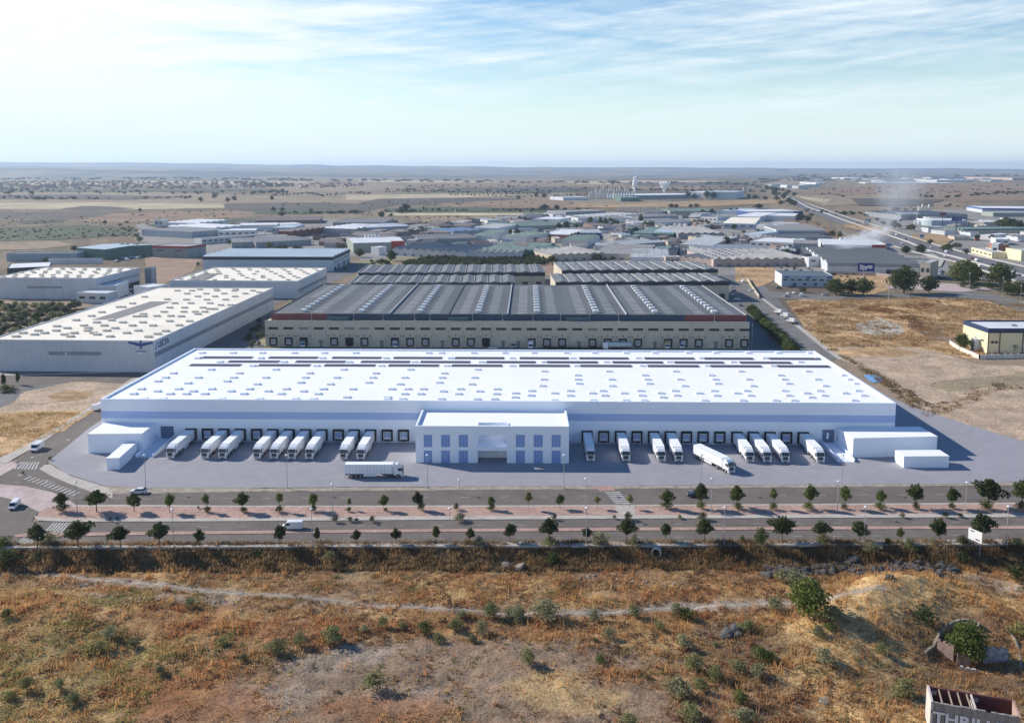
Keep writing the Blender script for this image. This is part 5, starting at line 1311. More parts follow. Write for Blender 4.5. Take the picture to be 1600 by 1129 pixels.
# silos, chimneys, tanks
def silo(px, py, wpx, hpx, label, group, mat):
    p = G(px, py); s = mpp(py); r = wpx*s/2; h = hpx*s
    o = empty('silo', label, 'silo', (p.x, p.y, 0), 0, group)
    b = MB(); b.cyl((0,0,0), (0,0,h*.92), r, n=10); put('tank', b, mat, o)
    b = MB(); b.cyl((0,0,h*.92), (0,0,h), r*.98, r*.3, n=10); put('roof', b, mat, o)
SILW = M('silo_white', (.62,.61,.57), .6, .08, .1)
for i in range(17): silo(921+i*4.3, 311.5 - (i > 8)*.5, 2.5, 12 + (i % 3)*1.5 + (3 if 3 < i < 14 else 0), 'tall white silo in the factory row on the plain, %s from the left' % ORD[i], 'white silos of the factory', SILW)
for i in range(24): silo(966+i*3.35, 329+(i/24)*4.5, 1.5, 7.5+(i % 4)*.8, 'slender pale silo behind the black-edged warehouses, %s from the left' % ORD[i], 'slender pale silos behind the estate', M('silo_grey', (.42,.43,.43), .6, .1, .1))
for i in range(4): silo(1436+i*5.2, 331, 3.4, 9+(i % 2)*3, 'stout white silo beyond the highway, %s from the left' % ORD[i], 'stout white silos beyond the highway', SILW)
def chimney(px, py, wpx, hpx, label, mat, cat='chimney', name='chimney'):
    p = G(px, py); s = mpp(py); o = empty(name, label, cat, (p.x, p.y, 0))
    b = MB(); b.cyl((0,0,0), (0,0,hpx*s), wpx*s/2, wpx*s*.42, n=10); put('shaft', b, mat, o)
    b = MB(); b.cyl((0,0,hpx*s), (0,0,hpx*s*1.03), wpx*s*.55, n=10); put('cap', b, DARK, o)
chimney(1120.5, 352, 1.6, 22, 'slim white chimney in the middle of the estate', SILW)
chimney(932, 312, 1.8, 20, 'tall white tower rising above the factory silos', SILW, 'tower', 'factory_tower')
chimney(1163, 303, 6, 11, 'stubby pinkish concrete tower on the plain', WALLS['pinkish'], 'tower', 'concrete_tower')
chimney(1160, 307, 1.2, 11, 'thin white stack beside the stubby concrete tower', SILW)
chimney(711, 332, 2.6, 5.5, 'small white water tank in the green field', SILW, 'tank', 'water_tank')

# village of brown roofed houses far to the left
hm = MB(); hm.box(-7,7,-6,6,0,5.5, 0); hm.extr([(-6.6,5.5),(6.6,5.5),(0,8.6)], 'x', -7.4, 7.4, 1)
HOUSE = [hm.mesh('village_house', [w, r]) for w, r in ((WALLS['beige'], ROOFS['red']), (WALLS['brick'], ROOFS['brownish']), (WALLS['white'], ROOFS['red']), (WALLS['brown'], ROOFS['brownish']))]
for i in range(230):
    u = rnd.random(); x = -20 + 590*(u**1.15); y = rnd.uniform(286.5, 297.5 - 5*(x/560)) 
    p = G(x, y); o = new('village_house', HOUSE[rnd.choice((0,1,1,3,2))], None, (p.x, p.y, 0), rnd.uniform(0, 3.1)); s = rnd.uniform(.8, 1.5); o.scale = (s, s, s)
    tag(o, 'tiny red-brown roofed house in the far village at the left', 'house', 'houses of the far village')

# highway furniture: median barrier, billboard, road signs
def rail(name, label, cat, pts, h, w, mat, z=.6, sub=None):
    P = [G(*q, 0) for q in pts]; o = empty(name, label, cat, (P[0].x, P[0].y, z)); b = MB()
    for a, e in zip(P[:-1], P[1:]):
        d = (e-a).normalized(); n = Vector((-d.y, d.x, 0))*w/2; A = a-P[0]; E = e-P[0]; u = Vector((0,0,h))
        b.hexa([A-n, E-n, E+n, A+n, A-n+u, E-n+u, E+n+u, A+n+u])
    put(sub or 'rail', b, mat, o)
CB = M('concrete_barrier', (.42,.41,.39), .8, .08, .2)
rail('crash_barrier', 'pale concrete barrier running down the middle of the highway', 'barrier', [(1222,304),(1244,314),(1264,325),(1285,332),(1322,346),(1360,359),(1420,379.5),(1447,391.5),(1500,405),(1547,418),(1600,432.5),(1700,458)], 1.2, 1.8, CB)
rail('crash_barrier', 'pale edge barrier along the far side of the highway', 'barrier', [(1262,319),(1330,342),(1380,357),(1459,382.5),(1522,400),(1600,418),(1700,440)], 1.0, 1.1, CB)
rail('crash_barrier', 'pale edge barrier along the near side of the highway', 'barrier', [(1397,386),(1430,395.5),(1500,412.5),(1578,438.5),(1640,455)], 1.0, 1.1, CB)
def billboard(px, py, wpx, hpx, pole, label, mat, bars=None):
    s = mpp(py); p = G(px, py); o = empty('billboard', label, 'billboard', (p.x, p.y, 0))
    b = MB(); b.cyl((0,0,0), (0,0,pole*s), .035*wpx*s+.15, n=8); put('pole', b, DARK, o)
    b = MB(); b.box(-wpx*s/2, wpx*s/2, -.4, .4, pole*s, (pole+hpx)*s); pn = put('panel', b, mat, o)
    if bars:
        b = MB(); b.box(-wpx*s*.32, wpx*s*.12, -.46, -.41, (pole+hpx*.4)*s, (pole+hpx*.6)*s); put('writing', b, bars, pn)
        b = MB(); b.cyl((wpx*s*.28,-.41,(pole+hpx*.5)*s),(wpx*s*.28,-.47,(pole+hpx*.5)*s), hpx*s*.28, n=14); put('logo', b, bars, pn)
billboard(1493.5, 366, 16, 6, 21, 'navy blue billboard on a tall dark pole beyond the highway', M('billboard_navy', (.02,.04,.16), .5), M('billboard_mark', (.2,.26,.5), .5))
billboard(1472, 358, 9, 4, 22, 'smaller maroon billboard on a thin pole behind the navy one', WALLS['maroon'])
billboard(1399, 337, 12, 5, 8, 'wide maroon billboard beside the smoke', WALLS['maroon'])
billboard(1273, 363, 13, 4.5, 4, 'low navy hoarding left of the highway', M('billboard_navy', (.02,.04,.16)))
billboard(1353, 356, 9, 5, 6, 'white hoarding in the yellow grass by the highway', WALLS['white'])
SB = M('road_sign_blue', (.05,.20,.40), .5)
for (x, y, w_, l) in ((1356,350,8,'blue direction sign over the highway, farthest'), (1388,388,8,'blue direction sign beside the near carriageway'), (1440,374,7,'square blue sign in the dry grass beyond the highway')):
    billboard(x, y, w_, 4, 3.5, l, SB)
# big white letters standing on a lot
p = G(1437, 351); o = empty('letter_sign', 'big white standing letters on a lot beyond the highway', 'sign', (p.x, p.y, 0))
me = text_mesh('RUS', 10.5, .5); me.materials.clear(); me.materials.append(M('sign_white', (.85,.85,.85))); t_ = new('lettering', me, o, (0,0,.1)); t_.rotation_euler = (math.radians(90),0,0); t_.scale = (1.0,1,1)
# steel mast pylons
def mast(px, py, hpx, label):
    s = mpp(py); p = G(px, py); o = empty('mast', label, 'mast', (p.x, p.y, 0)); b = MB(); h = hpx*s
    for i in range(4):
        a = math.pi/4+i*math.pi/2; b.cyl((math.cos(a)*.9*s, math.sin(a)*.9*s, 0), (0,0,h), .16*s, .1*s, n=4)
    put('lattice', b, GALV, o)
    b = MB(); b.box(-1.6*s, 1.6*s, -.1*s, .1*s, h*.82, h*.85); b.box(-1.2*s, 1.2*s, -.1*s, .1*s, h*.93, h*.96); put('crossarm', b, GALV, o)
for k, (x, y, h) in enumerate(((1463,308,22), (1287,322,12), (1432,345,28), (1420,378,14), (1349,440,22), (1388,470,30))):
    mast(x, y, h, 'thin lattice mast, %s of six counted from the far plain' % ORD[k])
# ------------------------------------------------------------------ vegetation
def leaf_arrays(n, lumps, s, seed, flat=.75, updown=0.0):
    rg = np.random.RandomState(seed)
    vol = np.array([l[3]*l[4]*l[5] for l in lumps]); pr = vol**.7/np.sum(vol**.7)
    k = rg.choice(len(lumps), n, p=pr); L = np.array(lumps)
    d = rg.normal(size=(n, 3)); d /= np.linalg.norm(d, axis=1)[:, None]
    r = rg.uniform(.25, 1.0, n)**.42 * (1 + rg.normal(0, .07, n))
    P = L[k, :3] + d*L[k, 3:6]*r[:, None]
    nrm = d + rg.normal(0, .65, (n, 3)); nrm /= np.linalg.norm(nrm, axis=1)[:, None]
    a = np.cross(nrm, rg.normal(size=(n, 3))); a /= np.linalg.norm(a, axis=1)[:, None]; b = np.cross(nrm, a)
    sz = s*rg.uniform(.55, 1.25, n)[:, None]
    V = np.stack([P - a*sz - b*sz*flat, P + a*sz - b*sz*flat*.6, P + a*sz*.7 + b*sz*flat, P - a*sz*.8 + b*sz*flat*.8], 1).reshape(-1, 3)
    Fc = np.arange(n*4).reshape(n, 4)
    return V, Fc
LEAF = {
 'dark': leaf_mat('leaves_dark', (.028,.042,.016), (.075,.095,.034), .35), 'mid': leaf_mat('leaves_mid', (.045,.066,.018), (.11,.135,.04), .35),
 'light': leaf_mat('leaves_light', (.075,.105,.028), (.17,.20,.06), .35), 'olive': leaf_mat('leaves_olive', (.05,.062,.03), (.12,.14,.075)),
 'grey': leaf_mat('leaves_grey_green', (.16,.165,.085), (.34,.33,.19), .4), 'sage': leaf_mat('leaves_sage', (.125,.14,.055), (.28,.28,.125), .4), 'bright': leaf_mat('leaves_bright', (.055,.085,.014), (.15,.185,.045), .35),
 'yellow': leaf_mat('leaves_yellow', (.15,.14,.045), (.30,.28,.10), .3), 'dry': leaf_mat('leaves_dry', (.20,.13,.06), (.38,.27,.13), .3), 'far': leaf_mat('leaves_far', (.03,.042,.022), (.07,.085,.04)),
}
TREES = {}
def tree_meshes(kind, shape, seed):
    key = (kind, shape, seed)
    if key in TREES: return TREES[key]
    rg = random.Random(seed*31+7); lumps = []
    # unit tree: height 1, crown half-width .5 for width 1 (scaled later)
    spec = {'street': (1500, .038, .30, 1.0), 'small': (620, .045, .42, 1.0), 'bushy': (2200, .030, .06, 1.0), 'olive': (420, .06, .12, 1.0), 'far': (170, .085, .08, 1.0), 'pine': (500, .05, .10, 1.0), 'shrub': (700, .038, .0, 1.0), 'tall': (900, .045, .12, 1.0)}[shape]
    n, s, z0, top = spec
    nl = {'street': 11, 'small': 7, 'bushy': 13, 'olive': 7, 'far': 6, 'pine': 6, 'shrub': 9, 'tall': 9}[shape]
    for i in range(nl):
        t = (i+.5)/nl; a = i*2.4+rg.uniform(-.5, .5)
        zz = z0 + (1-z0)*(.16+.70*t)
        prof = math.sin(math.pi*min(1, max(.10, .18+t*.74)))
        if shape in ('shrub', 'street'): prof *= rg.uniform(.6, 1.25)
        if shape == 'pine': prof = 1-t*.85
        rr = .27*prof*rg.uniform(.75, 1.15)
        lumps.append((math.cos(a)*rr, math.sin(a)*rr, zz, .22*prof+.07, .22*prof+.07, (1-z0)*rg.uniform(.13, .2)))
    lumps.append((0, 0, z0+(1-z0)*.5, .28, .28, (1-z0)*.36))
    V, Fc = leaf_arrays(n, lumps, s, seed)
    cr = np_mesh('crown', V, Fc, LEAF[kind]); 
    tr = None
    if z0 > .05 or shape in ('olive', 'far', 'bushy'):
        b = MB(); b.cyl((0,0,-.02), (.01,.005,z0+(1-z0)*.45), .030 if shape != 'small' else .02, .014, n=6)
        for i in range(4):
            l = lumps[(i*3) % nl]; b.cyl((0,0,z0*.8+.03), (l[0]*.8, l[1]*.8, l[2]), .014, .006, n=5)
        tr = b.mesh('trunk', BARK)
    TREES[key] = (cr, tr); return TREES[key]
def plant(name, label, cat, p, w, h, kind, shape, seed=0, group=None, rz=None):
    cr, tr = tree_meshes(kind, shape, seed % 4)
    o = empty(name, label, cat, (p.x, p.y, p.z-.03), (seed*1.7) % 6.28 if rz is None else rz, group)
    for nm, me in (('crown' if shape != 'shrub' else 'foliage', cr), ('trunk', tr)):
        if me is None: continue
        c = new(nm, me, o); c.scale = (w, w*.95, h)
    return o
def px_tree(x, y, wpx, hpx, kind, shape, label, group=None, seed=0, name='tree', cat='tree', terrain=False, z=0.0):
    p = GT(x, y) if terrain else G(x, y, z); s = (p - Vector((0,0,H0))).length / F
    return plant(name, label, cat, p, wpx*s*(1.0 if shape in ('street','small') else 1.1), hpx*s*(.97 if shape == 'street' else 1.02), kind, shape, seed, group)

TONE = {'dark': 'dark green', 'mid': 'green', 'light': 'pale yellow-green', 'olive': 'olive green', 'bright': 'bright green', 'yellow': 'yellowish', 'grey': 'grey-green', 'sage': 'sage green', 'dry': 'dry brown'}
def size_word(w): return 'big' if w > 30 else ('small' if w < 17 else 'medium')
UP = [(97,798,18,28,'mid'),(151,799,34,32,'mid'),(210,799,22,28,'mid'),(265,800,15,30,'light'),(322,799,13,26,'light'),(379,799,23,31,'mid'),(437,798,12,29,'light'),(489,797,18,28,'light'),(546,796,8,18,'light'),(600,797,16,26,'light'),(653,796,17,30,'dark'),(767,796,14,23,'light'),(826,795,12,27,'mid'),(875,794,16,24,'mid'),(933,794,11,20,'yellow'),(984,794,12,22,'yellow'),(1042,794,22,31,'mid'),(1095,793,24,40,'dark'),(1151,793,26,36,'mid'),(1208,793,13,30,'light'),(1265,793,20,37,'light'),(1320,793,17,35,'light'),(1376,792,15,27,'light'),(1431,793,26,36,'mid'),(1487,793,20,30,'mid'),(1544,793,42,42,'dark'),(1596,792,24,40,'mid')]
for k, (x, y, w, h, c) in enumerate(UP):
    px_tree(x, y, w, h, c, 'street' if w > 13 else 'small', '%s %s young street tree on the pink median, %s from the left' % (size_word(w), TONE[c], ORD[k]), 'street trees on the pink median', k, 'street_tree', 'tree', z=.27)
BUSH = [(98,799,20,13,'mid'),(324,800,13,10,'mid'),(381,800,12,9,'dark'),(436,800,15,11,'mid'),(490,799,13,11,'mid'),(545,799,10,8,'mid'),(603,798,6,6,'dark'),(658,797,14,15,'mid'),(713,796,11,12,'mid'),(768,797,14,11,'mid'),(1042,794,19,14,'mid'),(1095,795,15,13,'bright'),(1153,795,16,11,'mid'),(1208,796,15,12,'bright'),(1263,796,18,13,'bright'),(1319,795,11,9,'mid'),(1375,796,17,12,'bright'),(1431,795,13,11,'dark'),(1487,794,11,9,'mid'),(1541,796,20,14,'bright'),(1597,796,20,13,'mid')]
for k, (x, y, w, h, c) in enumerate(BUSH):
    px_tree(x, y, w, h, c, 'shrub', 'rounded %s bush at a tree foot on the pink median, %s from the left' % (TONE[c], ORD[k]), 'bushes on the pink median', k, 'bush', 'bush', z=.27)
LOW = [(59,855,26,34,'dark'),(122,853,39,38,'dark'),(188,854,29,32,'dark'),(250,854,31,38,'dark'),(312,853,16,27,'dark'),(437,852,23,33,'dark'),(496,851,13,29,'dark'),(557,850,15,24,'dark'),(619,849,17,25,'dark'),(681,848,14,29,'mid'),(735,847,18,24,'dark'),(797,846,22,30,'dark'),(858,844,33,36,'dark'),(917,845,17,22,'dark'),(979,845,30,37,'dark'),(1040,844,20,28,'dark'),(1100,845,30,36,'dark'),(1222,846,38,40,'dark'),(1282,844,27,30,'dark'),(1343,846,26,32,'dark'),(1406,846,11,22,'light'),(1467,849,25,38,'dark'),(1532,847,36,42,'dark')]
for k, (x, y, w, h, c) in enumerate(LOW):
    px_tree(x, y, w, h, c, 'street', '%s %s round-headed tree on the lower pavement, %s from the left' % (size_word(w), TONE[c], ORD[k]), 'street trees along the lower pavement', k+2, 'street_tree', 'tree', z=.27)
VERGE = [(524,815,12,11,'dark'),(547,814,10,8,'mid'),(557,814,8,6,'mid'),(581,814,11,9,'dark'),(719,813,20,13,'grey'),(866,811,10,9,'dark'),(960,810,6,7,'mid'),(981,811,15,12,'dark'),(1062,809,9,6,'sage'),(1098,811,16,12,'dark'),(1410,808,8,8,'light'),(1477,808,9,9,'dark'),(1500,807,9,6,'dark'),(183,812,5,5,'dark'),(172,812,5,5,'dark'),
 (75,853,30,20,'grey'),(350,853,12,10,'grey'),(749,850,16,14,'grey'),(859,853,28,16,'sage'),(938,852,30,22,'grey'),(990,852,13,20,'grey'),(1000,853,12,9,'dark'),(1189,852,22,30,'mid'),(1160,847,8,12,'light'),(1285,852,20,20,'sage'),(1388,851,10,11,'dark'),(1504,853,17,17,'mid'),(5,856,26,16,'bright'),(1420,852,18,10,'sage'),(1458,853,14,12,'grey'),(1590,852,16,12,'sage'),(310,794,5,4,'mid'),(78,718,6,5,'mid'),(36,740,5,4,'dark')]
for k, (x, y, w, h, c) in enumerate(VERGE):
    px_tree(x, y, w, h, c, 'shrub', '%s roadside shrub %s, %s from the left' % (TONE[c], 'by the lower pavement' if y > 840 else 'at the median kerb', ORD[sum(1 for q in VERGE if q[0] < x and (q[1] > 840) == (y > 840))]), 'roadside shrubs', k, 'shrub', 'shrub', z=.27 if y < 853 else -.6)
FORE = [(42,1078,20,20,'sage'),(93,1077,16,19,'sage'),(15,1092,20,12,'yellow'),(296,948,19,15,'sage'),(11,965,18,13,'mid'),(170,998,26,20,'grey'),(150,1018,38,14,'yellow'),(347,1006,22,11,'yellow'),(113,1097,24,14,'sage'),(8,884,38,24,'mid'),
 (433,1018,34,21,'sage'),(468,1010,24,22,'sage'),(520,1003,36,28,'sage'),(598,979,18,18,'sage'),(569,986,13,12,'grey'),(629,983,14,13,'sage'),(664,989,27,21,'mid'),(684,1004,18,17,'sage'),(712,979,20,15,'sage'),(722,966,20,14,'grey'),(710,985,22,18,'sage'),(753,991,24,24,'grey'),(767,963,27,24,'sage'),(796,962,20,14,'sage'),(584,1077,34,30,'sage'),(740,1003,20,12,'olive'),
 (851,965,46,31,'grey'),(810,967,30,20,'grey'),(929,971,22,20,'grey'),(992,965,22,22,'sage'),(950,996,18,18,'grey'),(826,1037,28,24,'sage'),(938,1034,20,12,'bright'),(1073,967,26,18,'bright'),(1057,964,18,26,'grey'),(1031,983,17,13,'sage'),(1068,1012,26,22,'grey'),(1084,1047,34,26,'sage'),(1118,1062,26,23,'sage'),(1060,1086,42,28,'grey'),(1095,1079,22,22,'sage'),(1157,1098,26,19,'bright'),(1079,1125,36,26,'sage'),(982,1135,30,22,'sage'),(1163,1128,36,22,'grey'),(1153,1050,28,20,'sage'),(1189,1030,30,20,'bright'),(1184,1056,28,20,'grey'),(1168,987,24,20,'sage'),
 (1241,916,38,24,'grey'),(1222,908,24,20,'sage'),(1210,954,30,22,'grey'),(1302,968,36,22,'sage'),(1278,993,24,16,'grey'),(1296,984,18,12,'bright'),(1444,975,34,26,'dark'),(1287,1032,34,20,'grey'),(1412,1088,34,26,'sage'),(1594,992,30,18,'yellow'),(1377,1021,18,16,'sage'),(1205,1031,20,14,'bright'),
 (864,880,24,18,'mid'),(515,875,18,16,'sage'),(1361,862,26,13,'grey'),(1422,860,18,11,'sage'),(1240,900,16,14,'grey'),(1504,876,22,14,'dark'),(1590,905,30,20,'dark'),(400,868,20,10,'dark'),(60,872,18,10,'dark'),(930,1003,10,8,'bright'),(1118,1010,12,8,'sage'),(1010,1060,12,8,'dry'),(700,1060,9,6,'dry'),(250,1050,14,10,'olive'),(210,1010,18,12,'olive'),(380,1030,14,9,'olive')]
for k, (x, y, w, h, c) in enumerate(FORE):
    near = 'near the dirt track' if 930 < y < 985 else ('on the dark bank' if y < 910 else ('in the near foreground' if y > 1040 else 'on the dry slope'))
    side = 'left' if x < 400 else ('centre-left' if x < 760 else ('centre' if x < 1040 else ('centre-right' if x < 1330 else 'right')))
    px_tree(x, y, w, h, c, 'shrub', '%s %s shrub %s, %s, %s across' % (('broad' if w > 29 else ('tiny' if w < 15 else 'low')), TONE[c], near, side, ORD[sum(1 for q in FORE if q[0] < x and abs(q[1]-y) < 45) % 38]), 'wild shrubs of the foreground', k, 'shrub', 'shrub', terrain=True)
px_tree(1264, 966, 54, 60, 'bright', 'bushy', 'large bright green bushy tree beside the dirt track', None, 1, 'tree', 'tree', True)
px_tree(1512, 1034, 50, 58, 'bright', 'bushy', 'large green tree growing between the ruined graffiti walls', None, 2, 'tree', 'tree', True)

# trees round the sheds at the right and left
MID = [(1412,459,44,42,'mid','bushy','wide dark green tree before the inspection station'),(1452,458,25,26,'dark','bushy','smaller dark tree right of the wide one'),(1306,461,32,26,'mid','bushy','dark green tree behind the parked cars, left one'),(1330,460,24,24,'dark','bushy','dark tree in the pair behind the parked cars'),(1348,461,30,26,'mid','bushy','green tree with the lamp post before it'),
 (1506,442,42,34,'light','bushy','broad yellowish-green tree near the highway'),(1518,445,30,30,'mid','bushy','dark half of the pair of broad trees near the highway'),(1562,448,38,34,'mid','bushy','dark green tree behind the white truck'),(1505,449,16,9,'dark','shrub','dark low bush in the traffic island, left'),(1523,453,18,11,'dark','shrub','dark low bush in the traffic island, middle'),(1545,451,18,10,'dark','shrub','dark low bush in the traffic island, right'),(1574,460,26,18,'mid','bushy','dark bush by the road at the right, lower'),(1592,462,22,22,'mid','bushy','dark tree cut by the right frame edge'),
 (1254,457,14,9,'olive','shrub','small olive bush in the office car park'),(1415,397,14,13,'dark','bushy','dark tree among the sheds beside the slip road'),(1438,396,17,14,'dark','bushy','dark tree at the fork of the highway'),
 (1498,545,14,20,'mid','small','slim green tree inside the white wall, left one'),(1505,546,16,24,'mid','bushy','dark green tree inside the white wall'),(1514,548,12,16,'light','small','reddish-green shrub tree by the entrance box'),(1570,550,18,15,'dark','bushy','dark bush before the cream wall, left'),(1582,551,16,18,'dark','bushy','dark bush before the cream wall, tallest'),(1597,551,14,14,'mid','bushy','green bush before the cream wall, right'),(1530,552,8,9,'dry','shrub','reddish shrub beside the cream building corner'),
 (6,605,7,20,'dark','tall','dark cypress at the left frame edge, left one'),(28,601,6,20,'dark','tall','dark cypress near the left frame edge, right one'),(10,612,26,10,'mid','shrub','green hedge bush under the cypresses'),
 (195,399,30,18,'mid','bushy','wide green tree clump beside the dark green shed, left'),(212,399,24,17,'mid','bushy','green tree clump beside the dark green shed, right'),(218,378,10,9,'grey','bushy','grey-green tree before the blue-grey shed'),(73,411,12,9,'mid','bushy','round tree before the pale boundary wall'),(116,392,10,8,'olive','bushy','olive tree behind the dark green shed'),
 (562,402,16,14,'mid','bushy','green tree right of the black-striped warehouse'),(612,408,16,18,'mid','bushy','tall green tree before the white workshops'),(523,423,9,7,'dark','shrub','dark bush at the corner of the black-striped warehouse'),(539,422,7,6,'dark','shrub','small dark bush by the striped warehouse docks'),(322,420,8,8,'dark','shrub','dark round bush left of the striped warehouse'),(309,415,7,6,'dark','shrub','little dark bush on the reddish soil'),
 (816,370,0,0,'dark','bushy','')]
for k, (x, y, w, h, c, sh, lab) in enumerate(MID):
    if not lab: continue
    px_tree(x, y, w, h, c, sh, lab, None, k, 'bush' if sh == 'shrub' else 'tree', 'bush' if sh == 'shrub' else 'tree')
# row of trees along the street right of the depot
for i in range(26):
    t = i/25; x = 1172+t*66 + rnd.uniform(-3, 3); y = 489+t*67 + rnd.uniform(-2, 2)
    px_tree(x, y, 15+t*6+rnd.uniform(-3, 4), 15+t*6, rnd.choice(['mid','mid','dark','light']), 'bushy', 'leafy tree in the row beside the depot street, %s from its far end' % ORD[i], 'trees along the depot street', i, 'tree', 'tree')
# bushes behind the warehouse at the foot of the depot wall and by the cream warehouse side wall
for i in range(16):
    x = 398+rnd.uniform(0, 26); y = 505+rnd.uniform(0, 42)
    px_tree(x - (y-505)*.5, y, rnd.uniform(8, 15), rnd.uniform(6, 11), rnd.choice(['mid','olive','dark']), 'shrub', 'scrub bush between cream-roofed warehouse and depot, %s planted there' % ORD[i], 'scrub bushes between the warehouses', i, 'bush', 'bush')
for i in range(12):
    x = 850+i*8; px_tree(x, 546+rnd.uniform(-1, 1), 11, 5.5, 'olive', 'shrub', 'low weed clump at the depot foot, %s from the left' % ORD[i], 'weed clumps at the depot foot', i, 'weed_clump', 'plant')
# olive trees at the left and the olive grove behind the depot
k = 0
for r in range(9):
    for c in range(12):
        x = -14 + c*13.5 + (r % 2)*6 + rnd.uniform(-3, 3); y = 484 + r*7.6 + rnd.uniform(-2, 2)
        if not inside(x, y, [(-30,478),(70,472),(128,474),(140,482),(90,503),(40,522),(0,536),(-30,540)]): continue
        px_tree(x, y, rnd.uniform(12, 19), rnd.uniform(9, 14), rnd.choice(['olive','olive','mid','grey']), 'olive', 'round olive tree at the left, row %s from the back, %s in its row' % (ORD[r], ORD[c]), 'olive trees at the left', k, 'olive_tree', 'olive tree'); k += 1
for r in range(7):
    for c in range(38):
        x = 628 + c*6.6 + r*1.8 - 6 + rnd.uniform(-.8, .8); y = 402.5 + r*2.25 + rnd.uniform(-.3, .3) - c*.05
        if not inside(x, y, [(612,416),(640,409),(700,399),(850,398),(864,403),(860,414),(620,420)]): continue
        px_tree(x, y, rnd.uniform(7.5, 10), rnd.uniform(5.4, 7), rnd.choice(['olive','mid','dark','mid']), 'far', 'round olive tree in the grove behind the depot, %s row, %s from the left' % (ORD[r], ORD[c]), 'olive trees of the grove behind the depot', k, 'olive_tree', 'olive tree'); k += 1
# scattered trees of the estate and the plain: (x, y, w, h)
ET = [(808,372,14,14),(798,366,10,9),(828,377,11,9),(873,359,10,11),(885,360,14,14),(900,357,9,8),(922,350,10,12),(938,353,9,14),(946,354,10,13),(954,352,9,12),(962,356,14,13),(1001,352,9,18),(1008,357,10,11),(1016,357,16,12),(975,364,10,9),(983,365,8,8),(993,364,12,9),(1040,360,14,9),(1051,357,10,8),(1086,353,10,9),(1094,353,14,9),(1104,353,12,9),(1098,336,9,9),(1112,336,12,10),(1142,333,10,8),(1150,334,9,9),(1125,388,14,12),(1135,386,16,17),(1145,390,14,10),(1067,388,8,7),(1060,368,10,6),(1075,371,10,6),(1136,357,11,8),(1147,359,12,9),(1215,399,12,11),(1228,399,20,10),(1244,373,6,7),(1256,373,16,7),(1300,368,12,8),(1312,372,10,9),(1250,345,14,12),(1262,347,12,10),(1233,320,12,12),(1224,312,10,10),(1240,323,14,10),(1184,326,14,8),(1188,326,10,7),(1170,310,8,7),(1180,312,14,8),(1195,313,10,7),(1210,306,10,14),(1213,314,12,8),(1220,320,12,7),
 (1075,310,9,11),(1085,312,10,10),(1104,311,12,13),(1115,311,10,11),(1135,309,9,9),(1049,325,12,7),(1057,325,9,6),(1079,325,9,6),(1088,324,12,6),(850,330,18,11),(870,329,10,9),(820,371,8,6),(814,332,7,6),(831,331,6,6),(812,344,8,6),(822,346,7,5),(798,347,8,7),(770,344,6,4),(838,308,8,8),(850,309,10,7),(810,312,7,7),(633,331,17,13),(625,333,18,7),(596,341,11,10),(611,338,10,5),(662,330,3,9),(666,330,2.5,6),(676,330,5,5),(685,330,9,5),(644,330,5,4),(427,331,9,8),(441,331,9,7),(441,338,11,6),(425,314,7,9),(460,333,6,4),(497,334,14,4),(515,334,14,4.5),(533,334,16,6),(555,334,20,6),(486,331,8,5),(575,337,3,3),(581,337,3,3),(213,371,10,6),(164,351,8,7),(188,353,9,4),(198,349,7,4),(219,331,7,6),(314,316,9,8),(366,314,9,8),(356,317,8,9),(290,310,6,4),(335,310,10,7),(213,362,5,3),(201,361,8,3),(115,312,6,5),(50,305,9,7),(13,304,14,6),(60,313,16,6),(70,313,9,5),(330,357,9,8),(345,355,10,7),(338,351,8,7),(375,366,8,6),(358,382,10,7),(421,389,12,10),(436,392,14,9),(445,391,12,9),(463,393,12,9),(470,392,9,8),(500,373,14,6),(512,374,10,5),(480,378,16,7),(545,356,6,4),(614,369,16,8),(586,363,6,6),(642,382,14,8),(652,383,12,8),(678,378,8,5),(702,377,9,6),(700,384,8,5),(583,415,10,6),(590,412,8,6),(597,413,16,9),(605,415,14,8),(580,410,8,5),
 (932,406,20,10),(944,407,8,6),(957,407,10,7),(882,396,7,4),(1148,385,10,6),(862,411,18,12),(868,420,12,14),(858,402,16,9),(1352,338,8,4),(1320,336,14,6),(1333,336,9,5),(1397,358,14,14),(1423,361,17,11),(1404,357,10,8),(1453,381,12,7),(1483,390,20,9),(1495,388,16,9),(1476,392,16,8),(1510,397,12,8),(1526,376,9,10),(1550,376,11,10),(1575,360,40,20),(1590,362,24,16),(1565,357,20,14),(1438,308,6,5),(1446,309,9,5),(1455,309,10,5),(1481,310,12,5),(1495,309,8,5),(1499,308,6,4),(1317,308,10,3),(1370,345,8,5),(1380,351,9,6),(1268,338,10,5)]
for k2, (x, y, w, h) in enumerate(ET):
    c = 'far' if y < 350 else ('dark', 'mid', 'olive', 'mid')[k2 % 4]
    where = 'on the open plain' if y < 330 else ('among the far sheds' if y < 372 else 'among the workshops')
    side = 'far left' if x < 320 else ('left of centre' if x < 640 else ('centre' if x < 960 else ('right of centre' if x < 1240 else 'right')))
    cr, tr = tree_meshes(c, 'far' if h < 9 else 'olive', k2 % 4)
    p = G(x, y); s = mpp(y)
    o = empty('tree', '%s tree %s, %s, %s from the left there' % ('tall broad' if h > 11 else ('middling' if h > 7 else 'little'), where, side, ORD[sum(1 for q in ET if q[0] < x and abs(q[1]-y) < 20 and abs(q[0]-x) < 160) % 38]), 'tree', p, k2, 'scattered trees between the sheds and on the plain')
    for nm, me in (('crown', cr), ('trunk', tr)): c_ = new(nm, me, o); c_.scale = (w*s*1.15, w*s, h*s*1.08)
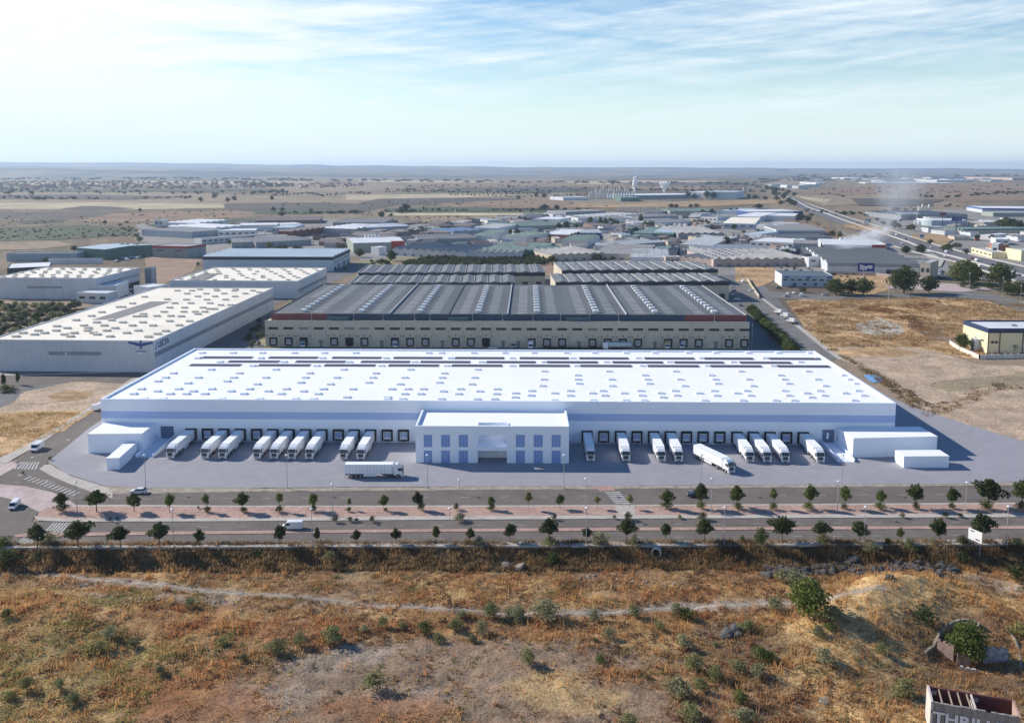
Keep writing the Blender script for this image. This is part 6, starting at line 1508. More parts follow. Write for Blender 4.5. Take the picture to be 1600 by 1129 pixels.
# rows of tiny far trees: one kind, many copies; far too small to show parts
FT_ = [tree_meshes('far', 'far', q)[0] for q in range(4)]
FAR_V = []
def far_row(pts, n, wp, hp, label, group, jx=2, jy=.4, mass=False):
    for i in range(n):
        t = rnd.random() if jx > 2 else (i+.5)/n
        tot = len(pts)-1; q = min(int(t*tot), tot-1); f_ = t*tot-q
        x = pts[q][0]*(1-f_)+pts[q+1][0]*f_ + rnd.uniform(-jx, jx); y = pts[q][1]*(1-f_)+pts[q+1][1]*f_ + rnd.uniform(-jy, jy)
        if mass:
            if i == 0: mv = np.empty(len(FT_[0].vertices)*3); FT_[0].vertices.foreach_get('co', mv); mv = mv.reshape(-1, 3)
            p = G(x, y); s = mpp(y); k = rnd.uniform(.75, 1.35); a = rnd.uniform(0, 6); c_, s_ = math.cos(a), math.sin(a)
            FAR_V.append(np.stack([(mv[:,0]*c_-mv[:,1]*s_)*wp*s*k+p.x, (mv[:,0]*s_+mv[:,1]*c_)*wp*s*k+p.y, mv[:,2]*hp*s*k], 1)); continue
        p = G(x, y); s = mpp(y); o = new('far_tree', FT_[i % 4], None, (p.x, p.y, 0), rnd.uniform(0, 6)); k = rnd.uniform(.75, 1.35)
        o.scale = (wp*s*k, wp*s*k, hp*s*k); tag(o, label, 'tree', group)
far_row([(425,307),(480,303),(505,307),(555,302),(580,304)], 42, 3.6, 3.2, 'tiny dark tree in the row across the tan field, left of centre', 'tree row across the tan field', 2, .9)
far_row([(600,300),(700,301),(800,303),(860,303)], 55, 3.4, 2.8, 'tiny dark tree in the row at the far edge of the central fields', 'tree row beyond the central fields', 2, 1.0)
far_row([(700,305),(780,307),(850,309),(930,303)], 36, 3.4, 2.8, 'tiny dark tree in the second row of the central fields', 'second tree row of the central fields', 2, .8)
far_row([(640,291),(760,292),(900,293),(1000,293),(1150,294)], 60, 5, 2.2, 'dark speck of a tree on the farther plain', 'trees of the farther plain', 6, 1.6, mass=True)
far_row([(-10,299),(120,301),(250,302),(370,303),(450,300)], 60, 6.5, 3.6, 'dusky tree in the belt before the village', 'tree belt before the village', 6, 2.2, mass=True)
far_row([(-10,291),(120,291),(300,291),(560,292)], 110, 5, 2.8, 'dusky tree between the village houses', 'trees between the village houses', 6, 3.5, mass=True)
far_row([(380,291),(400,290),(430,291),(445,293)], 24, 6, 5, 'tall dark tree in the clump right of the village', 'tree clump right of the village', 6, 2.5)
far_row([(1240,282),(1320,280),(1440,279),(1600,281)], 70, 6, 2.0, 'dark speck of a tree on the right horizon', 'trees on the right horizon', 6, 2.2, mass=True)
far_row([(1500,307),(1540,304),(1600,302)], 26, 7, 3.4, 'dark bush in the belt across the right-hand fields', 'bush belt of the right-hand fields', 4, 1.6)
far_row([(1180,292),(1220,298),(1240,305),(1200,305)], 34, 7, 3.5, 'dark tree beside the far end of the highway', 'trees at the far end of the highway', 6, 2, mass=True)
far_row([(640,352),(720,348),(620,360),(700,357),(560,345),(520,385),(600,378)], 46, 7, 3.2, 'low scrub tree among the brown sheds on the slope', 'scrub trees on the slope', 12, 3)
far_row([(880,372),(960,370),(1060,392),(1180,366),(1250,360),(1160,384),(1000,388)], 110, 7, 4.0, 'small dark tree squeezed between workshop roofs', 'small trees between the workshops', 14, 5)

far_row([(-10,287),(200,286),(420,287)], 120, 6, 2.6, '', '', 8, 2.0, mass=True)
far_row([(600,297),(760,299),(960,297)], 60, 6, 2.4, '', '', 8, 2.5, mass=True)
far_row([(1180,284),(1280,276),(1420,274),(1600,275)], 90, 7, 2.2, '', '', 8, 3, mass=True)
far_row([(430,334),(520,333),(600,333)], 40, 5, 2.4, '', '', 3, .8, mass=True)
far_row([(600,331),(760,329),(930,328)], 60, 6, 2.6, '', '', 3, 1.0, mass=True)
far_row([(-10,309),(120,311),(300,309)], 60, 6, 2.6, '', '', 5, 1.5, mass=True)
far_row([(960,297),(1080,298),(1200,300)], 60, 6, 2.6, '', '', 5, 1.5, mass=True)
far_row([(-10,281),(300,280),(600,283),(900,286),(1180,288)], 160, 10, 2.6, '', '', 8, 1.5, mass=True)
far_row([(1260,330),(1330,336),(1400,330),(1500,322)], 40, 6, 2.6, '', '', 6, 3, mass=True)
far_row([(-10,345),(200,343),(420,336)], 70, 4, 1.8, '', '', 10, 10, mass=True)
far_row([(-10,366),(120,365),(215,362)], 110, 4.5, 1.8, '', '', 8, 8, mass=True)
far_row([(430,322),(700,318),(950,316)], 60, 4, 1.5, '', '', 10, 7, mass=True)
far_row([(640,343),(740,344),(830,342)], 60, 4.5, 1.8, '', '', 8, 5, mass=True)
far_row([(560,360),(640,356),(700,355)], 60, 6, 3, '', '', 12, 6, mass=True)
far_row([(1220,335),(1280,355),(1330,378)], 60, 5, 2.4, '', '', 8, 6, mass=True)
far_row([(1240,298),(1400,300),(1600,295)], 70, 5, 1.6, '', '', 8, 8, mass=True)
far_row([(1200,420),(1290,428),(1380,440)], 40, 6, 2.6, '', '', 10, 6, mass=True)
fv = np.concatenate(FAR_V); stuff(new('far_woods', np_mesh('far_woods', fv, np.arange(len(fv)).reshape(-1, 4), LEAF['far'])))

# ------------------------------------------------------------------ street lamps
def make_lamp(h, double=False):
    o = empty('street_lamp', 'x', 'street lamp')
    b = MB(); b.cyl((0,0,0), (0,0,h), .10, .06, n=8); b.cyl((0,0,0), (0,0,.5), .16, .14, n=8); put('pole', b, GALV, o)
    b = MB(); b.cyl((0,0,h), (0,0,h+.22), .30, .42, n=10); b.cyl((0,0,h+.22), (0,0,h+.4), .42, .12, n=10); put('lamp_head', b, M('lamp_head_white', (.75,.76,.78), .4), o)
    b = MB(); b.cyl((0,0,h-.1), (0,0,h-.01), .2, n=10); put('lens', b, LAMP, o.children[-1])
    return o
LP = make_lamp(9.0); fl_ = [True]
def lamp(x, y, h, label, z=.2):
    o = LP if fl_[0] else copy_tree(LP)
    fl_[0] = False; p = G(x, y); o.location = (p.x, p.y, z); o.scale = (1, 1, h/9.0); o['label'] = label; o['category'] = 'street lamp'
for k, x in enumerate((228,449,668,881,1095,1315)): lamp(x, 763, 9.2, 'tall lamp post with white head at the yard edge, %s from the left' % ORD[k])
for k, (x, y, h) in enumerate(((121,803,8.2),(520,806,8),(718,805,9),(915,803,9),(1111,803,9),(1308,801,8),(1508,803,8))): lamp(x, y, h, 'thin lamp post standing on the pink median, %s from the left' % ORD[k], .27)
for k, x in enumerate((272,488,703,916,1131,1350,1572)): lamp(x, 856-x*.004, 8.8, 'lamp post on the pavement beside the dry bank, %s from the left' % ORD[k], .27)
for k, (x, y, h) in enumerate(((105,586,9),(221,585,9),(1206,461,12),(1388,547,9),(1331,459,12),(1514,456,13),(1566,464,13),(1594,476,12),(1264,525,7))):
    lamp(x, y, h, 'distant lamp post %s' % ('before the long cream-roofed warehouse, left one','before the blue winged emblem','in the car park of the white office','at the edge of the bare soil lot','between the dark trees by the parked cars','before the yellowish-green tree','beside the dark tree right of the white truck','at the right frame edge by the road','on the street verge beside the dry field')[k])
for k, x in enumerate((9,37,112,319,520,1313)):
    pass
# small wall lamps on posts inside the pavement
# ------------------------------------------------------------------ cars and vans
def make_car(col, kind='car'):
    mt = M('paint_'+col, {'white': (.72,.72,.72), 'silver': (.42,.43,.45), 'dark': (.03,.035,.045), 'red': (.30,.03,.03), 'blue': (.05,.10,.25), 'grey': (.17,.175,.18), 'green': (.05,.16,.10), 'yellow': (.50,.30,.05)}[col], .3, .03, .5, spec=.6)
    o = empty('parked_car' if kind == 'car' else ('van' if kind == 'van' else 'box_truck'), 'x', kind)
    if kind == 'car':
        b = MB(); b.extr([(-2.15,.35),(2.15,.35),(2.2,.7),(1.95,.92),(1.1,1.0),(-2.0,1.0),(-2.2,.75)], 'y', -.88, .88); bd = put('body', b, mt, o)
        b = MB(); b.hexa([(-1.85,-.82,.99),(1.15,-.82,.99),(1.15,.82,.99),(-1.85,.82,.99),(-1.35,-.66,1.44),(.35,-.66,1.44),(.35,.66,1.44),(-1.35,.66,1.44)]); put('windows', b, GLASS, bd)
        b = MB(); b.hexa([(-1.4,-.68,1.43),(.4,-.68,1.43),(.4,.68,1.43),(-1.4,.68,1.43),(-1.25,-.6,1.5),(.25,-.6,1.5),(.25,.6,1.5),(-1.25,.6,1.5)]); put('roof', b, mt, bd)
        wx, fx, ty = 1.35, 2.2, .33
    elif kind == 'van':
        b = MB(); b.extr([(-2.7,.35),(2.65,.35),(2.72,.9),(2.0,1.25),(1.35,2.05),(1.05,2.25),(-2.7,2.25)], 'y', -.95, .95); bd = put('body', b, mt, o)
        b = MB(); b.hexa([(1.42,-.85,1.98),(1.42,.85,1.98),(2.03,.88,1.27),(2.03,-.88,1.27),(1.46,-.85,2.02),(1.46,.85,2.02),(2.07,.88,1.3),(2.07,-.88,1.3)]); put('windscreen', b, GLASS, bd)
        for s in (-1, 1):
            b = MB(); b.hexa([(.5,s*.952,1.3),(1.85,s*.952,1.3),(1.85,s*.97,1.3),(.5,s*.97,1.3),(.5,s*.952,1.9),(1.3,s*.952,1.9),(1.3,s*.97,1.9),(.5,s*.97,1.9)]); put('side_window', b, GLASS, bd)
        wx, fx, ty = 1.75, 2.72, .36
    else:
        b = MB(); b.box(-3.6, 2.0, -1.2, 1.2, .95, 3.4); bd = put('cargo_box', b, mt, o)
        b = MB(); b.extr([(2.1,.5),(3.9,.5),(3.95,1.3),(3.5,2.4),(2.1,2.5)], 'y', -1.1, 1.1); cb = put('cab', b, TRW, o)
        b = MB(); b.hexa([(3.9,-1,1.4),(3.9,1,1.4),(3.97,1,1.4),(3.97,-1,1.4),(3.5,-1,2.3),(3.5,1,2.3),(3.58,1,2.3),(3.58,-1,2.3)]); put('windscreen', b, GLASS, cb)
        b = MB(); b.box(-3.5, 3.6, -.5, .5, .6, .94); put('chassis', b, DARK, o)
        wx, fx, ty = 2.5, 3.95, .48
    for x in (-wx, wx):
        for s in (-1, 1): 
            b = MB(); yy = s*(.80 if kind != 'box_truck' else 1.0); b.cyl((x, yy-.11, ty), (x, yy+.11, ty), ty, n=12); t = put('wheel', b, TYRE, o)
            b = MB(); b.cyl((x, yy+s*.11, ty), (x, yy+s*.13, ty), ty*.6, n=10); put('rim', b, RIM, t)
    for s in (-1, 1):
        b = MB(); b.box(fx-.1, fx+.02, s*.6-.18, s*.6+.18, .68, .84); put('headlight', b, LAMP, o)
        b = MB(); xr = -2.22 if kind == 'car' else (-2.73 if kind == 'van' else -3.63); b.box(xr, xr+.05, s*.7-.1, s*.7+.1, .75, .95); put('tail_light', b, REDL, o)
    b = MB(); b.box(fx-.05, fx+.06, -.8, .8, .36, .55); put('bumper', b, DARK if kind != 'car' else mt, o)
    return o
VP = {}
def vehicle(kind, col, x, y, heading, label, group=None, z=.2, name=None, scale=1):
    key = (kind, col)
    if key not in VP: VP[key] = make_car(col, kind); o = VP[key]
    else: o = copy_tree(VP[key])
    p = G(x, y); o.location = (p.x, p.y, z); o.rotation_euler = (0, 0, heading); o['label'] = label; o['category'] = {'box_truck': 'truck'}.get(kind, kind)
    if name: o.name = name
    if group: o['group'] = group
    elif 'group' in o: del o['group']
    o.scale = (scale,)*3
    return o
R = math.radians
vehicle('van', 'white', 58, 703, math.atan2(G(48,702).y-G(152,636).y, G(48,702).x-G(152,636).x), 'white van coming down the side road left of the yard', z=.13, name='van')
vehicle('car', 'white', 217, 771, R(183), 'white car driving left just below the yard edge', z=.13, name='car')
vehicle('van', 'white', 457, 826.5, R(183), 'white van on the lower carriageway between the medians', z=.13, name='van', scale=.92)
vehicle('van', 'white', 23, 793, R(-80), 'small white van with dark front on the roundabout at the left', z=.12, name='van', scale=.8)
vehicle('car', 'dark', 1086, 776, R(180), 'dark car half hidden by a tree on the upper carriageway', z=.13, name='car')
vehicle('van', 'white', 155, 640, R(60), 'white van with dark windows just beside the left corner of the warehouse', z=.2, name='van')
vehicle('box_truck', 'green', 473, 541, R(-75), 'green truck backed to the third depot dock', z=.1, name='box_truck')
vehicle('box_truck', 'silver', 617, 541.5, R(-80), 'silver truck backed to a depot dock', z=.1, name='box_truck')
vehicle('box_truck', 'white', 829, 543, R(-90), 'white box truck backed to the middle of the depot', z=.1, name='box_truck')
vehicle('box_truck', 'yellow', 1042, 543.5, R(-97), 'yellow box truck backed to a depot dock', z=.1, name='box_truck')
vehicle('box_truck', 'silver', 1066, 543, R(-102), 'silver-white truck right of the yellow one at the depot', z=.1, name='box_truck')
vehicle('car', 'grey', 1087, 543, R(0), 'dark grey pickup at the depot right of the silver-white truck', z=.1, name='car', scale=1.4)
vehicle('car', 'white', 770, 545, R(0), 'white car roof showing behind the big roof edge, by the depot', z=.1, name='car')
vehicle('van', 'silver', 801, 543, R(-80), 'silver van parked at the depot door', z=.1, name='van')
# long tank trailer behind the roof edge
p = G(950, 546); tk = empty('tank_trailer', 'long pale tank trailer parked before the depot docks', 'trailer', (p.x, p.y, .1))
b = MB(); b.cyl((0,0,2.3), (11,0,2.3), 1.3, n=14); b.cyl((11,0,2.3), (11.5,0,2.3), 1.3, .7, n=14); put('tank', b, M('tank_pale', (.50,.56,.55), .3, .06), tk)
b = MB(); b.box(-2.6, -.1, -1.2, 1.2, .5, 3.4); put('cab', b, TRW, tk)
b = MB(); b.box(-2.2, 11, -.5, .5, .55, 1.0); put('chassis', b, DARK, tk)
for x in (-1.6, 7.4, 8.7, 10): wheel(tk, x, -1.0); wheel(tk, x, 1.0)
STREET = [('van','white',1216,489,'white van, farthest of the row parked along the depot street'),('car','dark',1219,492.5,'dark car between the white vans on the depot street'),('van','white',1226,494.5,'white van in the middle of the row along the depot street'),('car','grey',1231,499,'grey car in the row along the depot street'),('van','white',1236,503,'white van, nearest of the row along the depot street'),('car','dark',1241,507,'dark car at the near end of the row along the depot street'),
 ('car','white',1152,469,'white car parked beside the depot corner, near one'),('car','silver',1147,462,'silver car parked beside the depot corner, second'),('car','dark',1146,456,'dark car parked beside the depot corner, third'),('car','white',1143,449,'white car parked beside the depot corner, fourth'),('car','grey',1157,478,'grey car parked under the hedge by the depot'),('van','white',1161,441,'white van at the cream garden wall'),('car','white',1175,455,'white car beside the cream garden wall'),
 ('van','white',1252,463,'large white van parked before the white office'),('car','white',1232,460,'white car parked before the white office, left'),('car','white',1241,459,'white car parked before the white office, middle'),('car','silver',1230,464,'silver car parked nearest before the white office'),('car','blue',1239,449,'blue car close to the office wall'),('car','dark',1216,451,'dark car under the canopy of the office'),('car','grey',1232,449,'grey car close to the office wall'),('car','grey',1316,460,'grey car parked between the dark trees'),('car','dark',1326,459,'dark car parked between the dark trees'),('car','silver',1289,462,'silver car parked left of the dark trees'),
 ('box_truck','white',1533,438,'white box truck among the trees by the highway'),('car','white',1452,451,'white car by the kerb below the beige tall building'),('car','dark',1381,425,'dark car before the inspection station')]
for (kd, c, x, y, l) in STREET: vehicle(kd, c, x, y, R(125) if x < 1250 and y > 470 and x > 1200 else (R(rnd.choice((0, 180, 90, 75)))), l, None, .16, name={'car': 'parked_car', 'van': 'van', 'box_truck': 'box_truck'}[kd])
# traffic on the highway
def hw(t):
    P = [(1222,304),(1244,314),(1264,325),(1285,332),(1322,346),(1360,359),(1420,379.5),(1447,391.5),(1500,405),(1547,418),(1600,432.5)]
    k = t*(len(P)-1); i = min(int(k), len(P)-2); f_ = k-i
    a, c = G(*P[i]), G(*P[i+1]); d = (c-a).normalized(); return a.lerp(c, f_), d
HWY = [(.16,1,'box_truck','white'),(.30,-1,'box_truck','white'),(.42,1,'car','white'),(.55,1,'van','white'),(.58,1,'car','dark'),(.62,-1,'car','white'),(.64,1,'car','silver'),(.67,1,'car','white'),(.69,-1,'car','dark'),(.73,1,'van','white'),(.78,-1,'car','white'),(.80,1,'car','red'),(.83,1,'van','white'),(.86,-1,'car','silver'),(.88,1,'car','dark'),(.91,-1,'van','white'),(.94,1,'car','white'),(.97,1,'car','grey'),(.99,-1,'box_truck','white'),(.48,-1,'car','grey')]
for k, (t, s, kd, c) in enumerate(HWY):
    a, d = hw(t); n = Vector((-d.y, d.x, 0)); q = a + n*s*(7 + (k % 2)*3.6)
    key = (kd, c); o = VP[key] if False else None
    o = vehicle(kd, c, 800, 700, 0, '%s %s on the highway, %s from the far end on the %s side' % (c, {'box_truck': 'truck'}.get(kd, kd), ORD[sum(1 for z_ in HWY if z_[0] < t and z_[1] == s)], 'far' if s > 0 else 'near'), 'vehicles on the highway', .62, {'car': 'car', 'van': 'van', 'box_truck': 'box_truck'}[kd])
    o.location = (q.x, q.y, .62); o.rotation_euler = (0, 0, math.atan2(d.y, d.x) + (math.pi if s > 0 else 0)); o.scale = (1.15,)*3
# vehicles in the yards beyond the highway and by the left warehouses
CM = {}
def tiny_car(col):
    if col in CM: return CM[col]
    mt = M('paint_'+col, (.7,.7,.7)); b = MB()
    b.extr([(-2.15,.3),(2.15,.3),(2.2,.8),(1.1,1.0),(.4,1.5),(-1.5,1.5),(-2.1,1.0)], 'y', -.88, .88, 0)
    b.hexa([(-1.9,-.9,.98),(1.0,-.9,.98),(1.0,.9,.98),(-1.9,.9,.98),(-1.5,-.9,1.4),(.45,-.9,1.4),(.45,.9,1.4),(-1.5,.9,1.4)], 1)
    for x in (-1.35, 1.35): b.cyl((x,-.9,.33),(x,.9,.33),.33,n=8,mi=2)
    CM[col] = b.mesh('parked_car', [mt, GLASS, TYRE]); return CM[col]
def lotcars(P, n, label, group, big=1.0):
    k = 0
    while k < n:
        x = rnd.uniform(min(q[0] for q in P), max(q[0] for q in P)); y = rnd.uniform(min(q[1] for q in P), max(q[1] for q in P))
        if not inside(x, y, P): continue
        p = G(x, y); o = new('parked_car', tiny_car(rnd.choice(('white','white','white','silver','dark','grey','blue','red'))), None, (p.x, p.y, .1), rnd.choice((0, .1, 1.6, 1.5)) ); o.scale = (big,)*3
        tag(o, label, 'car', group); k += 1
lotcars([(1500,368),(1580,366),(1600,372),(1600,380),(1540,379),(1510,374)], 46, 'tiny car parked in the crowded vehicle lot beyond the highway', 'cars in the lot beyond the highway', 1.5)
lotcars([(1508,347),(1560,346),(1590,352),(1500,352)], 20, 'tiny car parked above the beige shop beyond the highway', 'cars above the beige shop', 1.5)
lotcars([(1455,425),(1480,420),(1478,436),(1462,440)], 10, 'small car parked between the beige tall building and the highway', 'cars beside the beige tall building', 1.2)
lotcars([(165,408),(230,398),(232,402),(172,412)], 16, 'tiny car in the dark lot beside the dark green shed', 'cars beside the dark green shed', 1.2)
lotcars([(1020,349),(1085,346),(1088,350),(1022,353)], 22, 'tiny car parked before the brown-grey sheds of the estate', 'cars in the middle of the estate', 1.4)
lotcars([(395,360),(440,358),(470,365),(400,369)], 16, 'tiny car among the sheds left of the maroon saw-tooth', 'cars among the left sheds', 1.4)
lotcars([(1400,340),(1460,341),(1455,352),(1420,354),(1405,348)], 18, 'tiny car round the white letter sign beyond the highway', 'cars round the letter sign', 1.4)
for k, (x, y, c, l) in enumerate(((196,470,'blue','blue car parked by the offices of the far-left warehouse'), (202,466,'dark','dark car parked by the offices of the far-left warehouse'), (199,461,'white','white van by the dock side of the far-left warehouse'))):
    vehicle('car' if c != 'white' else 'van', c, x, y, R(20), l, None, .1, name='parked_car' if c != 'white' else 'van')

# ------------------------------------------------------------------ advert board near the lower pavement
p = GT(1512, 853); q = GT(1520, 862)
o = empty('sign_board', 'white advertising board on three metal legs at the lower pavement, right', 'sign', (p.x, p.y, p.z))
dx, dy = 1.6, -3.2; u_ = Vector((dx, dy, 0)).normalized(); n_ = Vector((-u_.y, u_.x, 0))*.06; L_ = 3.4
A = Vector((0, 0, 2.0)); E = A + u_*L_
b = MB(); b.hexa([A-n_, E-n_, E+n_, A+n_, A-n_+Vector((0,0,2.6)), E-n_+Vector((0,0,2.6)), E+n_+Vector((0,0,2.6)), A+n_+Vector((0,0,2.6))]); pn = put('panel', b, M('board_white', (.78,.78,.78), .5, .03), o)
GR = M('board_grey_mark', (.12,.12,.14), .6)
b = MB()
for (s0, s1, z0, z1) in ((.15,.45,2.0,2.3),(.55,.85,.35,.7)):
    a_ = A+u_*L_*s0; c_ = A+u_*L_*s1; m_ = n_*1.3
    b.hexa([a_-m_+Vector((0,0,z0)), c_-m_+Vector((0,0,z0)), c_+m_+Vector((0,0,z0)), a_+m_+Vector((0,0,z0)), a_-m_+Vector((0,0,z1)), c_-m_+Vector((0,0,z1)), c_+m_+Vector((0,0,z1)), a_+m_+Vector((0,0,z1))])
stuff_ = put('writing', b, GR, pn)
for s in (.1, .9):
    a_ = A+u_*L_*s; b = MB(); b.cyl((a_.x, a_.y, -3.0), (a_.x, a_.y, 3.0), .07, n=6); put('leg', b, GALV, o)

# ------------------------------------------------------------------ concrete pipe mouth on the bank
p = GT(1025, 871); o = empty('drain_pipe', 'big concrete drain pipe mouth sticking out of the dark bank', 'pipe', (p.x, p.y, p.z+1.1))
b = MB(); n = 20; L_ = 2.6
for i in range(n):
    a0 = 2*math.pi*i/n; a1 = 2*math.pi*(i+1)/n
    for (r0, r1, y0, y1) in ((1.15,1.15,0,L_),(.88,.88,0,L_),(1.15,.88,0,0)):
        b.quad((math.cos(a0)*r0, y0, math.sin(a0)*r0), (math.cos(a1)*r0, y0, math.sin(a1)*r0), (math.cos(a1)*r1, y1, math.sin(a1)*r1), (math.cos(a0)*r1, y1, math.sin(a0)*r1))
put('pipe', b, CONC, o); o.rotation_euler = (math.radians(-8), 0, math.radians(-14))
b = MB(); b.cyl((0,1.7,0),(0,1.75,0),.88,n=20); put('shade_disc', b, BLACK, o)  # black disc stands in for the shade deep in the pipe

# ------------------------------------------------------------------ boulders and rubble
ROCKM = M('rock_grey', (.085,.08,.078), .9, .35, .8, fine=.25); ROCKP = M('rock_pale', (.27,.235,.195), .9, .25, .8, fine=.2)
def rock_mesh(seed, m):
    bm = bmesh.new(); bmesh.ops.create_icosphere(bm, subdivisions=2, radius=1)
    rg = random.Random(seed)
    dirs = [Vector((rg.gauss(0,1), rg.gauss(0,1), rg.gauss(0,1))).normalized() for _ in range(7)]
    for v in bm.verts:
        for d in dirs:
            k = v.co.dot(d)
            if k > .62: v.co -= d*(k-.62)
        v.co *= 1+rg.uniform(-.06,.06); v.co.z *= .7
    me = bpy.data.meshes.new('boulder'); bm.to_mesh(me); bm.free(); me.materials.append(m); return me
RKS = [rock_mesh(i, ROCKM) for i in range(5)] + [rock_mesh(9+i, ROCKP) for i in range(3)]
def rock(x, y, r, k, label, group):
    p = GT(x, y); o = new('boulder', RKS[k], None, (p.x, p.y, p.z + r*.15)); o.rotation_euler = (rnd.uniform(-.4,.4), rnd.uniform(-.4,.4), rnd.uniform(0,6)); o.scale = (r*rnd.uniform(.8,1.3), r, r*rnd.uniform(.7,1.1)); tag(o, label, 'rock', group)
for i in range(210):
    x = rnd.uniform(1190, 1495); yb = 900 - 8*math.sin((x-1196)/294*math.pi) + (x > 1400)*(-6)
    rock(x, yb-3+rnd.gauss(0, 5.5), rnd.uniform(.4, 1.25), rnd.randrange(5), 'dark grey boulder in the rocky line at the foot of the bank', 'boulders at the foot of the bank')
for i in range(10): rock(1140+rnd.uniform(-16,16), 985+rnd.uniform(-8,10), rnd.uniform(.5, 1.4), rnd.randrange(5), 'dark rock in the outcrop left of the bright green tree', 'rocks of the outcrop')
for k, (x, y, r, m, l) in enumerate(((790,884,1.3,5,'pale round boulder on the grassy slope, left of the pair'),(811,887,1.4,6,'pale round boulder on the grassy slope, right of the pair'),(1436,925,.7,5,'pale stone slab on top of the golden mound, upper'),(1446,941,.8,6,'pale stone slab on top of the golden mound, lower'),(1287,1095,1.0,6,'white-grey stone lump in the near right foreground'))):
    rock(x, y, r, m, l, None); 
    bpy.data.objects[-1] if False else None
for i in range(60):
    x = rnd.uniform(160, 400); rock(x, rnd.gauss(938, 3), rnd.uniform(.12, .4), 5+rnd.randrange(3), 'small pale stone beside the dirt track at the left', 'small stones beside the track')

for k, (x, y) in enumerate(((915,902),(962,906),(1008,909),(1052,910))):
    for q in range(14): rock(x+rnd.gauss(0, 11), y+rnd.gauss(0, 2.5), rnd.uniform(.15, .5), 5+rnd.randrange(3), 'pale stone in the low rubble patches above the track', 'stones of the rubble patches')
# dirt track draped over the ground
def ribbon(name, pts, widths, mat, dz=.06):
    P = []; 
    for (a, c, wa, wc) in zip(pts[:-1], pts[1:], widths[:-1], widths[1:]):
        A = GT(*a); E = GT(*c); n = max(2, int((E-A).length/.7))
        for i in range(n): P.append((A.lerp(E, i/n), wa+(wc-wa)*i/n))
    P.append((GT(*pts[-1]), widths[-1])); V = []; cols = 9
    for i, (p, w) in enumerate(P):
        d = (P[min(i+2, len(P)-1)][0]-P[max(i-2, 0)][0]); d.z = 0; d.normalize(); n = Vector((-d.y, d.x, 0))
        ww = w*(1+.35*(float(fbm(p.x/3, p.y/3, 33, 3))-.5)*2); off = (float(fbm(p.x/5, p.y/5, 36, 2))-.5)*1.2
        for j in range(cols):
            q = p + n*(ww*(j/(cols-1)-.5)*1.0+off); V.append((q.x, q.y, float(hgt(q.x, q.y)) + dz - .12*abs(j/(cols-1)*2-1)**2))
    i = np.arange(len(P)*cols).reshape(len(P), cols)
    Fc = np.stack([i[:-1, :-1], i[:-1, 1:], i[1:, 1:], i[1:, :-1]], -1).reshape(-1, 4)
    me = np_mesh(name, np.array(V), Fc, mat); me.polygons.foreach_set('use_smooth', np.ones(len(me.polygons), bool)); return struct(new(name, me))
TRACK = M('track_dust', (.37,.315,.255), .95, .16, .5, fine=.15)
ribbon('path', [(-40,885),(60,893),(130,903),(200,911),(300,920),(400,928),(520,938),(640,947),(760,955),(850,957),(930,958),(1000,953),(1060,946),(1120,944),(1200,941),(1290,936),(1385,925)], [.5,.6,.9,1.5,1.1,.7,.6,.7,.8,1.1,1.0,.9,1.3,1.4,1.2,.8,.5], TRACK, .03)

# ------------------------------------------------------------------ ruined bunker walls and the roofless ruin
GRAF = M('graffiti_blue_grey', (.27,.275,.30), .8, .75, 1.3, fine=.5); BRK = M('old_brick', (.33,.23,.19), .9, .2, .9, fine=.25)
def slab(x0, y0, x1, y1, h, th, mat, label, name='ruined_wall', letters=None):
    a = GT(x0, y0); c = GT(x1, y1); z = min(a.z, c.z)-.3; d = c-a; L_ = Vector((d.x, d.y, 0)).length
    o = empty(name, label, 'ruined wall', (a.x, a.y, z), math.atan2(d.y, d.x)); b = MB(); rg = random.Random(int(x0)); n = 6
    for i in range(n):
        b.box(L_*i/n, L_*(i+1)/n, 0, th, 0, h+.3 - rg.uniform(0, .28)*(i % 2))
    put('wall', b, mat, o)
    if letters:
        me = text_mesh(letters, h*.55, .02); me.materials.clear(); me.materials.append(M('graffiti_dark', (.06,.06,.10), .7)); t_ = new('graffiti', me, o, (L_*.5, -.035, .75)); t_.rotation_euler = (math.radians(90), 0, 0); t_.scale = (1.15, 1, 1)
    return o
slab(1464, 1014, 1489, 1034, 3.4, .35, BRK, 'brick wall fragment with pale graffiti left of the large tree')
slab(1495, 1038, 1515, 1044, 2.5, .8, BRK, 'short thick brick stump with graffiti below the large tree')
slab(1536, 1038, 1575, 1034, 3.4, .4, GRAF, 'wide ruined wall with blue-grey graffiti right of the large tree')
slab(1500, 1046, 1530, 1052, .7, .5, CONC, 'low broken concrete footing below the brick stump')
def rim(pts, w, h, label):
    P = [GT(*q) for q in pts]; o = empty('curved_wall', label, 'ruined wall', P[0]); b = MB()
    for a, c in zip(P[:-1], P[1:]):
        d = c-a; d.z = 0; d.normalize(); n = Vector((-d.y, d.x, 0))*w/2; A = a-P[0]; E = c-P[0]; u = Vector((0,0,h)); l = Vector((0,0,-.5))
        b.hexa([A-n+l, E-n+l, E+n+l, A+n+l, A-n*.7+u, E-n*.7+u, E+n*.7+u, A+n*.7+u])
    put('rim', b, M('rim_concrete', (.27,.23,.185), .9, .3, .7, fine=.25), o)
rim([(1445,1018),(1458,1008),(1464,996),(1470,985),(1480,976),(1492,970),(1505,967),(1520,969),(1531,975)], .7, .12, 'pale curved concrete rim arching behind the large tree')
rim([(1573,983),(1580,990),(1587,1000),(1592,1014),(1595,1030),(1595,1045)], .5, .1, 'thin curved concrete rim at the right edge of the bunker')
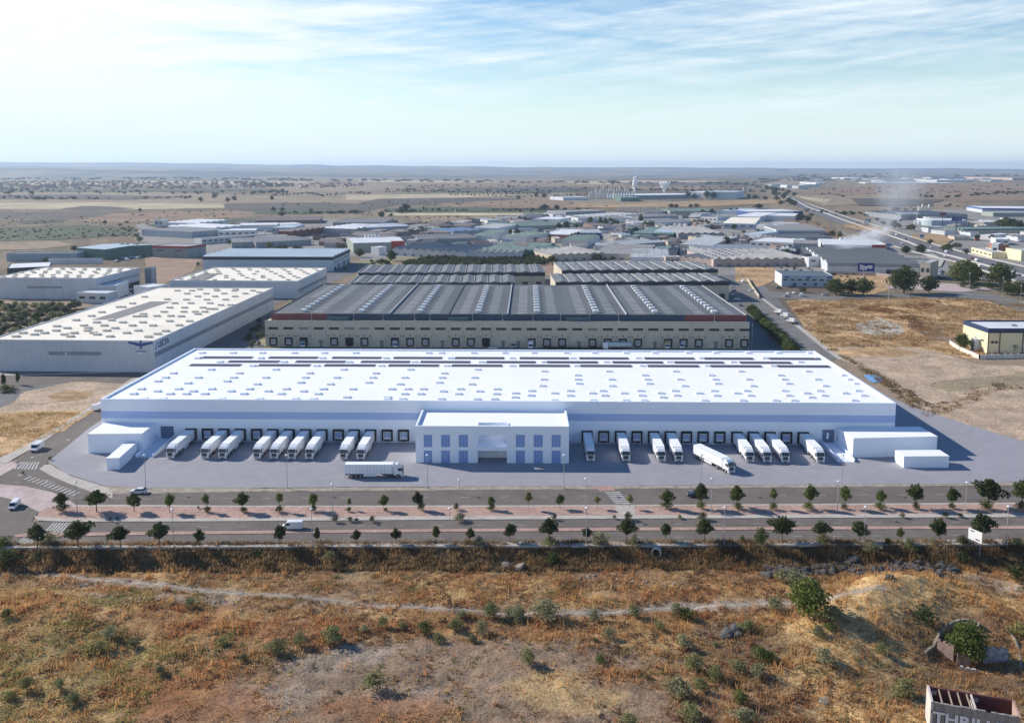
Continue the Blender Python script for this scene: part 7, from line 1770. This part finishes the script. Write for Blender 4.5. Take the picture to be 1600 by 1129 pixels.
# roofless ruin in the corner
a = G(1458.5, 1096, 3.2); c = G(1592, 1119, 3.2); d = Vector((c.x-a.x, c.y-a.y, 0)); L_ = d.length
o = empty('roofless_ruin', 'roofless grey ruin with maroon inner walls and big white graffiti letters', 'ruin', (a.x, a.y, -2.6), math.atan2(d.y, d.x))
bk = G(1457, 1071, 3.2); ux = d.normalized(); uy = Vector((-ux.y, ux.x, 0)); Dp = (Vector((bk.x, bk.y, 0))-Vector((a.x, a.y, 0))).dot(uy); hh = 5.8
RW = M('ruin_render', (.30,.275,.25), .9, .16, .5, fine=.15, streak=.35); RP = M('ruin_pale_edge', (.55,.50,.45), .9, .15, .6); RI = M('ruin_maroon', (.13,.05,.045), .85, .25, .5)
b = MB(); b.box(0, L_, 0, .35, 0, hh-.15)
rg = random.Random(3); n = 16
for i in range(n): b.box(L_*i/n+.03, L_*(i+1)/n-.03, 0.0, .35, hh-.15, hh-.02-rg.uniform(0,.15))
put('front_wall', b, RW, o)
b = MB(); b.box(-.35, 0, 0, Dp, 0, hh+.05); put('end_wall', b, RP, o)
b = MB(); b.box(L_, L_+.35, 0, Dp, 0, hh-.1); put('end_wall', b, M('ruin_pink_edge', (.42,.27,.22), .9, .2, .6), o)
b = MB(); b.box(0, L_, Dp-.3, Dp, 0, hh-.05); put('back_wall', b, RI, o)
b = MB(); b.box(.01, L_-.01, .352, .40, 0, hh-.3); put('inner_lining', b, RI, o)
b = MB(); b.box(0, L_, .4, Dp-.3, 0, .1); put('floor', b, M('ruin_floor', (.10,.07,.06)), o)
for i, t_ in enumerate((.115, .235, .345, .455)):
    b = MB(); b.box(L_*t_-.08, L_*t_+.08, .3, Dp-.05, hh-.45, hh-.12); put('roof_beam', b, M('beam_pale', (.30,.235,.19), .9, .2), o)
b = MB(); b.box(L_*.50, L_*.52, .3, Dp-.05, 0, hh-.1); put('partition', b, RP, o)
for (t0, t1) in ((.03,.09),(.55,.60)):
    b = MB(); b.box(L_*t0, L_*t1, Dp-.34, Dp-.301, hh-1.3, hh-.6); put('window_opening', b, RP, o)
me = text_mesh('THRILLER', 2.5, .02); me.materials.clear(); me.materials.append(M('graffiti_outline', (.025,.025,.03))); t_ = new('graffiti_outline', me, o, (L_*.5, -.025, 2.45)); t_.rotation_euler = (math.radians(90), 0, 0); t_.scale = (1.16, 1.08, 1)
me = text_mesh('THRILLER', 2.5, .02); me.materials.clear(); me.materials.append(M('graffiti_white', (.80,.80,.80), .7)); t_ = new('graffiti', me, o, (L_*.5, -.055, 2.53)); t_.rotation_euler = (math.radians(90), 0, 0); t_.scale = (1.13, 1.0, 1)

# ------------------------------------------------------------------ dry grass and weeds (stuff)
def tufts(name, label_seed, n, region, hmin, hmax, blades, colf, mat, width=.05, reject=None, spread=.22, poly_=None):
    rg = np.random.RandomState(label_seed)
    (x0, x1, y0, y1) = region
    k_ = n*3 if poly_ is None else n*8
    if poly_ is not None:
        Q = [G(*q) for P_ in poly_ for q in P_]; x0, x1, y0, y1 = min(q.x for q in Q), max(q.x for q in Q), min(q.y for q in Q), max(q.y for q in Q)
    x = rg.uniform(x0, x1, k_); y = rg.uniform(y0, y1, k_)
    keep = (np.abs(x) < .60*y + 8)
    if reject is not None: keep &= reject(x, y, rg)
    x = x[keep][:n]; y = y[keep][:n]; n = len(x); z = hgt(x, y)
    base = colf(x, y)
    hs = rg.uniform(hmin, hmax, n) * (0.6 + .8*fbm(x/5, y/5, 51, 3))
    V = np.zeros((n, blades, 3, 3)); a = rg.uniform(0, 2*math.pi, (n, blades)); 
    off = rg.normal(0, spread, (n, blades, 2)); hb = hs[:, None]*rg.uniform(.5, 1.15, (n, blades)); lean = rg.normal(0, .28, (n, blades, 2))
    wv = width*rg.uniform(.7, 1.5, (n, blades))*(1+hb)
    bx = x[:, None]+off[..., 0]; by = y[:, None]+off[..., 1]; bz = z[:, None]-.06
    V[..., 0, :] = np.stack([bx-np.cos(a)*wv, by-np.sin(a)*wv, bz+0*bx], -1)
    V[..., 1, :] = np.stack([bx+np.cos(a)*wv, by+np.sin(a)*wv, bz+0*bx], -1)
    V[..., 2, :] = np.stack([bx+lean[..., 0]*hb, by+lean[..., 1]*hb, bz+hb], -1)
    C = base[:, None, None, :]*rg.uniform(.72, 1.32, (n, blades, 1, 1)); C = np.repeat(C, 3, 2)
    V = V.reshape(-1, 3); C = np.clip(C.reshape(-1, 3), 0, 1); Fc = np.arange(len(V)).reshape(-1, 3)
    o = stuff(new(name, np_mesh(name, V, Fc, mat, C))); return o
GM = attr_mat('dry_grass_blades', (), 0, .5, .9)
def grass_col(x, y):
    C = foreground_colour(x, y); mo = ((gauss(x, y, 78, 170, 17, 10, .25) + gauss(x, y, 62, 158, 14, 9, .6)) > .35)[:, None]*.22; n = fbm(x/3.3, y/2.6, 61, 3)[:, None]; s = np.array([.58,.39,.185]); r = np.array([.42,.20,.085])
    C = C*.45 + (.55)*(s*(sstep(n+mo, .30, .58)) + r*(1-sstep(n+mo, .30, .58)))
    return C
def dens(lo, hi, seed):
    def f(x, y, rg):
        d = y_edge(x)-y; w = sstep(fbm(x/6, y/4.5, seed, 4), lo, hi)
        # thin on the bare soil patches and off the track
        bare = np.zeros_like(x)
        for a in ((640,1070,30,9), (560,1045,16,7), (780,1040,20,8), (440,1110,22,8), (870,1100,20,9), (700,1010,20,3.2)): bare = np.maximum(bare, ell(x, y, *a))
        w = w*(1-.82*bare)
        w = w*(1-.93*track_mask(x, y))
        return (rg.uniform(0, 1, len(x)) < w) & (d > .4)
    return f
o = tufts('dry_grass', 1, 30000, (-125, 125, 118, 195), .25, .6, 5, grass_col, GM, .045, dens(.32, .62, 70))
o = tufts('dry_weed_stalks', 2, 5200, (-125, 125, 118, 195), .8, 1.7, 5, lambda x, y: grass_col(x, y)*np.array([1.15,1.0,.9]), GM, .035, dens(.46, .60, 75), .35)
o = tufts('yellow_weeds', 3, 5000, (-118, -62, 124, 178), .2, .5, 7, lambda x, y: np.tile(np.array([.34,.30,.11]), (len(x), 1)), GM, .06, dens(.45, .65, 78), .3)
o = tufts('bank_scrub', 4, 15000, (-125, 125, 184, 196.8), .4, 1.3, 7, lambda x, y: np.tile(np.array([.27,.185,.10]), (len(x), 1))*(.3+1.4*fbm(x/4, y/3, 80, 3))[:, None], GM, .06, lambda x, y, rg: (y_edge(x)-y > -.1) & (y_edge(x)-y < 9) & (rg.uniform(0, 1, len(x)) < .25+sstep(fbm(x/4, y/2, 83, 3), .3, .55)), .3)
def clump_col(x, y):
    mound = ((gauss(x, y, 78, 170, 17, 10, .25) + gauss(x, y, 62, 158, 14, 9, .6)) > .35)[:, None]*.11
    n = fbm(x/3.1, y/2.4, 64, 3)[:, None] + mound; m_ = fbm(x/14, y/10, 65, 3)[:, None]
    return np.where(n > .56, np.array([.50,.34,.16]), np.where(n > .47, np.array([.34,.165,.075]), np.where(m_ > .5, np.array([.25,.215,.09]), np.array([.20,.12,.07]))))
o = tufts('weed_clumps', 12, 10000, (-125, 125, 118, 194), .22, .6, 12, clump_col, GM, .09, dens(.30, .60, 120), .38)
# straw-coloured weeds on the lots beside the warehouse
def inpoly(P):
    Q = [G(*q) for q in P]
    def f(x, y, rg):
        c = np.zeros(len(x), bool); j = len(Q)-1
        for i in range(len(Q)):
            cond = ((Q[i].y > y) != (Q[j].y > y)) & (x < (Q[j].x-Q[i].x)*(y-Q[i].y)/(Q[j].y-Q[i].y+1e-9)+Q[i].x); c ^= cond; j = i
        return c & (rg.uniform(0, 1, len(x)) < sstep(fbm(x/9, y/9, 90, 3), .25, .6))
    return f
sc_ = lambda c, a=.6: (lambda x, y: np.tile(np.array(c), (len(x), 1))*(a+.8*fbm(x/8, y/8, 93, 3))[:, None])
tufts('dry_grass', 5, 7000, (-230, -120, 255, 330), .3, .8, 5, sc_((.44,.31,.15)), GM, .09, inpoly([(-150,655),(60,645),(148,643),(100,672),(40,698),(-30,726),(-150,780)]), .4)
tufts('dry_grass', 6, 16000, (130, 360, 370, 620), .4, 1.0, 4, sc_((.43,.285,.14), .45), GM, .16, inpoly([(1232,472),(1290,466),(1480,464),(1640,477),(1640,556),(1510,558),(1440,543),(1290,543),(1264,518)]), .6)
tufts('dry_grass', 9, 9000, (100, 300, 255, 480), .15, .5, 4, sc_((.40,.27,.15)), GM, .12, lambda x, y, rg: inpoly([(1300,548),(1370,540),(1460,550),(1530,572),(1640,577),(1640,750),(1600,693),(1440,638),(1390,592)])(x, y, rg) & (rg.uniform(0,1,len(x)) < sstep(fbm(x/13, y/13, 99, 4), .42, .62)), .6)
def scrubcol(x, y): 
    n = fbm(x/7, y/7, 95, 3)[:, None]; return np.array([.30,.19,.10])*(n > .5) + np.array([.17,.13,.075])*(n <= .5)
tufts('dry_scrub', 7, 6000, (118, 260, 270, 480), .3, .9, 6, scrubcol, GM, .16, lambda x, y, rg: (inpoly([(1396,616),(1412,612),(1436,622),(1455,632),(1500,624),(1520,606),(1560,596),(1640,590),(1640,604),(1560,610),(1520,628),(1500,640),(1450,652),(1420,636)])(x, y, rg)), .5)
RIDGE = ([(1240,484),(1310,478),(1330,486),(1318,491),(1250,493)], [(1340,482),(1378,474),(1400,480),(1424,492),(1440,506),(1420,512),(1396,500),(1350,492)], [(1420,504),(1440,508),(1475,526),(1500,536),(1450,532),(1425,516)], [(1400,478),(1440,474),(1470,470),(1475,475),(1440,484)])
tufts('dry_scrub', 8, 3000, (0, 1, 0, 1), .4, 1.3, 5, lambda x, y: np.tile(np.array([.33,.19,.10]), (len(x), 1))*(.4+1.1*fbm(x/6, y/6, 88, 3))[:, None], GM, .16, lambda x, y, rg: (inpoly(RIDGE[0])(x, y, rg) | inpoly(RIDGE[1])(x, y, rg) | inpoly(RIDGE[2])(x, y, rg) | inpoly(RIDGE[3])(x, y, rg)) & (rg.uniform(0, 1, len(x)) < sstep(fbm(x/7, y/12, 87, 3), .4, .6)), .6, poly_=RIDGE)
EDGE = ([(1288,546),(1302,544),(1320,556),(1420,606),(1440,628),(1425,630),(1395,612),(1330,566)],)
tufts('dry_scrub', 10, 800, (0, 1, 0, 1), .3, .9, 5, lambda x, y: np.tile(np.array([.24,.17,.09]), (len(x), 1))*(.4+1.1*fbm(x/6, y/6, 89, 3))[:, None], GM, .14, lambda x, y, rg: inpoly(EDGE[0])(x, y, rg), .5, poly_=EDGE)

# ------------------------------------------------------------------ smoke and steam
def vol_mat(name, dens, col, scale, lo, hi, aniso=.2):
    m = bpy.data.materials.new(name); m.use_nodes = True; nt = m.node_tree; nt.nodes.clear(); N = nt.nodes.new; L = nt.links.new
    out = N('ShaderNodeOutputMaterial'); v = N('ShaderNodeVolumePrincipled'); v.inputs['Color'].default_value = (*col, 1); v.inputs['Anisotropy'].default_value = aniso
    tc = N('ShaderNodeTexCoord'); n = N('ShaderNodeTexNoise'); n.inputs['Scale'].default_value = scale; n.inputs['Detail'].default_value = 4; L(tc.outputs['Object'], n.inputs['Vector'])
    ln = N('ShaderNodeVectorMath'); ln.operation = 'LENGTH'; L(tc.outputs['Object'], ln.inputs[0])
    fa = N('ShaderNodeMapRange'); L(ln.outputs['Value'], fa.inputs[0]); fa.inputs[1].default_value = 1.0; fa.inputs[2].default_value = .35
    mr = N('ShaderNodeMapRange'); L(n.outputs['Fac'], mr.inputs[0]); mr.inputs[1].default_value = lo; mr.inputs[2].default_value = hi; mr.inputs[4].default_value = dens
    q = N('ShaderNodeMath'); q.operation = 'MULTIPLY'; L(fa.outputs[0], q.inputs[0]); L(mr.outputs[0], q.inputs[1]); L(q.outputs[0], v.inputs['Density']); L(v.outputs[0], out.inputs['Volume'])
    return m
def puff(name, label, cat, parts_, mat, kind=None):
    for (x, y, zc_, rx, ry, rz_, tilt) in parts_:
        bm = bmesh.new(); bmesh.ops.create_icosphere(bm, subdivisions=3, radius=1); me = bpy.data.meshes.new(name); bm.to_mesh(me); bm.free(); me.materials.append(mat)
        p = G(x, y); o = new(name, me, None, (p.x, p.y, zc_)); o.scale = (rx, ry, rz_); o.rotation_euler = (0, tilt, 0); o['label'] = label; o['category'] = cat; stuff(o)
STEAM0 = vol_mat('steam', .22, (.97,.97,.97), 2.2, .38, .5, .3)
def at_y(x, y0, y1): return (x, y0)
s = mpp(301)
STEAM = leaf_mat('steam_white', (.93,.93,.93), (.95,.95,.95), .5)
def plume(label, lumps):
    bm = bmesh.new()
    for (x, z, r_) in lumps:
        g_ = bmesh.ops.create_icosphere(bm, subdivisions=3, radius=r_)
        for v_ in g_['verts']:
            q_ = v_.co.copy(); nn = float(fbm(q_.x/(r_*.7)+x, q_.y/(r_*.7)+q_.z/(r_*.6)+z, 77, 3))-.5
            v_.co = q_*(1+nn*.8) + Vector((x, 0, z))
    me = bpy.data.meshes.new('steam_plume'); bm.to_mesh(me); bm.free(); me.materials.append(STEAM)
    me.polygons.foreach_set('use_smooth', np.ones(len(me.polygons), bool))
    return me
for (px_, label, L_) in ((991, 'tall white steam plume over the far factory', ((0,1.5,.9),(.3,4,1.4),(0,6.5,1.8),(.8,9,2.3),(-.8,11,2.2),(1.6,12.5,2.3),(-.2,14.5,2.2),(.8,17,1.9),(-.6,18.5,1.4),(2.6,16.5,1.3),(4.2,14,.9),(1.2,20,1.1))), (1038, 'short wide white steam cloud right of the tall plume', ((0,1.5,.9),(-.4,4,1.6),(.8,6.5,2.1),(-1.8,8,2.1),(2.6,9,2.3),(-3.4,10.5,1.9),(.2,10.5,2.3),(4.6,11.5,1.7),(-4.8,12.5,1.3),(2,13,1.8),(-1.6,13,1.6),(6.2,13.5,1.1)))):
    s_ = mpp(301)*1.25; p = G(px_, 303); o = new('steam_plume', plume(label, [(a*s_, c*s_, e*s_) for a, c, e in L_]), None, (p.x, p.y, 0)); tag(o, label, 'steam'); stuff(o)
SMK = vol_mat('smoke', .22, (.97,.98,1.0), 2.6, .40, .62, .3); SMK2 = vol_mat('thin_smoke', .028, (.93,.96,1.0), 1.6, .34, .66, .5)
s = mpp(390)
puff('smoke', 'white smoke drifting from the dark sheds of the inspection station', 'smoke', [(1328,404,24*s,26*s,12*s,11*s,-.30),(1360,402,30*s,34*s,13*s,15*s,-.35)], SMK)
puff('smoke', 'thin bluish smoke rising in a tall column beside the highway', 'smoke', [(1385,392,42*s,34*s,20*s,24*s,-.5)], SMK2)
s = mpp(345); puff('smoke', 'thin bluish smoke rising in a tall column beside the highway', 'smoke', [(1402,352,50*s,42*s,26*s,48*s,.05)], SMK2)

# ------------------------------------------------------------------ haze
hz = bpy.data.materials.new('air'); hz.use_nodes = True; nt = hz.node_tree; nt.nodes.clear()
v = nt.nodes.new('ShaderNodeVolumePrincipled'); v.inputs['Color'].default_value = (.60, .77, 1.0, 1); v.inputs['Density'].default_value = HAZE; v.inputs['Anisotropy'].default_value = .35
out = nt.nodes.new('ShaderNodeOutputMaterial'); nt.links.new(v.outputs[0], out.inputs['Volume'])
b = MB(); b.box(-146000, 146000, -1000, 24000, -9, 215)
stuff(new('haze', b.mesh('haze', hz)))
